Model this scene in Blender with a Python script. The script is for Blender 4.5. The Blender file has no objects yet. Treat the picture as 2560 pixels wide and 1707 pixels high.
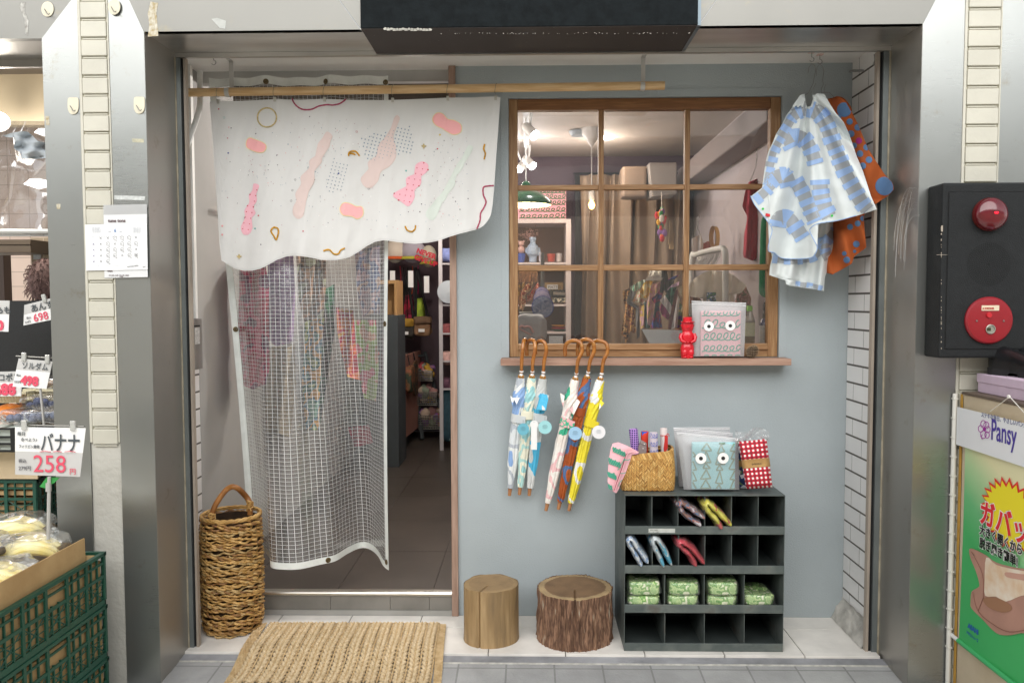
import bpy, math, random
from mathutils import Vector, Matrix, noise as mnoise
random.seed(7)
R = math.radians
SC = bpy.context.scene
COL = SC.collection
# -- camera
CAMZ = 1.5; CAMY = -3.7; F = 1970.0; CX, CY = 1280.0, 853.5
yc = Vector((42, 100, -F)).normalized()                 # world +Y seen from the camera
zc = Vector((-108, 38582, 1970)); zc = (zc - yc * zc.dot(yc)).normalized()
xc = yc.cross(zc)
W2C = Matrix((xc, yc, zc)).transposed()                 # columns are world axes in camera space
C2W = W2C.transposed()
cam = bpy.data.cameras.new('camera'); camo = bpy.data.objects.new('camera', cam); COL.objects.link(camo)
cam.sensor_width = 36; cam.lens = F / 2560 * 36; cam.clip_end = 200; cam.clip_start = .05
camo.matrix_world = Matrix.Translation((0, CAMY, CAMZ)) @ C2W.to_4x4()
SC.camera = camo
# -- world, sun, exposure
SUN_EL, SUN_AZ = R(30), R(-8)                           # azimuth measured from straight in front of the shop
w = bpy.data.worlds.new('World'); SC.world = w; w.use_nodes = True
nt = w.node_tree; bg = nt.nodes['Background']
sky = nt.nodes.new('ShaderNodeTexSky'); sky.sky_type = 'NISHITA'; sky.sun_disc = False
sky.sun_elevation = SUN_EL; sky.sun_rotation = math.pi + SUN_AZ; sky.air_density = 1.0; sky.dust_density = 0.2
hs = nt.nodes.new('ShaderNodeHueSaturation'); hs.inputs['Saturation'].default_value = .18
nt.links.new(sky.outputs[0], hs.inputs['Color']); nt.links.new(hs.outputs[0], bg.inputs['Color'])
bg.inputs['Strength'].default_value = .15
sl = bpy.data.lights.new('sun', 'SUN'); sl.energy = 3.1; sl.angle = R(80); sl.color = (1, .975, .94)
so = bpy.data.objects.new('sun', sl); COL.objects.link(so)
sd = Vector((math.sin(SUN_AZ) * math.cos(SUN_EL), -math.cos(SUN_AZ) * math.cos(SUN_EL), math.sin(SUN_EL)))
so.rotation_euler = sd.to_track_quat('Z', 'Y').to_euler(); so.location = sd * 20
vs = SC.view_settings; vs.view_transform = 'Standard'; vs.look = 'None'; vs.gamma = 1; vs.exposure = .58; vs.use_curve_mapping = False
SC.cycles.transparent_max_bounces = 24; SC.cycles.max_bounces = 8; SC.cycles.use_denoising = True
SC.cycles.caustics_reflective = False; SC.cycles.caustics_refractive = False
try: SC.cycles.sample_clamp_indirect = 4
except Exception: pass
# -- pixel (2560x1707) -> world point on a plane
def ray(px, py):
 return C2W @ Vector((px - CX, CY - py, -F))
def P(px, py, Y):
 d = ray(px, py); t = (Y - CAMY) / d.y
 return Vector((d.x * t, Y, CAMZ + d.z * t))
def PX(px, py, X):
 d = ray(px, py); t = X / d.x
 return Vector((X, CAMY + d.y * t, CAMZ + d.z * t))
def PZ(px, py, Z):
 d = ray(px, py); t = (Z - CAMZ) / d.z
 return Vector((d.x * t, CAMY + d.y * t, Z))
def crop(x0, y0, s):
 f = lambda x, y, Y: P(x0 + x / s, y0 + y / s, Y)
 f.s = lambda x, y: (x0 + x / s, y0 + y / s)
 f.k = lambda n, Y: n / s * (Y - CAMY) / F            # crop pixels -> metres at depth Y
 f.X = lambda x, y, X: PX(x0 + x / s, y0 + y / s, X)
 f.Z = lambda x, y, Z: PZ(x0 + x / s, y0 + y / s, Z)
 return f
zA = crop(0, 0, 2.45); zB = crop(0, 600, 2.8); zC = crop(0, 1100, 2.583); zD = crop(440, 120, 2.613)
zE = crop(440, 600, 2.8); zF = crop(440, 1100, 2.583); zG = crop(1240, 200, 3.0947); zH = crop(1240, 500, 3.0947)
zI = crop(1220, 820, 3.136); zJ = crop(1500, 1040, 4.704); zK = crop(1120, 1220, 2.1778); zL = crop(1820, 100, 2.375)
zM = crop(2280, 420, 2.9037); zN = crop(2260, 940, 2.0433); zO = crop(1100, 0, 2.94); zQ = crop(1900, 0, 3.267)
zR = crop(1520, 1040, 7.842); zS = crop(1540, 640, 6.532); zT = crop(1280, 640, 6.531); zU = crop(1680, 700, 7.839)
zV = crop(0, 1260, 7.129); zW = crop(2380, 880, 4.128); zX = crop(940, 580, 2.7045); zY = crop(0, 520, 3.565)
z1 = crop(0, 180, 3.41); z2 = crop(200, 480, 6.535); z3 = crop(0, 880, 3.735); z4 = crop(440, 130, 5.406)
z5 = crop(440, 400, 3.41); dd = crop(0, 0, .91875)
# -- materials
def C(h, k=1.0):
 h = h.lstrip('#'); o = []
 for i in (0, 2, 4):
  c = int(h[i:i + 2], 16) / 255
  o.append((c / 12.92 if c <= .04045 else ((c + .055) / 1.055) ** 2.4) * k)
 return (*o, 1)
_M = {}
def mat(n, c='#888888', r=.6, m=0, v=0, vs=6, b=0, bs=60, c2=None, st=(1, 1, 1), lo=.35, hi=.65, spec=None, det=4, coat=0, sheen=0, **k):
 """one procedural principled material: noise colour variation (v or c2), bump b at scale bs, stretched by st"""
 if n in _M: return _M[n]
 M_ = bpy.data.materials.new(n); M_.use_nodes = True; _M[n] = M_
 N = M_.node_tree.nodes; L = M_.node_tree.links; p = N['Principled BSDF']
 c = C(c) if isinstance(c, str) else c
 p.inputs['Base Color'].default_value = c; p.inputs['Roughness'].default_value = r; p.inputs['Metallic'].default_value = m
 if spec is not None: p.inputs['Specular IOR Level'].default_value = spec
 if coat: p.inputs['Coat Weight'].default_value = coat; p.inputs['Coat Roughness'].default_value = .15
 if sheen: p.inputs['Sheen Weight'].default_value = sheen
 for kk, vv in k.items(): p.inputs[kk.replace('_', ' ')].default_value = vv
 tc = N.new('ShaderNodeTexCoord'); mp = N.new('ShaderNodeMapping'); mp.inputs['Scale'].default_value = st
 L.new(tc.outputs['Object'], mp.inputs[0])
 if v or c2:
  n1 = N.new('ShaderNodeTexNoise'); n1.inputs['Scale'].default_value = vs; n1.inputs['Detail'].default_value = det
  L.new(mp.outputs[0], n1.inputs['Vector'])
  rp = N.new('ShaderNodeValToRGB'); L.new(n1.outputs['Fac'], rp.inputs[0])
  e = rp.color_ramp.elements; e[0].position = lo; e[1].position = hi
  if c2:
   c2_ = [C(q) if isinstance(q, str) else q for q in (c2 if isinstance(c2, (list, tuple)) and isinstance(c2[0], str) else [c2])]
   e[0].color = c; e[1].color = c2_[0]
   if len(c2_) > 1:
    allc = [c] + c2_; n_ = len(allc)
    rp.color_ramp.interpolation = 'CONSTANT' if k.get('const') else 'LINEAR'
    e[1].color = allc[-1]
    for i in range(1, n_ - 1):
     q = e.new(lo + (hi - lo) * i / (n_ - 1)); q.color = allc[i]
  else:
   e[0].color = tuple(x * (1 - v) for x in c[:3]) + (1,); e[1].color = tuple(min(1, x * (1 + v)) for x in c[:3]) + (1,)
  L.new(rp.outputs[0], p.inputs['Base Color'])
 if b:
  n2 = N.new('ShaderNodeTexNoise'); n2.inputs['Scale'].default_value = bs; n2.inputs['Detail'].default_value = 5
  L.new(mp.outputs[0], n2.inputs['Vector'])
  bp = N.new('ShaderNodeBump'); bp.inputs['Strength'].default_value = b; bp.inputs['Distance'].default_value = .01
  L.new(n2.outputs['Fac'], bp.inputs['Height']); L.new(bp.outputs[0], p.inputs['Normal'])
 return M_
def nodes(M_):
 return M_.node_tree.nodes, M_.node_tree.links, M_.node_tree.nodes['Principled BSDF']
def math_(N, L, op, a, b=None, cl=False):
 n = N.new('ShaderNodeMath'); n.operation = op; n.use_clamp = cl
 for i, q in enumerate((a, b)):
  if q is None: continue
  if isinstance(q, (int, float)): n.inputs[i].default_value = q
  else: L.new(q, n.inputs[i])
 return n.outputs[0]
def blocks(n, cols, sc=14, r=.75, st=(1, 1, 1), b=.25, coord='Object', kind='noise', dist=0, **k):
 """printed fabric: hard edged patches of the listed colours"""
 if n in _M: return _M[n]
 M_ = mat(n, cols[0], r, **k); N, L, p = nodes(M_)
 tc = N.new('ShaderNodeTexCoord'); mp = N.new('ShaderNodeMapping'); mp.inputs['Scale'].default_value = st
 L.new(tc.outputs[coord], mp.inputs[0])
 if kind == 'noise':
  t = N.new('ShaderNodeTexNoise'); t.inputs['Scale'].default_value = sc; t.inputs['Detail'].default_value = 1.5; o = t.outputs['Fac']; lo, hi = .33, .67
 elif kind == 'cells':
  t = N.new('ShaderNodeTexVoronoi'); t.inputs['Scale'].default_value = sc; sp = N.new('ShaderNodeSeparateColor'); L.new(t.outputs['Color'], sp.inputs[0]); o = sp.outputs[0]; lo, hi = 0, 1
 elif kind == 'dots':
  t = N.new('ShaderNodeTexVoronoi'); t.inputs['Scale'].default_value = sc; t.inputs['Randomness'].default_value = .55; o = t.outputs['Distance']; lo, hi = 0, .62
 else:
  t = N.new('ShaderNodeTexWave'); t.inputs['Scale'].default_value = sc; t.inputs['Distortion'].default_value = dist; o = t.outputs['Fac']; lo, hi = 0, 1
 L.new(mp.outputs[0], t.inputs['Vector'])
 rp = N.new('ShaderNodeValToRGB'); rp.color_ramp.interpolation = 'CONSTANT'; L.new(o, rp.inputs[0]); e = rp.color_ramp.elements
 e[0].position = 0; e[0].color = C(cols[0]); e[1].color = C(cols[-1]); nn = len(cols)
 for i in range(1, nn):
  pos = lo + (hi - lo) * i / nn
  if i == nn - 1: e[-1].position = pos
  else: e.new(pos).color = C(cols[i])
 L.new(rp.outputs[0], p.inputs['Base Color'])
 if b:
  n2 = N.new('ShaderNodeTexNoise'); n2.inputs['Scale'].default_value = 55; L.new(tc.outputs['Object'], n2.inputs['Vector'])
  bp = N.new('ShaderNodeBump'); bp.inputs['Strength'].default_value = b; bp.inputs['Distance'].default_value = .01
  L.new(n2.outputs['Fac'], bp.inputs['Height']); L.new(bp.outputs[0], p.inputs['Normal'])
 return M_
def sheet(n, col, alpha, rough=.1, gl=.1, bump=.0, bs=8, tint='#ffffff', fres=True):
 """see-through sheet (film, glass, frosted plastic): transparent + body + gloss"""
 if n in _M: return _M[n]
 M_ = bpy.data.materials.new(n); M_.use_nodes = True; _M[n] = M_
 N = M_.node_tree.nodes; L = M_.node_tree.links; N.remove(N['Principled BSDF']); out = N['Material Output']
 tr = N.new('ShaderNodeBsdfTransparent'); tr.inputs[0].default_value = C(tint)
 df = N.new('ShaderNodeBsdfDiffuse'); df.inputs[0].default_value = C(col)
 gs = N.new('ShaderNodeBsdfGlossy'); gs.inputs['Roughness'].default_value = rough
 m1 = N.new('ShaderNodeMixShader'); m1.inputs[0].default_value = alpha; L.new(tr.outputs[0], m1.inputs[1]); L.new(df.outputs[0], m1.inputs[2])
 m2 = N.new('ShaderNodeMixShader'); L.new(m1.outputs[0], m2.inputs[1]); L.new(gs.outputs[0], m2.inputs[2])
 if fres:
  fr = N.new('ShaderNodeLayerWeight'); fr.inputs[0].default_value = .3
  L.new(math_(N, L, 'ADD', math_(N, L, 'MULTIPLY', fr.outputs['Fresnel'], .5), gl, True), m2.inputs[0])
 else: m2.inputs[0].default_value = gl
 if bump:
  tc = N.new('ShaderNodeTexCoord'); n2 = N.new('ShaderNodeTexNoise'); n2.inputs['Scale'].default_value = bs; L.new(tc.outputs['Object'], n2.inputs['Vector'])
  bp = N.new('ShaderNodeBump'); bp.inputs['Strength'].default_value = bump; bp.inputs['Distance'].default_value = .02
  L.new(n2.outputs['Fac'], bp.inputs['Height'])
  L.new(bp.outputs[0], gs.inputs['Normal'])
 L.new(m2.outputs[0], out.inputs[0])
 return M_
def glow(n, c, s):
 if n in _M: return _M[n]
 M_ = mat(n, c); N, L, p = nodes(M_); p.inputs['Emission Color'].default_value = C(c); p.inputs['Emission Strength'].default_value = s
 return M_
# -- mesh builder
class M:
 def __init__(s): s.v = []; s.f = []; s.mi = []; s.uv = []; s.cur = 0
 def add(s, vs_, fs, uvs=None):
  o = len(s.v); s.v += [Vector(q) for q in vs_]
  for i, f in enumerate(fs):
   s.f.append([o + j for j in f]); s.mi.append(s.cur); s.uv.append(uvs[i] if uvs else None)
  return s
 def box(s, x0, x1, y0, y1, z0, z1):
  a = [(x, y, z) for x in (x0, x1) for y in (y0, y1) for z in (z0, z1)]
  return s.add(a, [(0, 1, 3, 2), (4, 6, 7, 5), (0, 4, 5, 1), (2, 3, 7, 6), (0, 2, 6, 4), (1, 5, 7, 3)])
 def obox(s, c, sz, rot=(0, 0, 0)):
  E = Matrix.Rotation(rot[2], 3, 'Z') @ Matrix.Rotation(rot[1], 3, 'Y') @ Matrix.Rotation(rot[0], 3, 'X')
  c = Vector(c); a = [c + E @ Vector((x * sz[0] / 2, y * sz[1] / 2, z * sz[2] / 2)) for x in (-1, 1) for y in (-1, 1) for z in (-1, 1)]
  return s.add(a, [(0, 1, 3, 2), (4, 6, 7, 5), (0, 4, 5, 1), (2, 3, 7, 6), (0, 2, 6, 4), (1, 5, 7, 3)])
 def quad(s, a, b, c, d, uv=True):
  return s.add([a, b, c, d], [(0, 1, 2, 3)], [[(0, 0), (1, 0), (1, 1), (0, 1)]] if uv else None)
 def slab(s, pts, dv):
  """polygon pts extruded by vector dv"""
  n = len(pts); dv = Vector(dv); a = [Vector(q) for q in pts]; bk = [q + dv for q in a]
  s.add(a + bk, [tuple(range(n)), tuple(range(2 * n - 1, n - 1, -1))] + [(i, i + n, (i + 1) % n + n, (i + 1) % n) for i in range(n)])
  return s
 def tube(s, pts, r, n=8, closed=False, cap=True, ry=None):
  pts = [Vector(q) for q in pts]; m = len(pts)
  if m < 2: return s
  rr = r if isinstance(r, (list, tuple)) else [r] * m
  up = None; rings = []
  for i in range(m):
   a = pts[(i - 1) % m] if closed or i > 0 else pts[0]; b = pts[(i + 1) % m] if closed or i < m - 1 else pts[-1]
   t = (b - a); t = t.normalized() if t.length > 1e-9 else Vector((0, 0, 1))
   if up is None:
    up = Vector((0, 0, 1)) if abs(t.z) < .9 else Vector((0, 1, 0))
   up = (up - t * up.dot(t)); up = up.normalized() if up.length > 1e-6 else Vector((1, 0, 0))
   sd_ = t.cross(up); ring = []
   for k in range(n):
    an = 2 * math.pi * k / n
    ring.append(pts[i] + up * math.cos(an) * rr[i] + sd_ * math.sin(an) * rr[i] * (ry or 1))
   rings.append(ring)
  vs_ = [q for rg in rings for q in rg]; fs = []
  for i in range(m if closed else m - 1):
   j = (i + 1) % m
   for k in range(n): fs.append((i * n + k, i * n + (k + 1) % n, j * n + (k + 1) % n, j * n + k))
  if cap and not closed: fs += [tuple(range(n - 1, -1, -1)), tuple((m - 1) * n + k for k in range(n))]
  return s.add(vs_, fs)
 def lathe(s, prof, c, n=32, ax=(0, 0, 1), cap=True, sc=(1, 1), fr=None):
  """prof: (radius, height) pairs along axis ax from c"""
  ax = Vector(ax).normalized(); u = Vector((1, 0, 0)) if abs(ax.x) < .9 else Vector((0, 1, 0))
  u = (u - ax * u.dot(ax)).normalized(); w_ = ax.cross(u); c = Vector(c); vs_ = []
  for i, (r_, h) in enumerate(prof):
   for k in range(n):
    a = 2 * math.pi * k / n; q = r_ if fr is None else fr(r_, h, a)
    vs_.append(c + ax * h + u * math.cos(a) * q * sc[0] + w_ * math.sin(a) * q * sc[1])
  m = len(prof); fs = [(i * n + k, i * n + (k + 1) % n, (i + 1) * n + (k + 1) % n, (i + 1) * n + k) for i in range(m - 1) for k in range(n)]
  if cap: fs += [tuple(range(n - 1, -1, -1)), tuple((m - 1) * n + k for k in range(n))]
  uvs = [[(k / n, i / m), ((k + 1) / n, i / m), ((k + 1) / n, (i + 1) / m), (k / n, (i + 1) / m)] for i in range(m - 1) for k in range(n)]
  if cap: uvs += [[(0, 0)] * n, [(0, 0)] * n]
  return s.add(vs_, fs, uvs)
 def grid(s, fn, nu, nv, uvf=None, cu=False):
  vs_ = [fn(i / nu, j / nv) for j in range(nv + 1) for i in range(nu + (0 if cu else 1))]; W_ = nu if cu else nu + 1
  fs = []; uvs = []; g = uvf or (lambda a, b: (a, b))
  for j in range(nv):
   for i in range(nu):
    i2 = (i + 1) % W_
    fs.append((j * W_ + i, (j + 1) * W_ + i, (j + 1) * W_ + i2, j * W_ + i2))
    uvs.append([g(i / nu, j / nv), g(i / nu, (j + 1) / nv), g((i + 1) / nu, (j + 1) / nv), g((i + 1) / nu, j / nv)])
  return s.add(vs_, fs, uvs)
 def ball(s, c, r, n=14, sc=(1, 1, 1)):
  c = Vector(c); m = n // 2 + 1
  return s.grid(lambda u, v: c + Vector((math.sin(math.pi * v) * math.cos(2 * math.pi * u) * r * sc[0], math.sin(math.pi * v) * math.sin(2 * math.pi * u) * r * sc[1], math.cos(math.pi * v) * r * sc[2])), n, m)
 def pillow(s, c, sz, p=.35, n=20, rot=(0, 0, 0), wob=0, seed=0):
  """rounded soft box"""
  c = Vector(c); E = Matrix.Rotation(rot[2], 3, 'Z') @ Matrix.Rotation(rot[1], 3, 'Y') @ Matrix.Rotation(rot[0], 3, 'X')
  sg = lambda x: math.copysign(abs(x) ** p, x)
  def fn(u, v):
   a = 2 * math.pi * u; b = math.pi * (v - .5)
   q = Vector((sg(math.cos(b)) * sg(math.cos(a)) * sz[0] / 2, sg(math.cos(b)) * sg(math.sin(a)) * sz[1] / 2, sg(math.sin(b)) * sz[2] / 2))
   if wob: q += q.normalized() * mnoise.noise(q * 28 + Vector((seed, 0, 0))) * wob
   return c + E @ q
  return s.grid(fn, n * 2, n)
 def build(s, name, mats, parent=None, smooth=False, bevel=0, ang=35, label=None):
  me = bpy.data.meshes.new(name); me.from_pydata(s.v, [], s.f);
  for q in (mats if isinstance(mats, (list, tuple)) else [mats]): me.materials.append(q)
  if any(s.mi): me.polygons.foreach_set('material_index', s.mi)
  if any(s.uv):
   ul = me.uv_layers.new(name='UVMap'); k = 0
   for f, q in zip(s.f, s.uv):
    for j in range(len(f)):
     if q: ul.data[k].uv = q[j]
     k += 1
  if smooth:
   me.polygons.foreach_set('use_smooth', [True] * len(me.polygons)); me.update(); me.set_sharp_from_angle(angle=R(ang))
  me.update()
  o = bpy.data.objects.new(name, me); COL.objects.link(o)
  if parent: o.parent = parent
  if bevel:
   bv = o.modifiers.new('bevel', 'BEVEL'); bv.width = bevel; bv.segments = 2; bv.limit_method = 'ANGLE'
  if label: o['label'] = label
  return o
def tag(o, label, cat, group=None):
 o['label'] = label; o['category'] = cat
 if group: o['group'] = group
 return o
def struct(o): o['kind'] = 'structure'; return o
def thing(name, label, cat, group=None):
 o = bpy.data.objects.new(name, None); COL.objects.link(o); o.empty_display_size = .05
 return tag(o, label, cat, group)
def kids(o): return [c for c in bpy.data.objects if c.parent == o]
def tree(o):
 r_ = [o]
 for c in kids(o): r_ += tree(c)
 return r_
_done = set()
def fin(root):
 """move the thing's origin to its base; everything was built in world coordinates"""
 if root.name in _done: return root
 _done.add(root.name); T_ = tree(root); pts = [v.co for o in T_ if o.type == 'MESH' for v in o.data.vertices]
 if not pts: return root
 lo = [min(p[i] for p in pts) for i in range(3)]; hi = [max(p[i] for p in pts) for i in range(3)]
 b = Vector(((lo[0] + hi[0]) / 2, (lo[1] + hi[1]) / 2, lo[2])); seen = set()
 for o in T_:
  if o.type == 'MESH' and o.data.name not in seen: seen.add(o.data.name); o.data.transform(Matrix.Translation(-b))
  elif o.type == 'LIGHT': o.location -= b
 root.location = b
 return root
def dup(root, off, label=None, group=None, rz=0):
 """copy a finished thing with its parts and sub-parts"""
 def cp(o, par):
  c = o.copy(); COL.objects.link(c); c.parent = par; _done.add(c.name)
  for k in kids(o):
   if k.parent == o: cp(k, c)
  return c
 fin(root); c = cp(root, None); c.location = root.location + Vector(off); c.rotation_euler[2] += rz
 if label: c['label'] = label
 if group: c['group'] = group
 return c
def text(s, size, loc, m, parent, name='lettering', rz=0, ry=0, bold=0, sx=1, ext=.0004, align='LEFT', top=None):
 cu = bpy.data.curves.new(name, 'FONT'); cu.body = s; cu.size = size; cu.extrude = ext; cu.offset = bold; cu.align_x = align; cu.resolution_u = 3
 o = bpy.data.objects.new(name, cu); COL.objects.link(o); bpy.context.view_layer.update()
 me = bpy.data.meshes.new_from_object(o.evaluated_get(bpy.context.evaluated_depsgraph_get()))
 bpy.data.objects.remove(o); bpy.data.curves.remove(cu)
 T_ = Matrix.Translation(loc) @ Matrix.Rotation(rz, 4, 'Z') @ Matrix.Rotation(R(90), 4, 'X') @ Matrix.Rotation(ry, 4, 'Z') @ Matrix.Diagonal((sx, 1, 1, 1))
 me.transform(T_); me.name = name; me.materials.clear(); me.materials.append(m)
 o = bpy.data.objects.new(name, me); COL.objects.link(o); o.parent = parent
 return o
def cat(pts, n=6, closed=False):
 """catmull-rom through the points (tuples of any length)"""
 m = len(pts); out = []
 for i in range(m if closed else m - 1):
  g = lambda k: pts[k % m] if closed else pts[max(0, min(m - 1, k))]
  p0, p1, p2, p3 = g(i - 1), g(i), g(i + 1), g(i + 2)
  for j in range(n):
   t = j / n; t2 = t * t; t3 = t2 * t
   out.append(tuple(.5 * (2 * b + (-a + c_) * t + (2 * a - 5 * b + 4 * c_ - d) * t2 + (-a + 3 * b - 3 * c_ + d) * t3) for a, b, c_, d in zip(p0, p1, p2, p3)))
 if not closed: out.append(tuple(pts[-1]))
 return out
def interp(tab, x):
 if x <= tab[0][0]: return tab[0][1]
 for (a, b), (c_, d) in zip(tab, tab[1:]):
  if x <= c_: return b + (d - b) * (x - a) / ((c_ - a) or 1)
 return tab[-1][1]
def span(poly, y, ax=1):
 """first and last crossing of the outline with the line (ax)=y"""
 o = 1 - ax; xs = []
 for a, b in zip(poly, poly[1:] + poly[:1]):
  if (a[ax] - y) * (b[ax] - y) <= 0 and a[ax] != b[ax]: xs.append(a[o] + (b[o] - a[o]) * (y - a[ax]) / (b[ax] - a[ax]))
 return (min(xs), max(xs)) if xs else None
def cloth(m, z, poly, Yf, nu=40, nv=40, th=.008, ax=1, back=None):
 """cloth with a real front and back: outline poly in crop pixels, depth Yf(x,y); ax=1 scans rows, ax=0 scans columns"""
 lo = min(q[ax] for q in poly) + .5; hi = max(q[ax] for q in poly) - .5
 def pt(u, v):
  a = lo + (hi - lo) * (v if ax else u); s_ = span(poly, a, ax) or (0, 0); b = s_[0] + (s_[1] - s_[0]) * (u if ax else v)
  return (b, a) if ax else (a, b)
 bk = back or (lambda x, y, u, v: Yf(x, y) + th)
 m.grid(lambda u, v: (lambda q: z(q[0], q[1], Yf(*q)))(pt(u, v)), nu, nv, lambda u, v: (pt(u, v)[0] / 1000, pt(u, v)[1] / 1000))
 m.grid(lambda u, v: (lambda q: z(q[0], q[1], bk(q[0], q[1], u, v)))(pt(1 - u, v)), nu, nv, lambda u, v: (pt(1 - u, v)[0] / 1000, pt(u, v)[1] / 1000))
 e = []
 for k in range(nu): e.append((k / nu, 0))
 for k in range(nv): e.append((1, k / nv))
 for k in range(nu): e.append((1 - k / nu, 1))
 for k in range(nv): e.append((0, 1 - k / nv))
 fr = [(lambda q: z(q[0], q[1], Yf(*q)))(pt(*q_)) for q_ in e]; bb = [(lambda q: z(q[0], q[1], bk(q[0], q[1], *q_)))(pt(*q_)) for q_ in e]; n = len(e)
 m.add(fr + bb, [(i, (i + 1) % n, (i + 1) % n + n, i + n) for i in range(n)])
 return m
def decal(m, S, pts, eps=.0015, rings=4):
 """patch that follows surface S(x,y,eps); outline pts in the same pixels"""
 cx = sum(p[0] for p in pts) / len(pts); cy = sum(p[1] for p in pts) / len(pts); n = len(pts)
 vs_ = [S(cx, cy, eps)]
 for r_ in range(1, rings + 1):
  for p in pts: vs_.append(S(cx + (p[0] - cx) * r_ / rings, cy + (p[1] - cy) * r_ / rings, eps if r_ < rings else eps * .6))
 fs = [(0, 1 + (i + 1) % n, 1 + i) for i in range(n)]
 for r_ in range(rings - 1):
  o = 1 + r_ * n
  fs += [(o + i, o + (i + 1) % n, o + n + (i + 1) % n, o + n + i) for i in range(n)]
 m.add(vs_, fs); return m
def disc(cx, cy, r_, n=10): return [(cx + r_ * math.cos(2 * math.pi * k / n), cy + r_ * math.sin(2 * math.pi * k / n)) for k in range(n)]
def loops(x0, x1, y, h, n, seed=0, slant=.3):
 """cursive row of loops from x0 to x1"""
 rd = random.Random(seed); out = []; wd = (x1 - x0) / n; hs_ = [h * rd.uniform(.75, 1.15) for _ in range(n + 1)]
 for k in range(n * 12 + 1):
  t = k / 12 * 2 * math.pi; i = min(n - 1, k // 12)
  xx = x0 + wd * k / 12 + .34 * wd * math.sin(t) * 1.6; yy = y - hs_[i] * .5 * (1 - math.cos(t))
  out.append((xx + (y - yy) * slant, yy))
 return out
# ================================================================ SETTING
XR = (P(2131, 172, 0).x + P(2106, 1535, 0).x) / 2        # tiled side wall on the right
XL = (P(480, 900, 0).x + P(*zF.s(215, 500), 0).x) / 2     # side wall on the left
ZC = 2.586; YT = -.41; YF = -.63                           # porch ceiling, porch tile edge, facade plane
XJR = (P(2307, 72, YF).x + P(2267, 1700, YF).x) / 2; XJL = (P(361, 94, YF).x + P(403, 1700, YF).x) / 2
YI = -.37                                                  # inner end of the steel jambs
# materials of the setting
m_street = mat('street_paving', '#6f7071', .85, v=.22, vs=9, b=.35, bs=90)
m_curb = mat('worn_concrete', '#8f9093', .85, v=.3, vs=5, b=.5, bs=50)
m_tile = mat('pale_floor_tile', '#dedad3', .45, v=.10, vs=7, det=9, b=.05, bs=60)
m_grout = mat('grout', '#6c6862', .9)
m_wall = mat('blue_grey_plaster', '#a5aeb1', .85, v=.06, vs=1.6, b=.28, bs=170)
m_white = mat('white_paint', '#f2f1ed', .6, v=.04, vs=3, b=.08, bs=60)
m_wtile = mat('white_glazed_tile', '#e6e4e2', .3, v=.04, vs=3)
m_cream = mat('cream_tile', '#c3c0b2', .45, v=.05, vs=7, b=.1, bs=80, det=6)
m_creamg = mat('cream_joint', '#b9b5a2', .7, v=.15, vs=30)
m_black = mat('black_slot', '#101010', .8)
m_sfloor = mat('dark_stone_tile', '#46403b', .38, v=.35, vs=2.2, b=.05, bs=14, det=8, lo=.25, hi=.75)
m_sgrout = mat('dark_grout', '#35312e', .9)
def steelmat(n, c='#b4b6b3', r=.22, st=(1, 1, 60), ex=.12):
 M_ = mat(n, c, r, .82); N, L, p = nodes(M_)
 tc = N.new('ShaderNodeTexCoord'); mp = N.new('ShaderNodeMapping'); mp.inputs['Scale'].default_value = st; L.new(tc.outputs['Object'], mp.inputs[0])
 n1 = N.new('ShaderNodeTexNoise'); n1.inputs['Scale'].default_value = 14; n1.inputs['Detail'].default_value = 6; L.new(mp.outputs[0], n1.inputs['Vector'])
 n2 = N.new('ShaderNodeTexNoise'); n2.inputs['Scale'].default_value = 3.0; n2.inputs['Detail'].default_value = 8; L.new(tc.outputs['Object'], n2.inputs['Vector'])
 a = math_(N, L, 'MULTIPLY', n1.outputs['Fac'], .10); b_ = math_(N, L, 'MULTIPLY', n2.outputs['Fac'], ex)
 L.new(math_(N, L, 'ADD', math_(N, L, 'ADD', a, b_), r - .08, True), p.inputs['Roughness'])
 bp = N.new('ShaderNodeBump'); bp.inputs['Strength'].default_value = .06; bp.inputs['Distance'].default_value = .002
 L.new(n1.outputs['Fac'], bp.inputs['Height'])
 n3 = N.new('ShaderNodeTexNoise'); n3.inputs['Scale'].default_value = 2.2; L.new(tc.outputs['Object'], n3.inputs['Vector'])
 b2 = N.new('ShaderNodeBump'); b2.inputs['Strength'].default_value = .25; b2.inputs['Distance'].default_value = .004; L.new(n3.outputs['Fac'], b2.inputs['Height'])
 L.new(bp.outputs[0], b2.inputs['Normal']); L.new(b2.outputs[0], p.inputs['Normal'])
 # grime stains
 n4 = N.new('ShaderNodeTexNoise'); n4.inputs['Scale'].default_value = 9; n4.inputs['Detail'].default_value = 9; n4.inputs['Roughness'].default_value = .7; L.new(tc.outputs['Object'], n4.inputs['Vector'])
 rp = N.new('ShaderNodeValToRGB'); e = rp.color_ramp.elements; e[0].position = .6; e[0].color = C(c); e[1].position = .8; e[1].color = C('#8d8673')
 L.new(n4.outputs['Fac'], rp.inputs[0]); L.new(rp.outputs[0], p.inputs['Base Color'])
 return M_
m_steel = steelmat('brushed_steel', '#9fa19e', .27); m_steelp = steelmat('pale_brushed_steel', '#807f7a', .38); m_steeld = steelmat('dark_brushed_steel', '#aba8a2', .36, (60, 1, 1))
m_guide = mat('guide_rail_metal', '#7e8484', .45, .6, v=.1)
m_tape = mat('old_beige_caulk', '#a39a86', .8, v=.2, vs=20)
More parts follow.
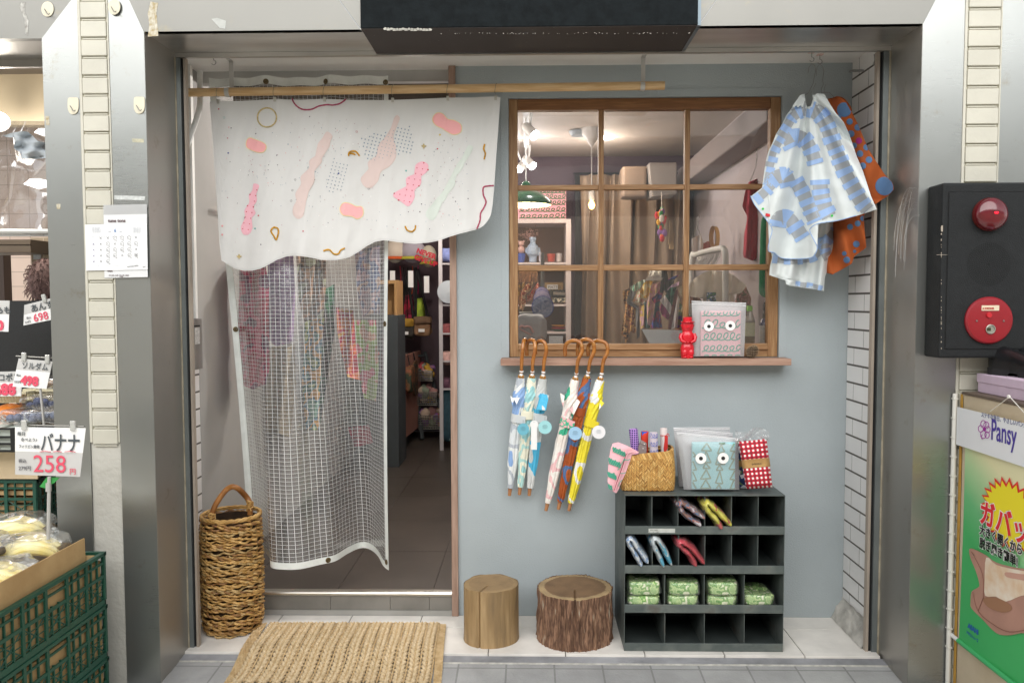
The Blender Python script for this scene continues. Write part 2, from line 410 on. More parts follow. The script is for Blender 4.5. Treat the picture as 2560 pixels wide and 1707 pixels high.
# ---- street: one sheet with paving joints, then the yellow strip and everything beyond the camera (seen only in reflections)
b = M(); b.box(-16, 16, -16, 6, -.16, -.06)
st = struct(b.build('street', m_street)); N, L, p = nodes(m_street)
br = N.new('ShaderNodeTexBrick'); tc = N.new('ShaderNodeTexCoord'); mp = N.new('ShaderNodeMapping'); mp.inputs['Location'].default_value = (.1, .02, 0); L.new(tc.outputs['Object'], mp.inputs[0]); L.new(mp.outputs[0], br.inputs['Vector'])
br.inputs['Scale'].default_value = 1; br.inputs['Brick Width'].default_value = .2; br.inputs['Row Height'].default_value = .3; br.inputs['Mortar Size'].default_value = .004; br.offset = 0
br.inputs['Color1'].default_value = C('#a3a3a2'); br.inputs['Color2'].default_value = C('#adadab'); br.inputs['Mortar'].default_value = C('#8b8b89')
mx = N.new('ShaderNodeMix'); mx.data_type = 'RGBA'; mx.blend_type = 'MULTIPLY'; mx.inputs[0].default_value = 1
src = p.inputs['Base Color'].links[0].from_socket
rp = N.new('ShaderNodeMix'); rp.data_type = 'RGBA'; rp.inputs[0].default_value = .55; rp.inputs[7].default_value = (1, 1, 1, 1)
sc2 = N.new('ShaderNodeVectorMath'); sc2.operation = 'SCALE'; sc2.inputs[3].default_value = 4.6; L.new(src, sc2.inputs[0])
L.new(sc2.outputs[0], rp.inputs[6]); L.new(br.outputs['Color'], mx.inputs[6]); L.new(rp.outputs[2], mx.inputs[7]); L.new(mx.outputs[2], p.inputs['Base Color'])
b = M(); b.box(-20, 20, -15.9, -4.7, -.0599, -.055); b.box(-20, 20, -4.2, -.8, -.0599, -.055); struct(b.build('bounce_paving', mat('pale_bounce_paving', '#e6e2d9', .6, v=.1, vs=3)))  # unseen pale paving added to bounce light up into the porch
b = M(); b.box(-12, 12, -4.65, -4.25, -.06, -.054); struct(b.build('tactile_strip', mat('yellow_paving', '#c9a23a', .7, v=.1)))
ob = thing('opposite_shopfront', 'long beige shopfront with pale awning across the arcade street behind the camera', 'building')
for nm, c_, z0, z1_, y0 in (('base', '#f6e6cb', -.06, .1, -7.96), ('wall', '#e6dccd', .1, 2.75, -8.0), ('shutter_box', '#454f54', 2.75, 3.0, -8.1), ('fascia', '#c3cfd2', 3.0, 3.5, -8.05), ('sign_band', '#6f7f84', 3.5, 3.9, -8.02), ('awning', '#f8faf8', 3.9, 4.4, -7.9), ):
 b = M(); b.box(-20, 20, -9, y0, z0, z1_); b.build(nm, mat('far_' + nm, c_, .8), ob)
fin(ob)
# ---- porch floor of pale tiles with a narrow cut row at the wall
joints = [zK.Z(q, 945, 0).x for q in (213, 645, 1086, 1528, 1970)]; pit = (joints[-1] - joints[0]) / 4
js = sorted([joints[0] - pit * k for k in range(1, 5)] + joints + [joints[-1] + pit]); js = [q for q in js if XL < q < XR]
yb = zK.Z(1980, 768, 0).y
b = M(); b.cur = 1; b.box(XL, XR, YT + .012, 0, -.055, -.004); b.cur = 0
for k, (a, c_) in enumerate(zip([XL] + js, js + [XR])):
 for (q0, q1) in ((YT, yb - .002), (yb + .002, 0)): b.box(a + .002, c_ - .002, q0, q1, -.05, 0)
struct(b.build('porch_floor', [m_tile, m_grout], bevel=.0015))
b = M(); b.slab([(XJL, -.462, -.06), (XJL, -.462, -.014), (XJL, YT - .001, -.010), (XJL, YT - .001, -.06)], (XJR - XJL, 0, 0)); struct(b.build('step_edge', m_curb))
b = M(); b.slab([(XJL - .02, -1.1, -.0605), (XJL - .02, -.4625, -.017), (XJL - .02, -.4625, -.062), (XJL - .02, -1.1, -.062)], (XJR - XJL + .04, 0, 0)); struct(b.build('paved_ramp', m_street))
b = M(); b.slab([(XJL, -.470, -.019), (XJL, -.470, -.0155), (XJL, -.4625, -.0135), (XJL, -.4625, -.019)], (XJR - XJL, 0, 0)); struct(b.build('mortar_line', mat('pale_mortar_line', '#b4b2ab', .9, v=.2, vs=30)))
b = M(); b.box(XL, XR, YI + .02, .05, ZC, ZC + .05); struct(b.build('porch_ceiling', m_white))
# ---- shop interior shell
ZF = .11; XIR = 1.3; YB1 = 2.6; YB2 = 4.7; XD = P(1131, 900, 0).x; XM = -.28
b = M(); ft = .62; b.cur = 1; b.box(XL - .3, 1.5, .03, YB2, -.05, ZF - .004); b.cur = 0
xi = [zF.Z(q, 1000, ZF).x for q in (1020, 1650)]; tw = xi[1] - xi[0]
nx = -4
for k in range(-3, 6):
 for j in range(0, 9):
  x0 = xi[0] + tw * k; y0 = .0 + j * .62
  if x0 + tw > XL - .25 and x0 < 1.4 and y0 < YB2 - .02: b.box(max(x0, XL - .3) + .0015, min(x0 + tw, 1.45) - .0015, y0 + (.03 if j == 0 else .0015), min(y0 + .62, YB2) - .0015, ZF - .01, ZF)
struct(b.build('shop_floor', [m_sfloor, m_sgrout]))
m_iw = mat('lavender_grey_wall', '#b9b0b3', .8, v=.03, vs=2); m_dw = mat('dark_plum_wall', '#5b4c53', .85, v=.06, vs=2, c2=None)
m_ic = mat('interior_ceiling', '#bdb1a6', .7, v=.05, vs=1.5); m_gw = mat('warm_grey_wall', '#a8a7a4', .8, v=.03)
b = M(); b.box(XIR, XIR + .08, .13, YB1 + .1, -.05, 2.9); struct(b.build('interior_wall_right', m_iw))
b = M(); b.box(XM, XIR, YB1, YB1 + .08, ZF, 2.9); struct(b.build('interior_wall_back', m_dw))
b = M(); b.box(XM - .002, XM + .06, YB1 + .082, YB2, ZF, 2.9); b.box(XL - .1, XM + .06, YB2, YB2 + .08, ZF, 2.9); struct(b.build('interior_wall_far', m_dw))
b = M(); b.box(XL - .08, XL, .002, YB2, -.05, 2.9); struct(b.build('interior_wall_left', m_gw))
b = M(); b.box(XL - .1, XIR + .1, .14, YB2 + .1, 2.64, 2.7); struct(b.build('interior_ceiling', m_ic))
bt = M(); bt.box(XIR - .16, XIR, .15, YB1, 2.36, 2.5); tag(bt.build('ceiling_beam', mat('beam_grey', '#8d8280', .7, v=.05), bevel=.01), 'grey beam running back along the top of the lavender wall inside', 'beam')
# ---- blue grey shop wall with the window opening
wx0, wx1 = zG(97, 700, 0).x, zG(2207, 700, 0).x; wz1 = zG(1100, 133, 0).z; wz0 = P(1620, 893, 0).z
XP0, XP1 = P(1126.5, 900, 0).x, P(1143, 900, 0).x        # wooden door post
b = M()
b.box(XP1, wx0, 0, .12, 0, ZC + .03); b.box(wx1, XR, 0, .12, 0, ZC + .03); b.box(wx0, wx1, 0, .12, 0, wz0 - .001); b.box(wx0, wx1, 0, .12, wz1, ZC + .03)
for (a0, a1, c0, c1) in ((wx0 - .035, wx0 - .0, wz0, wz1 + .035), (wx1, wx1 + .035, wz0, wz1 + .035), (wx0, wx1, wz1, wz1 + .035)):   # slightly raised plaster band round the window
 b.box(a0, a1, -.0035, .0, c0, c1)
tag(b.build('shop_wall', m_wall), 'smooth blue grey plaster wall around the wooden window', 'wall')
# door lintel region: dark wall above the doorway behind the curtains
b = M(); b.box(XL, XP0, .05, .11, P(900, 205, .05).z, ZC + .03); tag(b.build('door_lintel', mat('lintel_grey', '#b5b4b0', .8, v=.05)), 'pale grey lintel board above the doorway behind the clear curtain', 'lintel')
b = M(); zq = P(900, 214, .05).z; b.box(P(585, 250, .04).x, XP0, .03, .05, P(900, 290, .05).z, zq); tag(b.build('transom_board', mat('dark_transom', '#4f463f', .7, v=.1)), 'dark brown board across the top of the doorway just under the pine rod', 'board')
b = M(); b.box(XP0, XP1, -.015, .10, 0.0, ZC)
m_post = mat('salmon_wood', '#a98d7d', .55, c2='#8f7464', vs=9, st=(9, 9, .7), b=.08, bs=30)
tag(b.build('door_post', m_post, bevel=.002), 'slim pinkish wooden door post between doorway and blue grey wall', 'door post')
# threshold: riser tiles, steel bar, steel base strip
t_ = thing('door_threshold', 'grey stone door step with a rounded steel nosing behind the rope mat', 'door step')
b = M(); rj = [XL, zF(1000, 1080, 0).x, zF(1385, 1080, 0).x, zF(1637, 1080, 0).x, XP0]
for a, c_ in zip(rj, rj[1:]): b.box(a + .001, c_ - .001, -.006, .028, .026, ZF - .012)
b.build('riser', mat('grey_riser_tile', '#77746e', .5, v=.2, vs=6, det=8), t_)
b = M(); b.tube([(XL, -.004, ZF - .006), (XP0 - .001, -.004, ZF - .006)], .011, 10); b.box(XL, XP0 - .001, -.004, .03, ZF - .016, ZF + .004); b.build('nosing', mat('satin_steel', '#c9c6be', .3, .9), t_)
b = M(); b.box(XL, XP0 - .001, -.012, .0, 0.001, .026); b.build('base_strip', mat('dull_metal_strip', '#a7a6a2', .5, .5, v=.1), t_)
fin(t_)
# ---- tiled side walls
PITCH = .0815; TL = .2
def tiled(X, sgn, z_lo, z_hi, y0, y1, nm, lab, ph):
 t = thing(nm, lab, 'wall'); b = M(); b.box(min(X, X + sgn * .08), max(X, X + sgn * .08), y0, y1, -.05, ZC); b.build('mortar_bed', mat('grey_mortar', '#5d5853', .9, v=.1), t)
 b = M(); k = 0; z = z_hi
 while z > z_lo:
  off = ph + (TL / 2 if k % 2 else 0); y = y1 - off
  ys = [y1]; q = y1 - off
  while q > y0: ys.append(q); q -= TL
  ys.append(y0)
  for a, c_ in zip(ys, ys[1:]):
   if a - c_ > .012: b.box(min(X, X - sgn * .0012), max(X, X - sgn * .0012), c_ + .003, a - .003, max(z - PITCH + .009, z_lo), z)
  z -= PITCH; k += 1
 b.build('tile', m_wtile, t, label='running bond white tiles')['kind'] = 'stuff'
 return t
zr = P(*(2090 + 157 / 4.355, 640 + 157 / 4.355), 0).z + PITCH * 14 - .004
while zr < ZC + .0: zr += PITCH
t = tiled(XR, 1, .085, min(zr, ZC), YI + .02, 0, 'tiled_side_wall', 'white tiled side wall with dark joints right of the blue grey wall', .0775)
b = M(); nn = 26
b.grid(lambda u, v: Vector((XR - .004 - .05 * max(0, 1 - v * 1.15) ** .8 - .005 * mnoise.noise(Vector((u * 7, v * 3, 2))), YI + .03 + (-YI - .031) * u, .0015 + .10 * v + .010 * mnoise.noise(Vector((u * 7, v * 5, 9))) * (v > .2))), nn, 10)
b.build('cement_fillet', mat('rough_cement', '#b7b4ad', .9, v=.3, vs=9, b=.6, bs=60, det=8), t)
fin(t)
zl = z3(0, 0, 0).z; zlt = P(440 + 200 / 4.355, 820 + 545 / 4.355, -.15).z
t = tiled(XL, -1, .0, zlt + PITCH, YI + .02, 0, 'tiled_side_wall', 'white plaster side wall tiled in its lower half behind the wicker basket', .12)
b = M(); b.box(XL, XL + .012, YI + .02, -.07, zlt + PITCH + .14, ZC - .001); b.build('plaster', mat('rough_white_plaster', '#d3d2cf', .85, v=.04, vs=5, b=.6, bs=140), t)
b = M(); b.box(XL + .0, XL + .02, -.07, -.045, zlt + PITCH + .1, ZC - .001); b.build('corner_trim', m_white, t)
fin(t)
# ---- steel surround: jambs, soffit, lip, header, guide rails
s = thing('steel_shopfront_surround', 'brushed steel surround framing the whole shop opening', 'door surround')
ZS = 2.543; ZT = 3.0; e = .003
b = M(); b.box(XJL - .002, XJL, YF, YI, -.06, ZS); b.build('jamb', m_steeld, s)
b = M(); b.box(XJR, XJR + .002, YF, YI, -.06, ZS); b.build('jamb', m_steeld, s)
b = M(); b.box(XJL - .002, XJR + .002, YF, YI + .02, ZS, ZS + .004); b.box(XJL, XJR, YI - .002, YI + .018, ZS - .018, ZS - .0005); b.build('soffit', mat('soffit_steel', '#c4c2be', .3, .85, v=.12, vs=2, st=(1, 6, 1)), s)
xcL0, xcL1 = P(221, 921, YF).x, P(296, 921, YF).x; xcR0, xcR1 = P(2406.6, 245, YF).x, P(2500, 245, YF).x
xpl = P(127.6, 789, YF).x
ZM = P(2307, 0, YF).z
def facing(x0, x1, z0, z1, nm, m_, y=YF, par=None): b = M(); b.box(x0, x1, y - .002, y + .03, z0, z1); return b.build(nm, m_, par or s, bevel=.0008)
# face of the right upright, mitred at the top
hx0, hx1 = P(190, 0, YF).x, P(361, 95, YF).x
def plate(pts, nm, m_, par=None):
 b = M(); b.slab([(x, YF - .002, z) for x, z in pts], (0, .03, 0)); return b.build(nm, m_, par or s)
dz = .30
plate([(XJL - .001, -.06), (xcL1 + .001, -.06), (xcL1 + .001, ZS + dz), (XJL - .001, ZS)][::-1], 'upright_face', m_steel)
plate([(XJR + .001, -.06), (xcR0 - .001, -.06), (xcR0 - .001, ZS + dz), (XJR + .001, ZS)], 'upright_face', m_steel)
sx0, sx1 = P(908, 87, YF).x, P(1738, 76, YF).x
plate([(XJL, ZS), (xcL1, ZS + dz), (xcL1, ZT), (sx0 - .34, ZT), (sx0 - .01, ZS)], 'header_face', m_steelp)
plate([(XJR, ZS), (sx1 + .01, ZS), (sx1 + .34, ZT), (xcR0, ZT), (xcR0, ZS + dz)], 'header_face', m_steelp)
plate([(sx0 - .008, ZS), (sx0 - .338, ZT), (sx0 + .02, ZT), (sx0 + .02, ZS)], 'header_return_face', m_steelp)
plate([(sx1 + .008, ZS), (sx1 - .02, ZS), (sx1 - .02, ZT), (sx1 + .338, ZT)], 'header_return_face', m_steelp)
for sgn, X, xt in ((1, XJL, XL), (-1, XJR, XR)):          # shutter guide: caulk line, grey channel, black slot, thin trim
 gk = .042 / .056 if sgn == 1 else .93
 ws = [('caulk_line', .006 * gk, m_tape, YI - .004), ('guide_channel', .024 * gk, m_guide, YI), ('guide_slot', .014 * gk, m_black, YI + .012), ('guide_trim', .012 * gk, mat('tan_trim', '#a29689', .6, v=.1), YI + .004)]
 x = X
 if sgn < 0:
  b = M(); rs = random.Random(21)
  for k in range(16):
   x0 = rs.uniform(985, 1060); y1_ = rs.uniform(1150, 1420); y0_ = rs.uniform(870, 1050); w_ = rs.uniform(60, 95)
   b.tube([zL.X(x0 + w_ * (t_ / 8) ** 1.6, y1_ + (y0_ - y1_) * math.sin(t_ / 8 * 1.75), XJR - .0006) for t_ in range(9)], rs.uniform(.0003, .0009), 4)
  b.build('scratches', mat('scratched_steel', '#c9c8c5', .5, .5), s)
 for nm, wd, m_, y in ws:
  b = M(); b.box(min(x, x + sgn * wd), max(x, x + sgn * wd), y, YI + .03, -.05 if nm != 'guide_slot' else 0, ZS - .019); b.build(nm, m_, s); x += sgn * wd
fin(s)
# dark sign box over the header
g = thing('overhead_sign_box', 'black painted steel sign box with scraped paint above the shop opening', 'sign box')
m_sign = mat('black_sign_paint', '#14191b', .75, spec=.12, v=.25, vs=30, b=.12, bs=90, det=6); m_signu = mat('dusty_black_underside', '#37302d', .75, v=.1)
N, L, p = nodes(m_signu); tc = N.new('ShaderNodeTexCoord'); vo = N.new('ShaderNodeTexVoronoi'); vo.inputs['Scale'].default_value = 42; L.new(tc.outputs['Object'], vo.inputs['Vector'])
rp = N.new('ShaderNodeValToRGB'); e_ = rp.color_ramp.elements; e_[0].position = .04; e_[0].color = C('#8d877c'); e_[1].position = .06; e_[1].color = C('#37302d'); L.new(vo.outputs['Distance'], rp.inputs[0]); L.new(rp.outputs[0], p.inputs['Base Color'])
b = M(); b.box(sx0, sx1, YF - .05, YF + .0, ZS - .012, 3.05); b.build('front_panel', m_sign, g, bevel=.003)
b = M(); b.box(sx0 + .002, sx1 - .002, YF - .048, YI - .006, ZS - .0135, ZS - .0125); b.build('underside', m_signu, g)
b = M(); b.box(sx1 - .001, sx1 + .012, YF - .046, YF - .001, ZS - .012, 3.05); b.box(sx1 - .001, sx1 + .012, YF, YI - .01, ZS - .013, ZS - .001); b.build('edge_trim', mat('blue_grey_trim', '#6f7c84', .35, .5), g)
b = M(); rd = random.Random(3)
for k in range(16):
 x = 963 + k * 7.4; y = 73 + rd.uniform(-2, 2)
 q = [P(x + dx, y + dy, YF - .0525) for dx, dy in ((-5, rd.uniform(-1, 1.5)), (0, -3 + rd.uniform(-1, 1)), (6, rd.uniform(-2, 1)), (5, 3), (-3, 3.5))]
 b.slab(q[::-1], (0, .002, 0))
for k in range(60):
 x = rd.uniform(1100, 1730); c_ = P(x, 84 + rd.uniform(-1.5, 1.5), YF - .0515); b.obox(c_, (rd.uniform(.001, .004), .001, .0015))
b.build('paint_scrape', mat('scraped_pale_paint', '#b9b6ac', .8, v=.2), g); fin(g)
# ---- cream tiled pilasters
def cream(x0, x1, zlo, y_ref, px, nm, lab, zt, pitch, z_start):
 t = thing(nm, lab, 'pilaster'); b = M(); b.box(x0, x1, YF + .004, YF + .05, -.06, 3.0); b.build('render', mat('cream_render', '#bebcb3', .7, v=.06, vs=6, b=.5, bs=35), t)
 z = z_start; b = M()
 while z > zlo:
  b.box(x0 + .013, x1 - .008, YF - .008, YF + .004, z - pitch + .012, z)
  b.box(x0 + .017, x1 - .012, YF - .004, YF + .006, z - pitch + .002, z - pitch + .009); z -= pitch
 b.build('tile', m_cream, t, bevel=.003)['kind'] = 'stuff'
 b = M(); b.box(x0 + .011, x1 - .006, YF + .0015, YF + .0035, zlo, 3.0); b.build('joint', m_creamg, t)
 b = M(); b.box(x0, x0 + .011, YF - .005, YF + .003, zlo, 3.0); b.box(x1 - .006, x1, YF - .005, YF + .003, zlo, 3.0); b.build('edge_strip', m_cream, t, bevel=.002)
 return fin(t)
zz = [P(*zA.s(570, q), YF).z for q in (133, 247, 365, 482, 598, 714, 828, 942, 1055)]; cp = (zz[0] - zz[-1]) / 8
cream(xcL0, xcL1, P(*zC.s(680, 15), YF).z, 0, 0, 'tiled_pilaster', 'narrow cream tiled pilaster behind the paper calendar', 0, cp, zz[0] + cp * 3)
zz = [P(*zQ.s(1800, q), YF).z for q in (92, 252, 410, 568, 725, 884, 1042, 1200)]; cp2 = (zz[0] - zz[-1]) / 7
cream(xcR0, xcR1 + .0, -.0, 0, 0, 'tiled_pilaster', 'narrow cream tiled pilaster behind the black alarm box', 0, cp2, zz[0] + cp2 * 3)
# neighbours' steel uprights
s = thing('neighbour_steel_surround', 'brushed steel upright and header of the greengrocer next door', 'door surround')
b = M(); zl_ = P(105, 97, YF).z
plate([(xpl, -.06), (xcL0 - .001, -.06), (xcL0 - .001, zl_ + .17), (xpl, zl_)], 'upright_face', m_steel, s)
plate([(xpl, zl_), (xcL0 - .001, zl_ + .17), (xcL0 - .001, ZT), (-3.2, ZT), (-3.2, zl_)], 'header_face', m_steelp, s)
b = M(); b.box(-3.2, xpl, YF + .03, YI, zl_, zl_ + .004); b.box(-3.2, xpl, YI, YI + .02, zl_ - .03, zl_ + .02); b.build('soffit', m_steeld, s)
b = M(); b.box(xpl, xpl + .002, YF + .03, YI, -.06, zl_); b.build('jamb', m_steeld, s); fin(s)
s = thing('neighbour_steel_surround', 'brushed steel upright at the far right edge above the black alarm box', 'door surround')
plate([(xcR1 + .001, -.06), (3.2, -.06), (3.2, ZT), (xcR1 + .001, ZT)], 'upright_face', m_steel, s); fin(s)
b = M(); b.box(xcL0, XL - .081, YF + .06, 3, -.06, 3); tag(b.build('party_wall', m_gw), 'grey party wall between the shop and the greengrocer', 'wall')
b = M(); b.box(XR + .081, 3.2, YF + .06, .4, -.06, 3); tag(b.build('party_wall', m_gw), 'grey party wall right of the shop behind the steel', 'wall')
# ================================================================ ROD, NOREN, CLEAR CURTAIN
m_rod = mat('pine_dowel', '#e2c192', .5, c2='#cda673', vs=10, st=(.8, 10, 10), b=.05, bs=20)
YR = -.14
ra, rb_ = P(470, 232, YR - .0), P(1661, 214.5, YR)
b = M(); b.tube([ra, rb_], .0185, 20); tag(b.build('curtain_rod', m_rod, smooth=True), 'round pine rod hanging across the doorway and window under the white ceiling', 'curtain rod')
m_brk = mat('brushed_bracket', '#c9c8c4', .4, .5)
def rod_at(px): t = (P(px, 225, YR).x - ra.x) / (rb_.x - ra.x); return ra.lerp(rb_, t)
for px, lab in ((573, 'thin metal strap bracket near the left end of the pine rod'), (1609, 'thin metal strap bracket near the right end of the pine rod')):
 c = rod_at(px); t = thing('rod_bracket', lab, 'bracket', 'metal strap brackets holding the pine rod')
 b = M(); b.box(c.x - .008, c.x + .011, YR + .024, YR + .028, c.z + .005, ZC); b.box(c.x - .008, c.x + .011, YR - .01, YR + .028, ZC - .003, ZC - .0005); b.build('strap', m_brk, t, bevel=.0005)
 b = M(); pts = []
 for k in range(15):
  a = R(70 - 20 * k); pts.append((YR + .023 * math.cos(a), c.z + .0235 * math.sin(a)))
 for (y0, z0), (y1, z1_) in zip(pts, pts[1:]):
  b.slab([(c.x - .016, y0, z0), (c.x + .004, y0, z0), (c.x + .004, y1, z1_), (c.x - .016, y1, z1_)], (0, .001, .001))
 b.build('cradle', m_brk, t); fin(t)
# ---- noren
YN = -.15
def ynoren(x, y):
 t = max(0, min(1, (y - 330) / 1100)); n_ = mnoise.noise(Vector((x / 330, y / 900, 1.7)))
 f = .012 * math.sin(x / 95 + y / 700) + .010 * math.sin(x / 41 + 2 + y / 900) + .03 * n_
 clip = sum(math.exp(-((x - cx_) / 60) ** 2) for cx_ in (280, 645, 970, 1415, 1775, 2088)) * math.exp(-(y - 330) / 160) * .012
 wr = .004 * mnoise.noise(Vector((x / 60, y / 130 + x / 90, 4))) + .001 * mnoise.noise(Vector((x / 30, y / 30, 8)))
 return YN + f * (.25 + .9 * t) - clip + wr
nor = [(220, 352), (280, 350), (450, 346), (645, 336), (800, 340), (970, 335), (1190, 341), (1415, 341), (1600, 334), (1775, 326), (1930, 325), (2085, 318), (2120, 325), (2113, 420), (2098, 620), (2083, 850), (2065, 1070), (2052, 1105), (2025, 1145), (1995, 1172), (1950, 1190), (1850, 1214), (1780, 1236), (1720, 1258), (1650, 1272), (1560, 1279), (1460, 1270), (1360, 1256), (1300, 1266), (1240, 1298), (1190, 1335), (1130, 1368), (1050, 1385), (960, 1386), (860, 1366), (780, 1356), (720, 1362), (660, 1384), (600, 1418), (550, 1443), (500, 1455), (440, 1456), (380, 1440), (335, 1412), (290, 1384), (268, 1000), (240, 620)]
N_ = thing('door_curtain', 'white fabric half curtain with wavy lower edge and pink patches hanging from the pine rod', 'door curtain')
m_nor = mat('white_cotton', '#d6d5d2', .9, v=.02, vs=3, b=.12, bs=300, sheen=.1)
b = M(); cloth(b, zD, nor, ynoren, 150, 90, .002, ax=0); fab = b.build('fabric', m_nor, N_, smooth=True, ang=80)
SN = lambda x, y, e_=.0015: zD(x, y, ynoren(x, y) - e_)
# dotted print, sequins and stitches that belong to the cloth
rd = random.Random(11); b = M(); cols = ['#8b9aa8', '#b58f97', '#5d5560', '#c04a55', '#6fb0a8', '#3c4b8a', '#f3f3f0', '#e2a0a0', '#d8c27a']
for k in range(330):
 reg = rd.choice([(780, 1300, 960, 1180), (1250, 1850, 850, 1200), (400, 720, 680, 900), (740, 1080, 480, 900), (1620, 1900, 600, 1150), (1680, 1920, 580, 1150), (300, 700, 450, 1340), (900, 1300, 460, 700)])
 x, y = rd.uniform(reg[0], reg[1]), rd.uniform(reg[2], reg[3]); b.cur = rd.choice([0, 0, 0, 1, 1, 2, 6, 7])
 decal(b, SN, disc(x, y, rd.uniform(1.6, 3.2), 6), .0028, 1)
for x, y, r_, c_ in ((279, 400, 5, 3), (341, 687, 5.5, 5), (337, 590, 4, 3), (1503, 803, 6, 4), (1708, 660, 5, 3), (538, 1095, 5, 3), (830, 1197, 5, 3), (658, 702, 4, 2), (521, 561, 4, 2), (360, 524, 4, 2), (732, 630, 4, 0), (1062, 820, 6, 5), (516, 1180, 6, 4), (345, 519, 4, 7), (809, 735, 4, 1), (337, 978, 4, 1), (554, 1284, 4, 2), (302, 1163, 7, 7), (302, 1220, 7, 7), (1355, 832, 4, 2), (873, 450, 4, 2), (1604, 1020, 4, 2), (1855, 1055, 4, 2), (1908, 985, 4, 2), (1724, 568, 7, 8), (1593, 1070, 4, 2), (1826, 1003, 4, 2)):
 b.cur = c_; decal(b, SN, disc(x, y, r_, 8), .003, 1)
def inpoly(x, y, pl):
 r_ = False
 for (x0, y0), (x1, y1) in zip(pl, pl[1:] + pl[:1]):
  if (y0 > y) != (y1 > y) and x < (x1 - x0) * (y - y0) / (y1 - y0) + x0: r_ = not r_
 return r_
b.cur = 0
for pl in ([(1205, 590), (1290, 560), (1365, 550), (1440, 525), (1530, 505), (1560, 690), (1470, 690), (1400, 720), (1240, 745)], [(1030, 715), (1125, 770), (1100, 930), (1010, 950), (968, 915)]):
 for i in range(40):
  for j in range(40):
   u = 950 + i * 23 - j * 6; v = 480 + j * 23 + i * 5 - 90
   if inpoly(u, v, pl): decal(b, SN, disc(u, v, 5 if pl[0][0] > 1100 else 4, 6), .003, 1)
for x, y in ((778, 861), (760, 930), (752, 999), (1259, 919), (314, 456), (1180, 548)):
 b.cur = 2 if x not in (314, 1180) else (4 if x == 314 else 3)
 b.tube([SN(*q, .001) for q in disc(x, y, 6, 10)], .0006, 4, closed=True)
b.cur = 6; hem = [q for q in nor[13:]]
b.cur = 9; b.tube([SN(x, y - 10 if x > 300 else y, .0008) for x, y in cat(nor[19:44], 4)], .0005, 4)
b.build('dotted_print', [mat('print_%d' % i, c_, .8) for i, c_ in enumerate(cols)] + [mat('stitch_grey', '#c3c3c4', .9)], N_)
# applique patches
def patch(pts, nm, m_, e_=.0016, cls=True, **k):
 b = M(); decal(b, SN, cat(pts, 5, True), e_ + .0007, 14); return b.build(nm, m_, N_, **k)
m_pk = mat('sheer_peach', '#dac6c0', .9, v=.03); m_pp = blocks('striped_pink_patch', ['#f5b5b5', '#f2a9ab'], 60, kind='wave', b=0); m_st = mat('pale_rose', '#ecb4bf', .9)
m_ylw = mat('pale_yellow_edge', '#f0dd98', .8); m_gr = mat('sheer_green', '#d0d7ce', .9); m_red = mat('print_red', '#c3243c', .8)
m_pale = mat('faint_pink_net', '#d6d2d0', .9)
patch([(985, 547), (1022, 575), (1010, 610), (1000, 650), (960, 690), (950, 750), (905, 800), (905, 870), (868, 940), (855, 990), (832, 1030), (835, 1090), (800, 1118), (765, 1090), (765, 1040), (785, 1000), (780, 950), (815, 890), (815, 840), (868, 785), (872, 735), (925, 690), (925, 630), (955, 590)], 'patch', m_pk)
patch([(1443, 440), (1462, 462), (1440, 520), (1420, 580), (1437, 650), (1435, 720), (1395, 775), (1340, 810), (1320, 870), (1270, 917), (1225, 900), (1208, 850), (1255, 800), (1255, 745), (1310, 700), (1320, 640), (1375, 570), (1415, 500), (1424, 460)], 'patch', m_pk)
patch([(1915, 635), (1940, 650), (1920, 700), (1890, 740), (1870, 790), (1830, 840), (1820, 900), (1780, 950), (1760, 990), (1720, 1030), (1710, 1080), (1680, 1125), (1640, 1110), (1635, 1070), (1690, 1000), (1740, 940), (1790, 850), (1830, 770), (1880, 700), (1900, 650)], 'patch', m_gr)
for pts in ([(480, 588), (520, 600), (570, 620), (590, 645), (575, 678), (540, 684), (500, 672), (462, 650), (460, 610)], [(1700, 428), (1740, 430), (1775, 465), (1820, 475), (1862, 505), (1860, 550), (1815, 568), (1770, 548), (1740, 528), (1695, 505), (1675, 465)], [(1095, 1012), (1140, 1018), (1175, 1035), (1215, 1040), (1222, 1090), (1185, 1117), (1145, 1100), (1090, 1092), (1070, 1050)]):
 p_ = patch(pts, 'patch', m_pp, .0016); b = M(); b.tube([SN(*q, .002) for q in cat(pts, 6, True)], .0015, 5, closed=True); b.build('edging', m_ylw, p_)
sp1 = [(508, 888), (543, 900), (525, 950), (528, 1000), (505, 1040), (520, 1080), (490, 1120), (500, 1170), (480, 1215), (440, 1218), (424, 1170), (450, 1110), (448, 1060), (478, 1010), (476, 965), (498, 930)]
sp2 = [(1610, 742), (1648, 765), (1640, 810), (1605, 830), (1600, 890), (1560, 930), (1558, 980), (1520, 1035), (1470, 1005), (1418, 968), (1445, 935), (1500, 915), (1505, 850), (1560, 820), (1565, 765)]
for sp_ in (sp1, sp2):
 p_ = patch(sp_, 'patch', m_st, .0016); b = M(); pl = cat(sp_, 4, True)
 for i in range(16):
  for j in range(16):
   u = 400 + i * 36 - j * 8 + (0 if sp_ is sp1 else 1010); v = (870 if sp_ is sp1 else 720) + j * 37 + i * 6 - 40
   if inpoly(u, v, pl):
    star = [(u + (8.5 if q % 2 == 0 else 3.6) * math.sin(q * math.pi / 5), v - (8.5 if q % 2 == 0 else 3.6) * math.cos(q * math.pi / 5)) for q in range(10)]
    decal(b, SN, star, .0031, 1)
 b.build('star_print', m_red, p_)
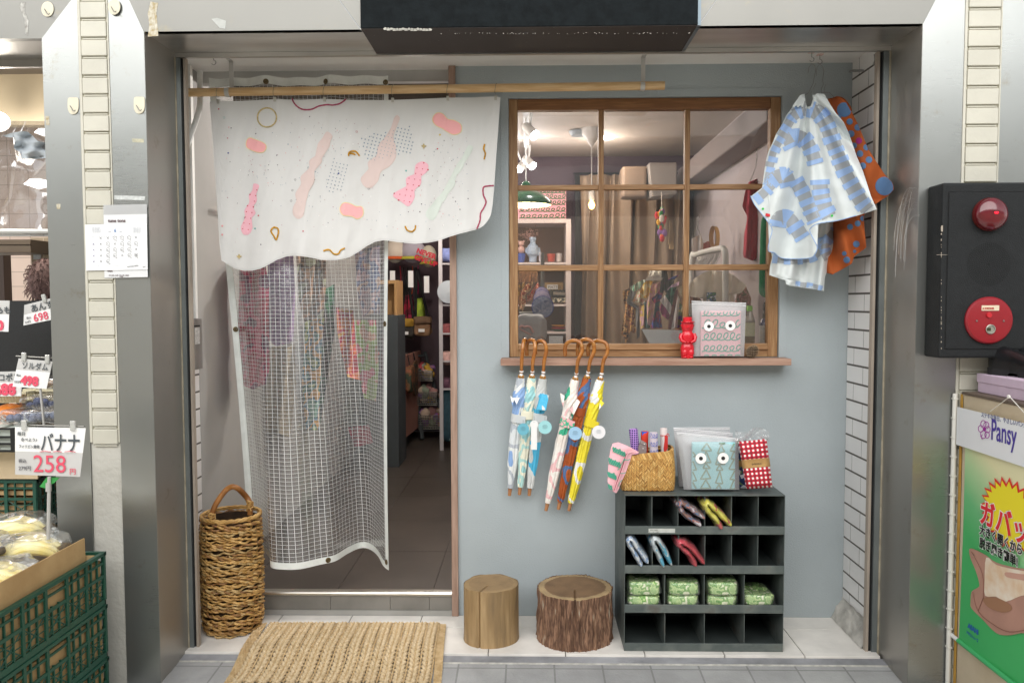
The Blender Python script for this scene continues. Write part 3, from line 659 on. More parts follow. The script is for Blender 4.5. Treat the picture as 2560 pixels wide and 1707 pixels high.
# stitched cords
m_rose = mat('rose_crochet_cord', '#b04a66', .9, v=.2, vs=90, b=.5, bs=300); m_gold = mat('mustard_crochet', '#c3901f', .9, v=.25, vs=80, b=.5, bs=300); m_lace = mat('pale_gold_lace', '#cdb983', .8, v=.2, vs=90, b=.5, bs=300)
def cord(pts, r_, m_, closed=False, nm='stitched_cord'):
 pl = cat(pts, 7, closed); b = M()
 for s_ in (0, math.pi):
  q = []
  for i, (x, y) in enumerate(pl):
   a = i * .9 + s_; q.append(SN(x + math.cos(a) * r_ * 330, y + math.sin(a) * r_ * 330, .002 + .0008 * math.sin(a)))
  b.tube(q, r_, 6, closed=closed)
 return b.build(nm, m_, N_, smooth=True)
cord([(760, 332), (765, 350), (790, 382), (830, 403), (885, 402), (930, 382), (985, 372), (1030, 374), (1075, 362), (1110, 335)], .0028, m_rose)
cord([(2075, 900), (2040, 902), (2008, 912), (2008, 960), (2025, 1005), (2010, 1045), (1990, 1080), (1985, 1130), (1965, 1182)], .0028, m_rose)
cord(disc(594, 455, 62, 24), .0028, m_lace, True)
for pts in ([(1128, 705), (1130, 685), (1150, 675), (1175, 678), (1198, 705)], [(1128, 690), (1150, 690), (1170, 698)], [(2016, 630), (2010, 660), (2020, 690), (2013, 728)], [(640, 1170), (620, 1195), (640, 1230), (655, 1252), (668, 1210), (665, 1180), (640, 1170)], [(1497, 1165), (1510, 1190), (1540, 1200), (1560, 1185), (1565, 1160)], [(963, 1325), (1000, 1318), (1030, 1345), (1060, 1345), (1075, 1322), (1102, 1308)]): cord(pts, .0032, m_gold)
for x, y in ((1618, 642), (412, 1362)):
 cord([(x - 12, y), (x, y), (x + 14, y)], .003, m_lace); cord([(x, y - 14), (x, y + 14)], .003, m_lace)
fin(N_)
# clips: thin ring round the rod and a small metal clip on the hem
for i, (px, py, lb) in enumerate(((275, 338, 'leftmost'), (645, 325, 'second from the left'), (970, 325, 'third from the left'), (1415, 330, 'third from the right'), (1775, 318, 'second from the right'), (2088, 315, 'rightmost'))):
 c = rod_at(zD.s(px, py)[0]); t = thing('curtain_clip', 'metal clip on the pine rod, %s of six' % lb, 'curtain clip', 'clips holding the white door curtain')
 q = zD(px, py + 12, ynoren(px, py + 12) - .002); b = M()
 b.tube([(c.x + .004 * math.sin(a), YR + .0215 * math.cos(a), c.z + .0215 * math.sin(a)) for a in [k * math.pi / 9 for k in range(18)]], .0009, 5, closed=True)
 b.tube([(c.x, YR, c.z - .0215), (q.x, q.y, q.z + .016)], .0009, 5); b.build('ring', mat('thin_wire', '#77756f', .35, .9), t)
 b = M(); b.obox(q + Vector((0, -.0015, .0)), (.011, .004, .02), (R(8), 0, 0)); b.obox(q + Vector((0, .006, .0)), (.011, .003, .02), (R(-8), 0, 0)); b.build('clip', mat('clip_metal', '#b9b6ac', .35, .7), t, bevel=.0008); fin(t)
# ---- clear reinforced curtain
YV0 = -.045
ZH = .29
bot = [(572, 1262), (585, 1259), (600, 1262), (612, 1271), (621, 1285), (623, 1302), (650, 1307), (690, 1306), (735, 1296), (770, 1288), (800, 1270), (828, 1258), (850, 1261), (868, 1276), (880, 1298), (893, 1309)]
bs_ = cat([(a, c_) for a, c_ in bot], 8)
acc = [0]; P3 = [dd.Z(x, y, ZH) for x, y in bs_]
for a, c_ in zip(P3, P3[1:]): acc.append(acc[-1] + (c_ - a).length)
LV = acc[-1]
def vbot(u):
 t = u * LV
 for i in range(len(acc) - 1):
  if t <= acc[i + 1]: f = (t - acc[i]) / (acc[i + 1] - acc[i] + 1e-9); return P3[i].lerp(P3[i + 1], f)
 return P3[-1].copy()
VT0, VT1 = dd(478, 178, YV0), dd(890, 172, YV0)
def SV(u, v, e_=0):
 """u across, v down (0..1)"""
 B = vbot(u); q = u
 T_ = VT0.lerp(VT1, q); T_ = Vector((T_.x, YV0 + .012 * math.sin(q * 34) + .01 * math.sin(q * 13 + 1), T_.z - .006 * abs(math.sin(q * math.pi * 3))))
 r_ = T_.lerp(B, v); k = v * v * (3 - 2 * v)
 r_.y = T_.y * (1 - k) + B.y * k + .012 * math.sin(u * 41 + 2 * v) * math.sin(math.pi * v) + .02 * math.sin(u * 17 + 1.3) * v * (1 - v)
 r_.x += .012 * math.sin(v * 3.1 + u * 9) * v * (1 - v)
 r_.y -= e_; return r_
HV = VT0.z - ZH
t = thing('clear_curtain', 'clear reinforced vinyl curtain with a white thread grid and grommets in the doorway', 'curtain')
m_vin = bpy.data.materials.new('clear_vinyl_grid'); m_vin.use_nodes = True; N = m_vin.node_tree.nodes; L = m_vin.node_tree.links; N.remove(N['Principled BSDF'])
uv = N.new('ShaderNodeUVMap'); sx = N.new('ShaderNodeSeparateXYZ'); L.new(uv.outputs[0], sx.inputs[0])
def line(o, per, wd):
 f = math_(N, L, 'FRACT', math_(N, L, 'DIVIDE', o, per)); a = math_(N, L, 'ABSOLUTE', math_(N, L, 'SUBTRACT', f, .5)); return math_(N, L, 'LESS_THAN', a, wd / per / 2)
th = math_(N, L, 'MAXIMUM', line(sx.outputs[0], LV / 43, LV / 43 * .075), line(sx.outputs[1], .0180, .0014))
tr = N.new('ShaderNodeBsdfTransparent'); tr.inputs[0].default_value = (.93, .93, .93, 1)
hz = N.new('ShaderNodeBsdfDiffuse'); hz.inputs[0].default_value = C('#b9bcc0')
gl = N.new('ShaderNodeBsdfGlossy'); gl.inputs['Roughness'].default_value = .2; gl.inputs[0].default_value = (.9, .9, .9, 1)
df = N.new('ShaderNodeBsdfDiffuse'); df.inputs[0].default_value = C('#eceeed')
nz = N.new('ShaderNodeTexNoise'); nz.inputs['Scale'].default_value = 30; tc = N.new('ShaderNodeTexCoord'); L.new(tc.outputs['Object'], nz.inputs['Vector'])
bp = N.new('ShaderNodeBump'); bp.inputs['Strength'].default_value = .5; bp.inputs['Distance'].default_value = .004; L.new(nz.outputs['Fac'], bp.inputs['Height']); L.new(bp.outputs[0], gl.inputs['Normal'])
m1 = N.new('ShaderNodeMixShader'); m1.inputs[0].default_value = .11; L.new(tr.outputs[0], m1.inputs[1]); L.new(hz.outputs[0], m1.inputs[2])
m2 = N.new('ShaderNodeMixShader'); lw = N.new('ShaderNodeLayerWeight'); lw.inputs[0].default_value = .35; L.new(math_(N, L, 'ADD', math_(N, L, 'MULTIPLY', lw.outputs['Facing'], .4), .09), m2.inputs[0]); L.new(m1.outputs[0], m2.inputs[1]); L.new(gl.outputs[0], m2.inputs[2])
m3 = N.new('ShaderNodeMixShader'); L.new(math_(N, L, 'MULTIPLY', th, .74), m3.inputs[0]); L.new(m2.outputs[0], m3.inputs[1]); L.new(df.outputs[0], m3.inputs[2]); L.new(m3.outputs[0], N['Material Output'].inputs[0])
b = M(); b.grid(lambda u, v: SV(u, v), 200, 70, lambda u, v: (u * LV, v * HV)); b.build('vinyl_sheet', m_vin, t, smooth=True, ang=80)
m_hem = mat('white_tarp_hem', '#dfe3df', .55, v=.05, vs=20, b=.3, bs=60)
hw = .036 / LV; hh = .03 / HV
for (u0, u1, v0, v1, nu, nv) in ((0, hw, 0, 1, 4, 60), (1 - hw * .95, 1, 0, 1, 4, 60), (0, 1, 1 - hh, 1, 160, 3), (0, 1, 0, hh * 1.25, 120, 3)):
 b = M()
 for e_ in (.0022, -.0022): b.grid(lambda u, v: SV(u0 + (u1 - u0) * u, v0 + (v1 - v0) * v, e_), nu, nv)
 b.build('hem', m_hem, t, smooth=True, ang=80)
m_brass = mat('dark_brass_eyelet', '#6e6045', .35, .8)
def eyelet(c, nrm, r_=.0125):
 b = M(); nrm = Vector(nrm); b.lathe([(r_ * .45, -.001), (r_, -.001), (r_, .0015), (r_ * .8, .003), (r_ * .55, .003), (r_ * .42, .001), (r_ * .42, -.001)], c + nrm * .002, 20, nrm, cap=False);
 b.lathe([(r_ * .43, 0), (.0001, 0)], c + nrm * .0005, 16, nrm, cap=False); return b
for u, v in ((hw / 2, .03), (hw / 2, (737 - 172) / 1090), (1 - hw / 2, (744 - 172) / 1130), (1 - hw / 2, .985), (.50, 1 - hh / 2), (.33, .013), (.66, .013), (1 - hw / 2, .013), (hw / 2, .985)):
 a = SV(u, v); nr = (SV(min(1, u + .01), v) - SV(max(0, u - .01), v)).cross(Vector((0, 0, 1))).normalized(); nr = nr if nr.y < 0 else -nr
 eyelet(a + nr * .002, nr).build('eyelet', m_brass, t, smooth=True)
fin(t)
# ================================================================ BASKET, MAT, STUMPS
t = thing('wicker_basket', 'tall round brown wicker basket with a bent handle standing left of the doorway', 'basket')
bc = zF.Z(345, 1288, 0); BR = .131; BX, BY = bc.x, bc.y + BR * .98
rd = random.Random(5)
ZB = P(700, 1309, BY - BR).z
BX0 = zF(362, 800, BY).x;
prof = lambda z: BR * interp([(0, .88), (.05, .98), (.15, 1.0), (.3, 1.01), (.42, 1.0), (.5, .96), (.56, .93)], z)
m_wk = [mat('wicker_%d' % i, c_, .5, c2=c2_, vs=22, b=.2, bs=90) for i, (c_, c2_) in enumerate((('#bf9558', '#916a38'), ('#d2aa6a', '#a67e42'), ('#9b7040', '#74502c'), ('#c6a772', '#9d8050')))]
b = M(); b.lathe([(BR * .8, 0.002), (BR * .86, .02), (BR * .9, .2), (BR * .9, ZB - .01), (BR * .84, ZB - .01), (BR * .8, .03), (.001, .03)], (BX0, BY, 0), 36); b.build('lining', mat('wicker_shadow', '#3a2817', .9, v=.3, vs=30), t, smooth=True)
b = M(); K = 13
for k in range(70):
 z = .008 + (ZB - .016) * k / 69 + rd.uniform(-.002, .002); b.cur = rd.choice((0, 0, 1, 1, 2, 3)); ph = (k % 2) * math.pi + rd.uniform(-.3, .3); tilt = rd.uniform(-.011, .011); tp = rd.uniform(0, 6.3); pts = []; r0 = rd.uniform(.0038, .0058)
 for j in range(104):
  a = 2 * math.pi * j / 104; zz_ = z + tilt * math.sin(a + tp) + .0035 * math.sin(a * 5 + k) + .004 * math.cos(a * K + ph)
  zz_ = max(.006, min(ZB, zz_)); rr = prof(zz_) + .0065 * math.sin(a * K + ph) + .0015 * math.sin(a * 3 + k * 2)
  pts.append((BX0 + rr * math.cos(a), BY + rr * math.sin(a), zz_))
 b.tube(pts, r0, 6, closed=True)
b.cur = 1
for k in range(3): b.tube([(BX0 + (prof(ZB) + .004) * math.cos(a) + .003 * math.cos(a * 9 + k * 2), BY + (prof(ZB) + .004) * math.sin(a), ZB + .006 + .005 * math.sin(a * 9 + k * 2.1)) for a in [2 * math.pi * j / 110 for j in range(110)]], .006, 6, closed=True)
b.cur = 3
for k in range(46):   # broken cane ends sticking out
 a = rd.uniform(0, 6.28); z = rd.uniform(.03, ZB - .03); rr = prof(z) + .006; b.tube([(BX0 + rr * math.cos(a), BY + rr * math.sin(a), z), (BX0 + (rr + .004) * math.cos(a + .12), BY + (rr + .004) * math.sin(a + .12), z + rd.uniform(-.012, .012))], .0035, 6)
b.build('woven_body', m_wk, t, smooth=True, ang=60)
h0 = zF(235, 470, BY - .06); h1 = zF(477, 410, BY + .02); apx = zF(375, 305, BY - .03)
pts = cat([(h0.x - .004, h0.y, h0.z - .05), (h0.x, h0.y, h0.z), (h0.x + .02, h0.y + .01, h0.z + .05), (apx.x - .03, apx.y, apx.z - .006), (apx.x + .01, apx.y, apx.z), (h1.x - .018, h1.y, h1.z + .035), (h1.x, h1.y, h1.z), (h1.x, h1.y, h1.z - .05)], 8)
b = M(); b.tube(pts, .0125, 12); b.build('handle', mat('bent_cane', '#a8713a', .4, c2='#7f4f24', vs=20, b=.1, bs=60), t, smooth=True)
for q, n_ in ((pts[6], 5), (pts[-9], 5)):
 b = M()
 for k in range(n_):
  c = Vector(q) + Vector((0, 0, -.012 + k * .006)); b.tube([c + Vector((.0145 * math.cos(a), .0145 * math.sin(a), .006 * math.sin(a + k))) for a in [j * math.pi / 8 for j in range(16)]], .0032, 6, closed=True)
 b.tube([Vector(q) + Vector((-.012, -.012, .012)), Vector(q) + Vector((.012, -.016, -.03))], .003, 6); b.tube([Vector(q) + Vector((.012, -.012, .012)), Vector(q) + Vector((-.012, -.016, -.03))], .003, 6)
 b.build('cane_binding', m_wk[1], t, smooth=True)
fin(t)
# ---- rope mat, lying on the porch tiles and sagging over the step edge
t = thing('rope_doormat', 'thick braided jute rope mat lying in front of the doorway over the step edge', 'doormat')
mb0, mb1 = zF.Z(600, 1165, .03), zF.Z(1700, 1165, .03); mf0, mf1 = zF.Z(345, 1535, .0), zF.Z(1640, 1540, .0)
def zmat(y): return interp([(-.56, -.028), (-.47, -.012), (YT - .0, .004), (YT + .05, .008), (0, .008)], y)
m_jute = mat('jute_rope', '#dcc7a4', .9, c2='#c6ae86', vs=45, b=.7, bs=220, lo=.3, hi=.7); m_jute2 = mat('jute_cord', '#d2b98f', .9, c2='#b99c6f', vs=40, b=.6, bs=260)
NR = 15; b = M(); b2 = M()
for k in range(NR):
 u = (k + .5) / NR; a0 = mb0.lerp(mb1, u); a1 = mf0.lerp(mf1, u); fe = a1 + Vector((0, rd.uniform(-.012, .006), 0)); hw_ = (mb1.x - mb0.x) / NR * .222
 for s_ in (-1, 1):
  for ply in (0, 1):
   pts = []; n_ = 96
   for j in range(n_ + 1):
    v = j / n_; q = a0.lerp(fe, v); x = q.x + s_ * hw_ * (1 - max(0, (v - .955) / .045) ** 2 * .45); y = q.y; an = j * .62 * s_ + ply * math.pi; wob = .002 * math.sin(v * 9 + k)
    pts.append((x + .0048 * math.cos(an) + wob, y, zmat(y) + .0085 + .0048 * math.sin(an) + .001))
   b.tube(pts, .0078, 6)
 # loop closing the pair at the front
 c = Vector((fe.x, fe.y, zmat(fe.y) + .010))
 for ply in (0, 1): b.tube([(c.x + (hw_ * .85) * math.cos(a) + .004 * math.cos(a * 5 + ply * 3.14), c.y - .012 + .02 * math.sin(a) * 1.0 + .002, c.z + .004 * math.sin(a * 5 + ply * 3.14)) for a in [math.pi + j * math.pi / 14 for j in range(15)]], .0078, 6)
 for q in (0, .5):
  pts = []
  for j in range(60):
   v = j / 59; p_ = (mb0.lerp(mb1, u + q / NR)).lerp(mf0.lerp(mf1, u + q / NR), v * .985); pts.append((p_.x + .0015 * math.sin(v * 150), p_.y, zmat(p_.y) + (.0105 if q else .0155)))
  b2.tube(pts, .0042, 5)
b.build('braided_rope', m_jute, t, smooth=True, ang=80); b2.build('binding_cord', m_jute2, t, smooth=True)
for (c0, c1, d0, d1) in ((zF.Z(522, 1190, .015), zF.Z(590, 1175, .015), zF.Z(302, 1538, -.0), zF.Z(372, 1538, -.0)), (zF.Z(1690, 1185, .015), zF.Z(1745, 1185, .015), zF.Z(1660, 1532, -.0), zF.Z(1712, 1532, -.0))):
 b = M()
 for k in range(7):
  u = (k + .5) / 7; pts = []
  for j in range(50): v = j / 49; q = c0.lerp(c1, u).lerp(d0.lerp(d1, u), v); pts.append((q.x, q.y, zmat(q.y) + .005 + .0012 * math.sin(j * 1.6 + k * 3)))
  b.tube(pts, abs(c1.x - c0.x) / 14 * 1.15, 6)
 b.build('side_band', m_jute2, t, smooth=True)
fin(t)
# ---- stumps
def ringmat(n, c1, c2, c3):
 M_ = mat(n, c1, .7); N, L, p = nodes(M_); tc = N.new('ShaderNodeTexCoord'); mp = N.new('ShaderNodeMapping'); L.new(tc.outputs['UV'], mp.inputs[0])
 sp = N.new('ShaderNodeSeparateXYZ'); L.new(mp.outputs[0], sp.inputs[0])
 nz = N.new('ShaderNodeTexNoise'); nz.inputs['Scale'].default_value = 7; L.new(tc.outputs['Object'], nz.inputs['Vector'])
 r_ = math_(N, L, 'ADD', sp.outputs[0], math_(N, L, 'MULTIPLY', nz.outputs['Fac'], .10))
 f = math_(N, L, 'FRACT', math_(N, L, 'MULTIPLY', r_, 26)); mr = N.new('ShaderNodeMix'); mr.data_type = 'RGBA'; L.new(math_(N, L, 'MULTIPLY', math_(N, L, 'POWER', f, 2.2), .85), mr.inputs[0])
 rp = N.new('ShaderNodeValToRGB'); e = rp.color_ramp.elements; e[0].position = .86; e[0].color = C(c1); e[1].position = .9; e[1].color = C(c2); L.new(r_, rp.inputs[0]); L.new(rp.outputs[0], mr.inputs[6]); mr.inputs[7].default_value = C(c3)
 n2 = N.new('ShaderNodeTexNoise'); n2.inputs['Scale'].default_value = 14; n2.inputs['Detail'].default_value = 8; L.new(tc.outputs['Object'], n2.inputs['Vector'])
 mm = N.new('ShaderNodeMix'); mm.data_type = 'RGBA'; mm.blend_type = 'MULTIPLY'; mm.inputs[0].default_value = .6; L.new(mr.outputs[2], mm.inputs[6]);
 r2 = N.new('ShaderNodeValToRGB'); r2.color_ramp.elements[0].position = .3; r2.color_ramp.elements[0].color = (.45, .45, .45, 1); r2.color_ramp.elements[1].position = .6; r2.color_ramp.elements[1].color = (1, 1, 1, 1); L.new(n2.outputs['Fac'], r2.inputs[0]); L.new(r2.outputs[0], mm.inputs[7]); L.new(mm.outputs[2], p.inputs['Base Color'])
 return M_
def stump(xc_, yfront, r_, z_top, nm, lab, bark, top, rough, crack, sides):
 t = thing(nm, lab, 'tree stump'); q = zK.Z(xc_, yfront, 0); cx, cy = zK(xc_, yfront, q.y + r_).x, q.y + r_; na = 320; nz_ = 60
 def rad(a, z):
  d_ = (a - crack + math.pi) % (2 * math.pi) - math.pi
  g = -.012 * math.exp(-(d_ / .022) ** 2)
  w_ = 1 + .02 * math.sin(2 * a + 1) + .012 * math.sin(3 * a + 2)
  if rough:
   n1 = mnoise.noise(Vector((math.cos(a) * 20, math.sin(a) * 20, z * 6))); n2 = mnoise.noise(Vector((math.cos(a) * 46, math.sin(a) * 46, z * 16 + 5)))
   g += rough * (abs(n1) * 1.4 + .5 * abs(n2)) - rough * .6
  else: g += .0025 * mnoise.noise(Vector((math.cos(a) * 5, math.sin(a) * 5, z * 3)))
  fl = 1 + .03 * max(0, 1 - z / .05) ** 2 * (1 if rough else .6)
  return r_ * w_ * fl + g
 b = M(); b.grid(lambda u, v: Vector((cx + rad(2 * math.pi * u, z_top * v) * math.cos(2 * math.pi * u), cy + rad(2 * math.pi * u, z_top * v) * math.sin(2 * math.pi * u), z_top * v + (.002 * math.sin(u * 40) if v == 1 else 0))), na, nz_, cu=False); b.build('bark' if rough else 'stripped_side', bark, t, smooth=True, ang=70)
 b = M(); rt = lambda a: rad(a, z_top) - .001
 def tp(u, v):
  a = 2 * math.pi * u; rr = rt(a) * v; d_ = (a - crack + math.pi) % (2 * math.pi) - math.pi
  return Vector((cx + rr * math.cos(a), cy + rr * math.sin(a), z_top + .001 - .01 * (v > .25) * math.exp(-(d_ * v / .022) ** 2) - (.003 * max(0, (v - .95) / .05))))
 b.grid(tp, na, 24, lambda u, v: (v, u)); b.build('cut_face', top, t, smooth=True, ang=60)
 return fin(t)
kz = lambda x0, x1, Y: zK.k((x1 - x0) / 2, Y)
m_str = mat('stripped_trunk', '#b0946c', .6, c2=['#927853', '#6d5a42'], vs=7, st=(3, 3, .35), b=.35, bs=26, lo=.3, hi=.72); m_bark = mat('red_brown_bark', '#6f5141', .95, c2=['#96745c', '#5a4133', '#86664f', '#aea592'], vs=60, st=(1, 1, .16), b=.8, bs=60, lo=.28, hi=.72, det=9)
stump(235, 875, kz(86, 376, -.16), P(1226, 1438, -.16).z - .004, 'log_stool', 'narrow smooth stripped log stool with a long crack standing left of the barky stump', m_str, ringmat('cut_wood_a', '#a08560', '#ab9068', '#6f573b'), 0, R(-112), 1)
stump(688, 893, kz(487, 885, -.15), P(1436, 1449, -.15).z - .003, 'log_stool', 'wide tree stump stool with rough red brown bark beside the metal shelf', m_bark, ringmat('cut_wood_b', '#866a4c', '#bfa47a', '#5a432d'), .012, R(-92), 1)
# ================================================================ METAL PIGEONHOLE SHELF
t = thing('pigeonhole_shelf', 'worn grey green metal shelf with pigeonholes standing against the blue grey wall', 'shelf')
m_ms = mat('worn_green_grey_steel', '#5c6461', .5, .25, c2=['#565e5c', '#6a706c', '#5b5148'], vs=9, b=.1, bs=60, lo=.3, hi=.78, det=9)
m_msd = mat('shaded_inner_steel', '#3d4443', .6, .2, v=.2, vs=8)  # shade inside the pigeonholes put into a darker steel colour
fy = zK.Z(1390, 888, 0).y; SX0 = (zK(960, 888, fy).x + zK(962, 42, fy).x) / 2; SX1 = (zK(1820, 888, fy).x + zK(1840, 42, fy).x) / 2; SZ = zK(1400, 42, fy).z; w_ = .002
fzr = lambda y: zK(1400, y, fy).z
b = M(); b.box(SX0, SX0 + w_, fy, -.004, 0, SZ - .0); b.build('side_panel', m_ms, t); b = M(); b.box(SX1 - w_, SX1, fy, -.004, 0, SZ); b.build('side_panel', m_ms, t)
b = M(); b.box(SX0 - .001, SX1 + .001, fy - .001, -.004, SZ, SZ + .003); b.build('top_panel', m_ms, t, bevel=.001)
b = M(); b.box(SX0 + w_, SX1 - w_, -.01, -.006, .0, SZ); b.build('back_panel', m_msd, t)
rows = [(42, 208, 252, (1110, 1252, 1398, 1543, 1688)), (254, 422, 466, (1112, 1256, 1398, 1543, 1686)), (468, 636, 680, (1180, 1395, 1612)), (682, 846, 888, (1180, 1395, 1612))]
floors = []
for (y0, y1, y2, dv) in rows:
 zt, zb_, zl2 = fzr(y0), fzr(y1), fzr(y2)
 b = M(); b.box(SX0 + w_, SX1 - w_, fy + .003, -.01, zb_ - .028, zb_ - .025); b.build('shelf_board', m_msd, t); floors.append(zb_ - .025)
 b = M(); b.box(SX0 + .001, SX1 - .001, fy - .0015, fy + .002, zl2 + .001, zb_); b.box(SX0 + .001, SX1 - .001, fy + .002, fy + .010, zb_ - .003, zb_); b.box(SX0 + .001, SX1 - .001, fy + .002, fy + .010, zl2 + .001, zl2 + .004); b.build('shelf_lip', m_ms, t, bevel=.0012)
 for x in dv:
  xx = zK(x, (y0 + y1) / 2, fy + .01).x; b = M(); b.box(xx - .0012, xx + .0012, fy + .008, -.012, zb_ - .024, zt - .004); b.build('divider', m_ms, t)
q0, q1 = zK(1092, 219, fy - .002), zK(1236, 242, fy - .002)
b = M(); b.box(q0.x, q1.x, fy - .0032, fy - .0018, q1.z, q0.z); lb = b.build('label_card', mat('label_paper', '#b9bcb6', .7, v=.1, vs=40), t)
m_ink = mat('dark_ink', '#2a2a2c', .8); text('LEYデラPAX', .006, (q0.x + .006, fy - .0034, q1.z + .0095), m_ink, lb, 'lettering'); text('K        M        1965', .005, (q0.x + .003, fy - .0034, q1.z + .002), m_ink, lb, 'lettering')
fin(t)
# folded fabric packs standing in the pigeonholes
m_film = sheet('clear_wrap', '#ffffff', .05, .16, .05, .4, 14)
def pack(pts, wd, m_, lab, nm='fabric_pack', y1=-.1, grp='folded fabric packs in the pigeonholes', seed=0):
 t = thing(nm, lab, 'fabric pack', grp); pl = cat(pts, 8); yf = fy - .012; b = M(); L_ = []; Rr = []
 n = len(pl)
 for i, (x, y) in enumerate(pl):
  a = pl[max(0, i - 1)]; c_ = pl[min(n - 1, i + 1)]; dx, dy = c_[0] - a[0], c_[1] - a[1]; ll = math.hypot(dx, dy) or 1; nx_, ny_ = -dy / ll, dx / ll
  w2 = wd * .85 * (1 + .12 * math.sin(i * .7 + seed)) * (.75 if i in (0, n - 1) else 1); L_.append((x + nx_ * w2, y + ny_ * w2)); Rr.append((x - nx_ * w2, y - ny_ * w2))
 nd = 7
 def fn(u, v):
  # u round the section, v along the fold
  i = min(n - 1, int(v * (n - 1) + .5)); l, r_ = L_[i], Rr[i]; a = 2 * math.pi * u; k = (1 - math.cos(a)) / 2; ss = math.copysign(abs(math.sin(a)) ** .5, math.sin(a))
  k = .5 + math.copysign(abs(k - .5) * 2, k - .5) ** 1 / 2 if abs(k - .5) > 1e-6 else .5
  x = l[0] + (r_[0] - l[0]) * k; y = l[1] + (r_[1] - l[1]) * k; yy = (yf + y1) / 2 - ss * (y1 - yf) / 2
  q = zJ(x, y, yf); rs = .0015 * mnoise.noise(Vector((u * 9, v * 14, seed)))
  return Vector((q.x, yy + rs, q.z + rs))
 b.grid(fn, 20, n - 1); b.build('folded_cloth', m_, t, smooth=True, ang=80)
 b = M(); k1 = 1.10
 for i in range(n):
  x, y = pl[i]
  for A in (L_, Rr): A[i] = (x + (A[i][0] - x) * k1 * 1.06, y + (A[i][1] - y) * k1 * 1.06)
 yf2 = yf; yf = yf - .004; y1 += .004; b.grid(fn, 16, n - 1); b.build('plastic_wrap', m_film, t, smooth=True)
 return fin(t)
zKJ = lambda x, y: ((1120 + x / 2.1778 - 1500) * 4.704, (1220 + y / 2.1778 - 1040) * 4.704)
pack([(1190, 1290), (1090, 1230), (1000, 1165), (955, 1090), (948, 1045), (975, 1035), (1040, 1075), (1130, 1140), (1230, 1205)], 46, blocks('rust_blue_fabric', ['#8a5a4c', '#4d7296', '#b06a5e', '#c9c4c8'], 40), 'rust and blue patterned fabric pack in the third hole of the top row')
pack([(1435, 1325), (1380, 1230), (1310, 1160), (1262, 1090), (1255, 1045), (1285, 1035), (1360, 1100), (1450, 1190), (1545, 1290)], 50, blocks('yellow_fabric', ['#d8cf3c', '#e4dc5a', '#d8cf3c', '#c24a48'], 14), 'bright yellow fabric pack in the fourth hole of the top row')
pack([zKJ(*q) for q in ((1055, 425), (1030, 380), (1000, 330), (985, 300), (990, 283), (1008, 290), (1040, 340), (1090, 410))], 44, blocks('pale_blue_fabric', ['#dfe6ec', '#8fb0d8', '#e8ecef'], 46), 'white and pale blue fabric pack in the leftmost hole of the second row', seed=2)
pack([zKJ(*q) for q in ((1176, 430), (1155, 380), (1130, 330), (1120, 298), (1128, 282), (1145, 290), (1180, 340), (1218, 420))], 42, blocks('white_turquoise_fabric', ['#dde6e8', '#dde6e8', '#5cc0de'], 22), 'white and turquoise fabric pack in the second hole of the second row', seed=4)
pack([zKJ(*q) for q in ((1352, 425), (1320, 370), (1280, 335), (1264, 312), (1272, 300), (1300, 312), (1345, 350), (1395, 412))], 48, blocks('red_fabric', ['#c0142c', '#b50f28', '#cf2a40'], 30), 'red fabric pack in the third hole of the second row', seed=6)
m_gp = blocks('green_leaf_print', ['#9fc07e', '#b9d08f', '#6f9e54', '#8bb06c', '#dfe3c2'], 38, kind='noise', b=.5)
m_gd = mat('dark_pack_side', '#3a4350', .6, v=.5, vs=40)
def gpack(x0, x1, y0, y1, nm_, lab, sd):
 t = thing('leaf_print_pack', lab, 'fabric pack', 'green leaf print packs in the third row'); a, c_ = zK(x0, y0, fy + .02), zK(x1, y1, fy + .02); ce = ((a.x + c_.x) / 2, fy + .10, (a.z + c_.z) / 2)
 b = M(); b.pillow(ce, (c_.x - a.x, .17, a.z - c_.z), .3, 18, wob=.006, seed=sd); b.build('folded_cloth', m_gp, t, smooth=True, ang=80)
 b = M(); b.pillow(ce, (c_.x - a.x + .012, .18, a.z - c_.z + .004), .35, 20, wob=.012, seed=sd + 3); b.build('plastic_wrap', m_film, t, smooth=True); return fin(t)
for i, (x0, x1, ys, hn) in enumerate(((978, 1158, (505, 585, 634), 'leftmost'), (1196, 1368, (508, 583, 634), 'second'), (1412, 1580, (508, 585, 634), 'third'), (1618, 1778, (578, 634), 'rightmost'))):
 if len(ys) == 3:
  gpack(x0 + 6, x1 + 2, ys[0], ys[1] + 2, '', 'green leaf print pack on top in the %s wide hole' % hn, i * 5); gpack(x0, x1 - 2, ys[1], ys[2] + 6, '', 'green leaf print pack at the bottom in the %s wide hole' % hn, i * 5 + 2)
 else: gpack(x0, x1, ys[0], ys[1] + 6, '', 'single green leaf print pack in the rightmost wide hole', 31)
# ================================================================ WINDOW, SILL, THINGS ON THE SILL
m_fw = mat('window_pine', '#a8835c', .5, c2=['#8b6540', '#b8946a'], vs=8, st=(9, 9, .6), b=.1, bs=40, lo=.3, hi=.75)
m_fh = mat('window_pine_rail', '#a8835c', .5, c2=['#8b6540', '#b8946a'], vs=8, st=(.6, 9, 9), b=.1, bs=40, lo=.3, hi=.75)
m_fd = mat('window_pine_head', '#8d613a', .5, c2=['#754c2a', '#9b6f45'], vs=8, st=(.6, 9, 9), b=.1, bs=40, lo=.3, hi=.75)
t = thing('window', 'wooden window with nine panes in the blue grey wall', 'window')
yw0, yw1 = .012, .06
gx = [zG(q, 550, yw0).x for q in (168, 2122)]; gz = [zG(1100, 228, yw0).z, zH(1100, 1112, yw0).z]
def mem(x0, x1, z0, z1, m_, nm, y0=yw0, y1=yw1, bv=.003): b = M(); b.box(x0, x1, y0, y1, z0, z1); return b.build(nm, m_, t, bevel=bv)
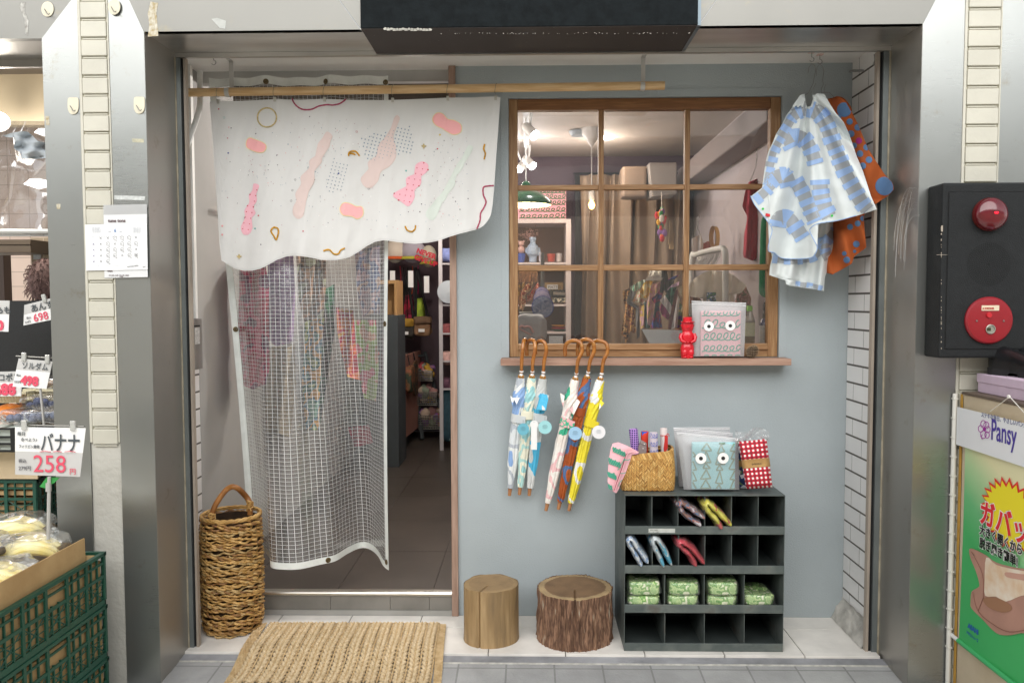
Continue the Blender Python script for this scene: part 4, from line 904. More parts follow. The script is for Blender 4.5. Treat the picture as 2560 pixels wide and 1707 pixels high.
mem(wx0 + .0015, gx[0], wz0 + .001, wz1 - .0015, m_fw, 'stile'); mem(gx[1], wx1 - .0015, wz0 + .001, wz1 - .0015, m_fw, 'stile')
mem(gx[0], gx[1], gz[0], wz1 - .0015, m_fd, 'head_rail'); mem(gx[0], gx[1], wz0 + .001, gz[1], m_fh, 'bottom_rail')
mem(gx[0], gx[1], gz[1] - .028, gz[1] - .018, m_fh, 'drip_moulding', yw0 - .008, yw0 + .001, .002)
mvx = [(zG(a, 550, yw0).x, zG(c_, 550, yw0).x) for a, c_ in ((793, 835), (1462, 1503))]; mhz = [(zG(1100, 848, yw0).z, zG(1100, 808, yw0).z), (zH(1100, 545, yw0).z, zH(1100, 500, yw0).z)]
for a, c_ in mvx:
 b = M(); b.box(a, c_, yw0 + .004, yw1 - .01, gz[1], gz[0]); q = (a + c_) / 2; b.box(q - .004, q + .004, yw0 - .001, yw0 + .005, gz[1], gz[0]); b.build('muntin', m_fw, t, bevel=.003)
xs = [gx[0], mvx[0][0], mvx[0][1], mvx[1][0], mvx[1][1], gx[1]]
for a, c_ in mhz:
 for i in (0, 2, 4):
  b = M(); b.box(xs[i], xs[i + 1], yw0 + .005, yw1 - .012, a, c_); b.build('glazing_bar', m_fh, t, bevel=.003)
zs = [gz[1], mhz[1][0], mhz[1][1], mhz[0][0], mhz[0][1], gz[0]]
m_gls = sheet('window_glass', '#ffffff', .012, .02, .04, .03, 2.2, '#e8e6e4')
for i in (0, 2, 4):
 for j in (0, 2, 4):
  b = M(); nn = 8; x0, x1, z0, z1_ = xs[i] - .004, xs[i + 1] + .004, zs[j] - .004, zs[j + 1] + .004; b.box(x0, x1, .038, .041, z0, z1_); b.build('pane', m_gls, t)
fin(t)
yk = -.10; k0, k1 = zI(98, 255, yk), P(1979, 903, yk)
SZT = (zI(98, 232, yk).z + P(1979, 894, yk).z) / 2; SZB = (zI(98, 282, yk).z + P(1979, 906, yk).z) / 2
SZT = wz0 - .001
b = M(); b.box(k0.x, k1.x, yk, -.001, SZT - .030, SZT); tag(b.build('sill_board', mat('sill_wood', '#b08f7c', .55, c2='#957260', vs=8, st=(.6, 9, 9), b=.08, bs=30), bevel=.002), 'long pinkish wooden board below the window carrying the umbrella handles', 'window sill')
# ---- printed loops for the pink pouches
m_teal = mat('teal_print', '#4fa58b', .8); m_pinkc = mat('pink_cotton', '#efb7be', .85, v=.03, vs=10, b=.2, bs=120)
m_frost = sheet('frosted_zip_bag', '#dcdcde', .62, .35, .04, .15, 20); m_frost2 = sheet('frosted_zip_bag_front', '#e6e6e8', .2, .35, .05, .15, 20)
m_eye = mat('eye_white', '#f1efec', .6); m_pup = mat('eye_black', '#1b1b1d', .5)
def zipbag(z, quad, Yb, th, inner, inner_m, eyes, er, lab, nm, prints, parent_group=None, zipy=None, cat_='pouch', slider=None, decor=True):
 """frosted zip pouch standing up: quad = four crop corners, inner = rect of the folded cloth in it"""
 t = thing(nm, lab, cat_, parent_group); (ax_, ay), (bx, by), (cx_, cy_), (dx, dy) = quad
 def bag(u, v, s_):
  x = (ax_ + (bx - ax_) * u) * (1 - v) + (dx + (cx_ - dx) * u) * v; y = (ay + (by - ay) * u) * (1 - v) + (dy + (cy_ - dy) * u) * v
  bul = max(0, math.sin(math.pi * u)) ** .25 * min(1, v * 4.5) * th / 2; return z(x, y, Yb + s_ * bul + .0015 * mnoise.noise(Vector((u * 6, v * 6, s_))))
 b = M(); b.grid(lambda u, v: bag(u, v, 1), 14, 14); b.build('bag_back', m_frost, t, smooth=True)
 if inner:
  i0, j0, i1, j1 = inner; yi = Yb - th * .22; a, c_ = z(i0, j0, yi), z(i1, j1, yi)
  b = M(); b.box(a.x, c_.x, yi, yi + th * .4, c_.z, a.z); cl = b.build('folded_cloth', inner_m, t, bevel=.004)
  S = lambda x, y, e_=.001: z(x, y, yi - e_)
  b = M()
  for pts, r_ in prints:
   pl = [q for q in pts]; seg = []
   for q in pl + [None]:
    if q and i0 + 2 < q[0] < i1 - 2 and j0 + 2 < q[1] < j1 - 2: seg.append(S(q[0], q[1], .0006))
    else:
     if len(seg) > 1: b.tube(seg, r_, 6)
     seg = []
  b.build('print', [m_teal if decor is True else decor], cl)
 b = M(); b.grid(lambda u, v: bag(u, v, -1), 14, 14); b.build('bag_front', m_frost2, t, smooth=True)
 for (ex, ey) in eyes:
  yf2 = z(ex, ey, Yb - th / 2 - .001); b = M(); b.lathe([(.0001, .0), (z.k(er, Yb), .0), (z.k(er, Yb), .0012), (.0001, .0012)], yf2, 28, (0, -1, 0), cap=False); e1 = b.build('eye', m_eye, t, smooth=True)
  b = M(); b.lathe([(.0001, .0), (z.k(er * .36, Yb), .0), (z.k(er * .36, Yb), .002), (.0001, .0022)], yf2, 18, (0, -1, 0), cap=False); b.build('pupil', m_pup, e1, smooth=True)
 b = M(); b.tube([z(ax_, ay + 4, Yb - .001), z(bx, by + 4, Yb - .001)], .0018, 6); b.tube([z(ax_ + 3, ay + (zipy or 14), Yb - .001), z(bx - 3, by + (zipy or 14), Yb - .001)], .0014, 6)
 if slider: b.obox(z(slider[0], slider[1], Yb - .003), (.009, .004, .005))
 b.build('zip', mat('white_zip', '#e9e9ea', .5), t); return fin(t)
pr = []
for y, h, n_, sd in ((705, 130, 6, 1), (945, 150, 5, 2), (1180, 150, 6, 3), (1400, 140, 6, 4)): pr.append((loops(585, 1345, y, h, n_, sd), .0028))
pr.append((loops(585, 1345, 1530, 60, 5, 5), .0028))
zipbag(zU, [(384, 412), (1452, 452), (1412, 1496), (416, 1496)], -.045, .03, (568, 604, 1345, 1490), m_pinkc, [(722, 908), (1142, 896)], 96, 'frosted zip pouch with pink cloth, green loops and two round eyes on the window board', 'eyed_pouch', pr, zipy=52, slider=(1345, 455))
# ---- red bottle shaped like a small figure with a hat
t = thing('red_figure_bottle', 'glossy red plastic bottle shaped like a figure in a flat hat on the board', 'bottle')
yb_ = -.05; c = zU(298, 1500, yb_); k = zU.k(1, yb_); c.z = SZT
m_rd = mat('glossy_red_plastic', '#cf1528', .25, v=.08, vs=20, coat=.3)
prof = [(0, 112), (30, 118), (60, 122), (120, 128), (180, 134), (230, 128), (265, 112), (300, 106), (360, 122), (420, 128), (470, 122), (510, 96), (530, 88), (560, 108), (610, 122), (660, 118), (700, 112)]
b = M(); b.lathe([(.001, 0)] + [(interp([(a, q) for a, q in prof], h) * k, h * k) for h in range(0, 701, 20)] + [(.001, 702 * k)], c, 32, cap=False, sc=(1, .72))
for s_ in (-1, 1):
 b.tube([c + Vector((s_ * 118 * k, -30 * k, 480 * k)), c + Vector((s_ * 145 * k, -45 * k, 410 * k)), c + Vector((s_ * 125 * k, -75 * k, 345 * k)), c + Vector((s_ * 48 * k, -95 * k, 312 * k))], [36 * k, 38 * k, 32 * k, 26 * k], 10)
 b.ball(c + Vector((s_ * 60 * k, -62 * k, 110 * k)), 62 * k, 14, (1, .8, 1.3)); b.ball(c + Vector((s_ * 60 * k, -75 * k, 26 * k)), 46 * k, 12, (1, 1.1, .6))
 b.ball(c + Vector((s_ * 112 * k, 0, 640 * k)), 22 * k, 10)
 b.ball(c + Vector((s_ * 42 * k, -80 * k, 632 * k)), 12 * k, 8)
b.ball(c + Vector((0, -86 * k, 605 * k)), 17 * k, 10); b.tube([c + Vector((x * k, -86 * k, (575 + abs(x) * .25) * k)) for x in (-32, -16, 0, 16, 32)], 5 * k, 6); b.ball(c + Vector((0, -90 * k, 318 * k)), 30 * k, 10)
b.build('body', m_rd, t, smooth=True, ang=60)
b = M(); b.lathe([(.001, 700 * k), (134 * k, 700 * k), (138 * k, 708 * k), (134 * k, 716 * k), (88 * k, 720 * k), (86 * k, 796 * k), (80 * k, 804 * k), (.001, 804 * k)], c, 32, cap=False); b.build('hat', m_rd, t, smooth=True); fin(t)
# ---- pine cone
t = thing('pine_cone', 'brown pine cone lying beside the frosted pouch on the window board', 'pine cone'); c = zU(1560, 1380, -.05); c.z = SZT + zU.k(112, -.05); b = M(); r_ = zU.k(112, -.05); axd = Vector((.55, -.2, .8)).normalized(); u_ = axd.cross(Vector((0, 1, 0))).normalized(); w2 = axd.cross(u_)
b.ball(c, r_ * .8, 12)
for i in range(90):
 a = i * 2.399; h = -1 + 2 * (i + .5) / 90; rr = math.sqrt(max(0, 1 - h * h)); rr = rr * (1 - .15 * h); o = (u_ * math.cos(a) + w2 * math.sin(a)); p0 = c + (axd * h * 1.15 + o * rr * .55) * r_; p1 = c + (axd * (h * 1.15 + .22) + o * rr * 1.02) * r_; sd_ = axd.cross(o).normalized() * r_ * .16
 b.cur = 0; b.slab([p0 - sd_ * .5, p0 + sd_ * .5, p1 + sd_, p1 - sd_], axd * r_ * .07); b.cur = 1; b.slab([p1 - sd_ * .95, p1 + sd_ * .95, p1 + sd_ * .7 + axd * r_ * .09 + o * r_ * .02, p1 - sd_ * .7 + axd * r_ * .09 + o * r_ * .02], o * r_ * .05)
b.build('scales', [mat('cone_brown', '#4a382a', .8, v=.3, vs=60), mat('cone_tip', '#b9a487', .8, v=.2, vs=60)], t); fin(t)
# ---- bottles behind the glass
t = thing('drink_bottle', 'clear bottle with bright green cap standing behind the glass beside the frosted pouch', 'bottle'); c = zU(1520, 1248, .12); k = zU.k(1, .12)
b = M(); b.lathe([(.001, 0), (92 * k, 0), (98 * k, 10 * k), (98 * k, 420 * k), (88 * k, 470 * k), (50 * k, 600 * k), (44 * k, 640 * k), (.001, 640 * k)], c, 28, cap=False); b.build('bottle_body', sheet('bottle_plastic', '#a39c84', .45, .05, .1), t, smooth=True)
b = M(); b.lathe([(.001, 4 * k), (90 * k, 4 * k), (90 * k, 200 * k), (.001, 200 * k)], c, 28, cap=False); b.build('drink', mat('amber_tea', '#8d6a2b', .3), t, smooth=True)
b = M(); b.lathe([(100 * k, 148 * k), (100 * k, 412 * k)], c, 28, cap=False); b.build('label', mat('bottle_label', '#cfcfb4', .7, v=.15, vs=60, c2='#bfc6a6'), t, smooth=True)
b = M(); b.lathe([(.001, 640 * k), (56 * k, 640 * k), (56 * k, 735 * k), (52 * k, 742 * k), (.001, 742 * k)], c + Vector((-.002, 0, 0)), 28, cap=False); b.build('cap', mat('lime_cap', '#7cc43a', .4), t, smooth=True); fin(t)
t = thing('spray_bottle', 'dark blue spray bottle with black nozzle and white label behind the glass at the right', 'spray bottle'); c = zU(1815, 1245, .12)
b = M(); b.lathe([(.001, 0), (98 * k, 0), (104 * k, 10 * k), (104 * k, 370 * k), (80 * k, 450 * k), (48 * k, 485 * k), (.001, 485 * k)], c, 28, cap=False); b.build('bottle_body', mat('blue_glass', '#22235c', .15, coat=.5), t, smooth=True)
b = M(); b.lathe([(106 * k, 6 * k), (106 * k, 358 * k)], c, 28, cap=False); lb = b.build('label', mat('paper_label', '#c9c9c6', .7, v=.06, vs=30), t, smooth=True)
b = M(); b.lathe([(.001, 485 * k), (46 * k, 485 * k), (50 * k, 500 * k), (46 * k, 590 * k), (26 * k, 610 * k), (26 * k, 640 * k), (.001, 640 * k)], c, 20, cap=False); b.obox(c + Vector((-6 * k, 0, 700 * k)), (60 * k, 60 * k, 120 * k)); b.obox(c + Vector((30 * k, -30 * k, 690 * k)), (50 * k, 60 * k, 30 * k), (.3, 0, 0)); b.lathe([(30 * k, 0), (26 * k, 70 * k), (.001, 74 * k)], c + Vector((0, 0, 740 * k)), 14, cap=False); b.build('nozzle', mat('black_plastic', '#1c1c1e', .3), t, bevel=.001)
text('DAILY-HAND', .006, (c.x - 70 * k, c.y - 107 * k, c.z + 285 * k), m_ink, lb)
for i in range(6): text('mmmmmmmmmm', .004, (c.x - 70 * k, c.y - 107 * k, c.z + (240 - i * 30) * k), mat('grey_ink', '#6b6b6f', .8), lb, 'small_print')
fin(t)
# ================================================================ UMBRELLAS
m_cane = mat('varnished_cane', '#b97a33', .22, c2=['#94571f', '#cf9a50'], vs=14, b=.04, bs=50, coat=.5, lo=.3, hi=.7)
m_pl = mat('white_plastic', '#eeeeec', .35); m_tip = mat('wood_ferrule', '#8f5f3c', .45, c2='#b98357', vs=18); m_peg = mat('amber_rib_tip', '#c98f3d', .4)
def umbrella(lab, hook, collar, tip, cols, band, bandcol, tag_, ys=-.135, seed=1, sc=12, bside=1, bw=1, wide=1, Yt=-.045, canw=None, flaps=(), pk=520):
 t = thing('umbrella', lab, 'umbrella', 'folded umbrellas hooked on the window board'); rd = random.Random(seed)
 kk = zI.k(1, -.1); A = zI(collar[0], collar[1], ys); B = zI(tip[0], tip[1], Yt)
 hp = [A + Vector((0, 0, -.004))] + [zI(x, y, yy) for x, y, yy in hook]; n_ = len(hp)
 hp = [Vector(q) for q in cat([tuple(q) for q in hp], 7)]; b = M(); b.tube(hp, [.0078 if i < 6 else .0088 for i in range(len(hp) - 2)] + [.0088, .007], 14); b.build('handle', m_cane, t, smooth=True)
 ax = (B - A); Lg = ax.length; d_ = ax.normalized(); sdv = d_.cross(Vector((0, 1, 0))).normalized(); fw = d_.cross(sdv).normalized()
 if fw.y > 0: fw = -fw
 Kp = Lg / (abs(tip[1] - collar[1]))                    # metres per crop pixel along the shaft
 b = M(); b.lathe([(.0075, -.008), (.0095, -.007), (.0095, .0), (.0065, .002), (.0065, .010), (.009, .012), (.009, .018), (.005, .02)], A, 18, d_); b.build('collar', m_pl, t, smooth=True)
 fe = 64 * Kp; b = M(); b.lathe([(.008, Lg - fe), (.0095, Lg - fe + .004), (.0078, Lg - .001), (.005, Lg)], A, 16, d_); b.build('ferrule', m_tip, t, smooth=True)
 b = M()
 for k in range(8):
  a = k * math.pi / 4 + .2; o = (sdv * math.cos(a) + fw * math.sin(a)) * .0105; b.tube([A + d_ * .014 + o, A + d_ * .032 + o * 1.1], .0024, 6)
 b.build('rib_tips', m_peg, t, smooth=True)
 y_c = collar[1]; wtab = canw or [(y_c + 40, 34), (y_c + 90, 38), (y_c + 150, 46), (pk, 54), (band - 40, 44), (band, 40), (band + 40, 42), (band + 200, 45), (tip[1] - 250, 38), (tip[1] - 110, 27), (tip[1] - 66, 22)]
 y0_, y1_ = wtab[0][0], wtab[-1][0]
 def cf(u, v):
  y = y0_ + (y1_ - y0_) * v; h = (y - y_c) * Kp; a = 2 * math.pi * u; w_ = interp(wtab, y) * kk * wide
  tw = 5.5 * math.exp(-(v / .16)) + 1.2 * v
  pl = abs(math.sin(4 * a + tw * 4 + seed)); r_ = w_ * (.80 + .22 * pl) * (1 + .10 * mnoise.noise(Vector((math.cos(a) * 2, math.sin(a) * 2, v * 11 + seed))))
  if v > .94: r_ *= 1 + .12 * math.sin(a * 8)
  return A + d_ * h + sdv * (math.cos(a) * r_) + fw * (math.sin(a) * r_ * .8) + fw * .004
 cm = blocks('umbrella_fabric_%d' % seed, cols, sc, .65, (1, 1, .55), .35)
 b = M(); b.grid(cf, 96, 70); cv = b.build('canopy', cm, t, smooth=True, ang=75)
 for fx in flaps:                                        # loose corners of cloth above the strap
  b = M(); pts = [zI(x, y, ys - .012 - .006 * i) for i, (x, y) in enumerate(fx)]; b.slab(pts, (0, .004, 0)); b.slab([q + Vector((0, .012, -.004)) for q in pts], (0, .004, 0)); b.build('loose_fold', cm, cv, bevel=.001)
 # strap with its tab
 hb = (band - y_c) * Kp; rb = 45 * kk; bc_ = A + d_ * hb
 b = M(); sw = 34 * kk * bw
 b.lathe([(rb * .98, -sw), (rb * 1.04, -sw), (rb * 1.04, sw), (rb * .98, sw)], bc_ + fw * .004, 30, d_, cap=False, sc=(1, .9))
 if bside: b.slab([bc_ + fw * rb * 1.0 + sdv * bside * rb * -.2 - d_ * sw, bc_ + fw * rb * 1.05 + sdv * bside * rb * 1.5 - d_ * sw * .7, bc_ + fw * rb * 1.05 + sdv * bside * rb * 1.5 + d_ * sw * 1.1, bc_ + fw * rb * 1.0 - sdv * bside * rb * .2 + d_ * sw], fw * .002)
 b.build('strap', bandcol, t, bevel=.0006)
 if tag_:
  tx, ty, tr, tc_, rect = tag_; c = zI(tx, ty, ys - .028); b = M()
  if rect: a_, c2_ = zI(rect[0], rect[1], ys - .03), zI(rect[2], rect[3], ys - .03); b.box(a_.x, c2_.x, ys - .03, ys - .0292, c2_.z, a_.z)
  b.lathe([(.0001, -.0004), (tr * kk, -.0004), (tr * kk, .0004), (.0001, .0004)], c, 36, (0, 1, 0), cap=False)
  tg = b.build('paper_tag', mat('tag_' + tc_.strip('#'), tc_, .7), t)
  for i, wd_ in enumerate((.5, .75, .6, .8, .5)):
   b = M(); zz_ = c.z + (.010 - i * .004); b.box(c.x - wd_ * tr * kk * .55, c.x + wd_ * tr * kk * .55, c.y - .0011, c.y - .0006, zz_, zz_ + .0007); b.build('tag_print', mat('tag_ink', '#5a7077', .8), tg)
  b = M(); b.tube([c + Vector((0, 0, tr * kk)), c + Vector((0, .004, tr * kk + .018))], .0006, 5); b.build('tag_string', mat('tag_string', '#444444', .8), t)
 return fin(t)
grb = mat('grey_white_strap', '#cfd3d4', .7); crb = mat('cream_strap', '#ece8d2', .7)
umbrella('umbrella with white and pale blue canopy, leftmost of the group of three', [(265, 250, -.15), (272, 160, -.15), (279, 105, -.135), (292, 92, -.105), (300, 130, -.07), (302, 190, -.06)], (262, 345), (168, 1312), ['#dfe4e6', '#b9c0c8', '#e9eceb', '#8fb0dd', '#e4e8ea'], 690, grb, (276, 792, 46, '#69aec0', None), seed=1, sc=9, bside=1, wide=.98, flaps=([(175, 530), (205, 560), (190, 610)], [(196, 545), (250, 545), (225, 600)]))
umbrella('umbrella with cream and mint canopy, middle of the group of three', [(352, 260, -.15), (368, 170, -.15), (365, 112, -.14), (338, 93, -.12), (310, 115, -.09), (303, 160, -.075), (305, 215, -.068)], (348, 345), (246, 1305), ['#efeeda', '#b5ddd8', '#efeeda', '#9fd2d4', '#f0eedd'], 665, crb, (362, 755, 32, '#e6e6e4', (337, 740, 384, 952)), seed=2, sc=13, bside=-.8, wide=.95)
umbrella('umbrella with grey and turquoise canopy, rightmost of the group of three', [(440, 260, -.145), (457, 180, -.145), (445, 118, -.14), (410, 100, -.125), (378, 122, -.09), (370, 170, -.075), (372, 205, -.068)], (434, 350), (322, 1312), ['#cfd1d0', '#d9dcdb', '#4fb7dd', '#c9ccca', '#e4e6e6'], 685, grb, (447, 777, 52, '#9bd0d3', None), seed=3, sc=8, bside=1, bw=1.05, flaps=([(425, 512), (478, 528), (455, 645), (380, 640)],))
umbrella('umbrella with off white, pink and green canopy, leftmost of the right hand group', [(705, 260, -.155), (738, 180, -.155), (725, 118, -.15), (675, 97, -.14), (620, 118, -.12), (603, 160, -.108), (606, 218, -.098)], (693, 360), (454, 1430), ['#f2ece4', '#f0c4c4', '#f4efe8', '#f3e9e0', '#41b18c'], 722, blocks('pink_green_strap', ['#f0b9bb', '#49b890', '#f0b9bb'], 40), (684, 825, 52, '#9cc2dd', None), seed=4, sc=11, bside=1, bw=1.1, flaps=([(566, 508), (600, 530), (590, 620), (572, 560)], [(700, 555), (722, 578), (672, 680), (640, 640)]))
umbrella('umbrella with rust brown and blue canopy, middle of the right hand group', [(800, 260, -.15), (832, 180, -.15), (822, 112, -.15), (770, 88, -.14), (718, 108, -.11), (703, 150, -.09), (703, 215, -.08)], (785, 350), (551, 1420), ['#a9531f', '#a04c1c', '#506f9c', '#b05a26', '#9c4a1c'], 640, mat('rust_strap', '#9c4a20', .7), None, seed=5, sc=10, bside=0)
umbrella('umbrella with bright yellow and white canopy, rightmost on the board', [(905, 260, -.145), (936, 190, -.145), (928, 125, -.14), (870, 98, -.13), (808, 118, -.10), (785, 150, -.08), (786, 215, -.068)], (890, 362), (634, 1430), ['#f1e13a', '#f5e64a', '#eef0ee', '#f1e13a', '#f0de30'], 725, mat('yellow_strap', '#e9d62f', .7), (868, 815, 52, '#e9e9ea', None), seed=6, sc=9, bside=1, bw=.95, flaps=([(880, 560), (912, 588), (870, 640)],))
# ================================================================ ON TOP OF THE METAL SHELF
ST = SZ + .003
# ---- woven bamboo basket
t = thing('bamboo_basket', 'small woven bamboo basket full of rolled cloths on top of the metal shelf', 'basket')
q0, q1 = zR(262, 1465, fy + .055), zR(1312, 1450, fy + .055); bx0, bx1 = q0.x, q1.x; byf = fy + .055; byb = byf + .15; bh = zR(800, 745, byf).z - ST
rimc = ((bx0 + bx1) / 2 + .001, (byf + byb) / 2); RXr = (zR(1345, 640, byf + .07).x - zR(320, 640, byf + .07).x) / 2
def bask(u, v, e_=0):
 a = 2 * math.pi * u; sg = lambda x, p_: math.copysign(abs(x) ** p_, x); p_ = .28 + .5 * v
 hx = (bx1 - bx0) / 2 * (1 - v) + RXr * v; hy = .072 * (1 - v) + .08 * v; k = 1 + .05 * math.sin(math.pi * v)
 q = (u % 1) * 4; i_ = int(q); f_ = (q - i_) * 2 - 1; sx_, sy_ = ((f_, -1), (1, f_), (-f_, 1), (-1, -f_))[i_ % 4]; n_ = 8 - 5.2 * v; sc_ = (abs(sx_) ** n_ + abs(sy_) ** n_) ** (-1 / n_)
 x = sx_ * sc_ * hx * k; y = sy_ * sc_ * hy * k; d_ = Vector((x, y * 1.2, 0)).normalized()
 top = bh + (.016 * (x / RXr) + .004 * math.sin(a * 3)) * v
 return Vector((rimc[0] + x, rimc[1] + y, ST + .003 + (top - .003) * v)) + d_ * e_ - Vector((0, 0, .004 * (1 - v) * abs(math.cos(a)) * 0))
m_bam = [mat('bamboo_%d' % i, c_, .45, v=.12, vs=40) for i, c_ in enumerate(('#c99b56', '#b98746', '#d8b06c', '#9d6f36'))]
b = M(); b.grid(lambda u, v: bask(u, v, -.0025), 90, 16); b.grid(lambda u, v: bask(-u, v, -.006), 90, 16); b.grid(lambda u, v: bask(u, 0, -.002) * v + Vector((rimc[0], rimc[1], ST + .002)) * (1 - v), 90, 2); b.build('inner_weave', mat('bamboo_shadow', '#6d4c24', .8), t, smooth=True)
b = M(); NU, NV = 84, 17
for i in range(NU):
 for j in range(NV):
  b.cur = rd.choice((0, 0, 1, 2, 0, 1, 3) if (i + j) % 2 else (0, 2, 1, 0)); sl_ = 1.25 if i % 2 else -1.25; e_ = .0012 if (i // 2 + j) % 2 else .0002
  u0, u1 = (i + .04) / NU, (i + .96) / NU; v0, v1 = (j + .06) / NV * .9, (j + .94) / NV * .9; dv_ = sl_ * .5 / NV * .9
  cl = lambda q: max(.0, min(.93, q))
  b.add([bask(u0, cl(v0 - dv_), e_), bask(u1, cl(v0 + dv_), e_ + .0006), bask(u1, cl(v1 + dv_), e_ + .0006), bask(u0, cl(v1 - dv_), e_)], [(0, 1, 2, 3)])
b.build('woven_side', m_bam, t)
b = M(); NW = 76
for i in range(NW):
 b.cur = rd.choice((0, 2, 1)); u0, u1 = i / NW, (i + .9) / NW
 a_, c_, d_, e2 = bask(u0 + .012, .86, .0030), bask(u1 + .012, .86, .0030), bask(u1, 1.0, .0044), bask(u0, 1.0, .0044)
 b.add([a_, c_, d_, e2, bask(u1, 1.02, -.004), bask(u0, 1.02, -.004), bask(u1, .92, -.008), bask(u0, .92, -.008)], [(0, 1, 2, 3), (3, 2, 4, 5), (5, 4, 6, 7)])
b.build('rim_binding', m_bam, t); fin(t)
# ---- rolled cloths in the basket
def roll(pts, m_, lab, rx, ry, nm='rolled_cloth', cap_m=None, deco=None):
 t = thing(nm, lab, 'rolled cloth', 'rolled cloths standing in the bamboo basket'); a, c_ = Vector(pts[0]), Vector(pts[1]); ax = (c_ - a); L_ = ax.length; b = M()
 b.lathe([(1, 0), (1.02, L_ * .3), (1, L_ * .7), (1, L_ - .004), (.94, L_), (.5, L_ - .001), (.46, L_ - .006), (.001, L_ - .006)], a, 28, ax, cap=False, sc=(rx, ry), fr=lambda r_, h, an: r_ * (1 + .04 * math.sin(2 * an + 1) + .02 * math.sin(5 * an + h * 30)))
 cl = b.build('cloth', m_, t, smooth=True, ang=50)
 if deco: deco(cl, a, c_, rx, ry)
 return fin(t)
def gridmat(n, base, line_, per, wd, rot=0):
 M_ = mat(n, base, .8); N, L, p = nodes(M_); tc = N.new('ShaderNodeTexCoord'); sp = N.new('ShaderNodeSeparateXYZ'); L.new(tc.outputs['Object'], sp.inputs[0])
 def ln(o): return math_(N, L, 'LESS_THAN', math_(N, L, 'FRACT', math_(N, L, 'DIVIDE', o, per)), wd)
 mx = N.new('ShaderNodeMix'); mx.data_type = 'RGBA'; mx.inputs[6].default_value = C(base); mx.inputs[7].default_value = C(line_); L.new(math_(N, L, 'MAXIMUM', ln(sp.outputs[0]), ln(sp.outputs[2])), mx.inputs[0]); L.new(mx.outputs[2], p.inputs['Base Color']); return M_
Yr = byf + .075
roll((zR(560, 900, Yr), zR(495, 250, Yr)), gridmat('purple_grid', '#35246b', '#c59ae0', .0098, .26), 'purple and lilac grid patterned rolled cloth, leftmost in the bamboo basket', .0185, .016)
roll((zR(700, 900, Yr + .03), zR(722, 295, Yr + .03)), blocks('red_blue_cloth', ['#e0402c', '#e0402c', '#2460c4'], 16), 'bright red rolled cloth with blue patch behind the lilac looped roll', .016, .012)
def d_loops(cl, a, c_, rx, ry):
 b = M()
 for y, n_ in ((415, 4), (580, 4), (735, 4), (880, 4)):
  pts = loops(775, 1030, y, 85, n_, int(y)); q = []
  for x, yy in pts:
   w_ = zR(x, yy, Yr - .02); ax_ = a.lerp(c_, 1 - (yy - 315) / 700); dx = (w_.x - ax_.x) / rx
   if abs(dx) < .97: q.append(Vector((w_.x, ax_.y - ry * math.sqrt(1 - dx * dx) * 1.05 - .0008, w_.z)))
  if len(q) > 1: b.tube(q, .0010, 5)
 b.build('loop_print', mat('blue_loop_print', '#5f73c0', .8), cl)
roll((zR(905, 1000, Yr - .02), zR(893, 318, Yr - .02)), mat('lilac_cloth', '#cbbfc8', .85, v=.03), 'pale lilac rolled cloth printed with blue loops in the bamboo basket', .0178, .0165, deco=d_loops)
def d_red(cl, a, c_, rx, ry):
 b = M(); yf2 = a.y - ry - .0015
 b.slab([zR(x, y, yf2) for x, y in ((1112, 385), (1175, 385), (1172, 620), (1140, 695), (1095, 690), (1090, 640), (1110, 480))][::-1], (0, .004, 0)); b.tube([zR(x, y, yf2 + .002) for x, y in cat([(1020, 380), (1110, 382), (1150, 370), (1165, 340), (1190, 360), (1200, 400)], 4)], .0014, 6); b.build('red_print', mat('red_print', '#c8302c', .8), cl)
roll((zR(1110, 960, Yr + .02), zR(1092, 235, Yr + .02)), mat('off_white_cloth', '#ddd2cf', .85, v=.03), 'off white rolled cloth with a red printed shape, rightmost in the bamboo basket', .0155, .014, deco=d_red)
t = thing('buttoned_pouch', 'small taupe cloth pouch with two white buttons in the bamboo basket', 'pouch'); yq = Yr - .03
b = M(); b.slab([zR(x, y, yq) for x, y in ((655, 470), (760, 530), (755, 900), (600, 860), (595, 610))][::-1], (0, .012, 0)); pc = b.build('pouch_body', mat('taupe_cloth', '#8d7f7c', .85, v=.06, vs=40), t, bevel=.002)
for x, y in ((712, 548), (688, 632)):
 b = M(); b.lathe([(.0001, 0), (.0024, 0), (.0022, .001), (.0001, .0012)], zR(x, y, yq - .0002), 16, (0, -1, 0), cap=False); b.build('button', mat('white_button', '#e9e6e1', .4), pc)
b = M(); b.tube([zR(x, y, yq - .0004) for x, y in ((630, 535), (690, 565), (757, 580))], .0009, 5); b.build('seam', m_ink, pc); fin(t)
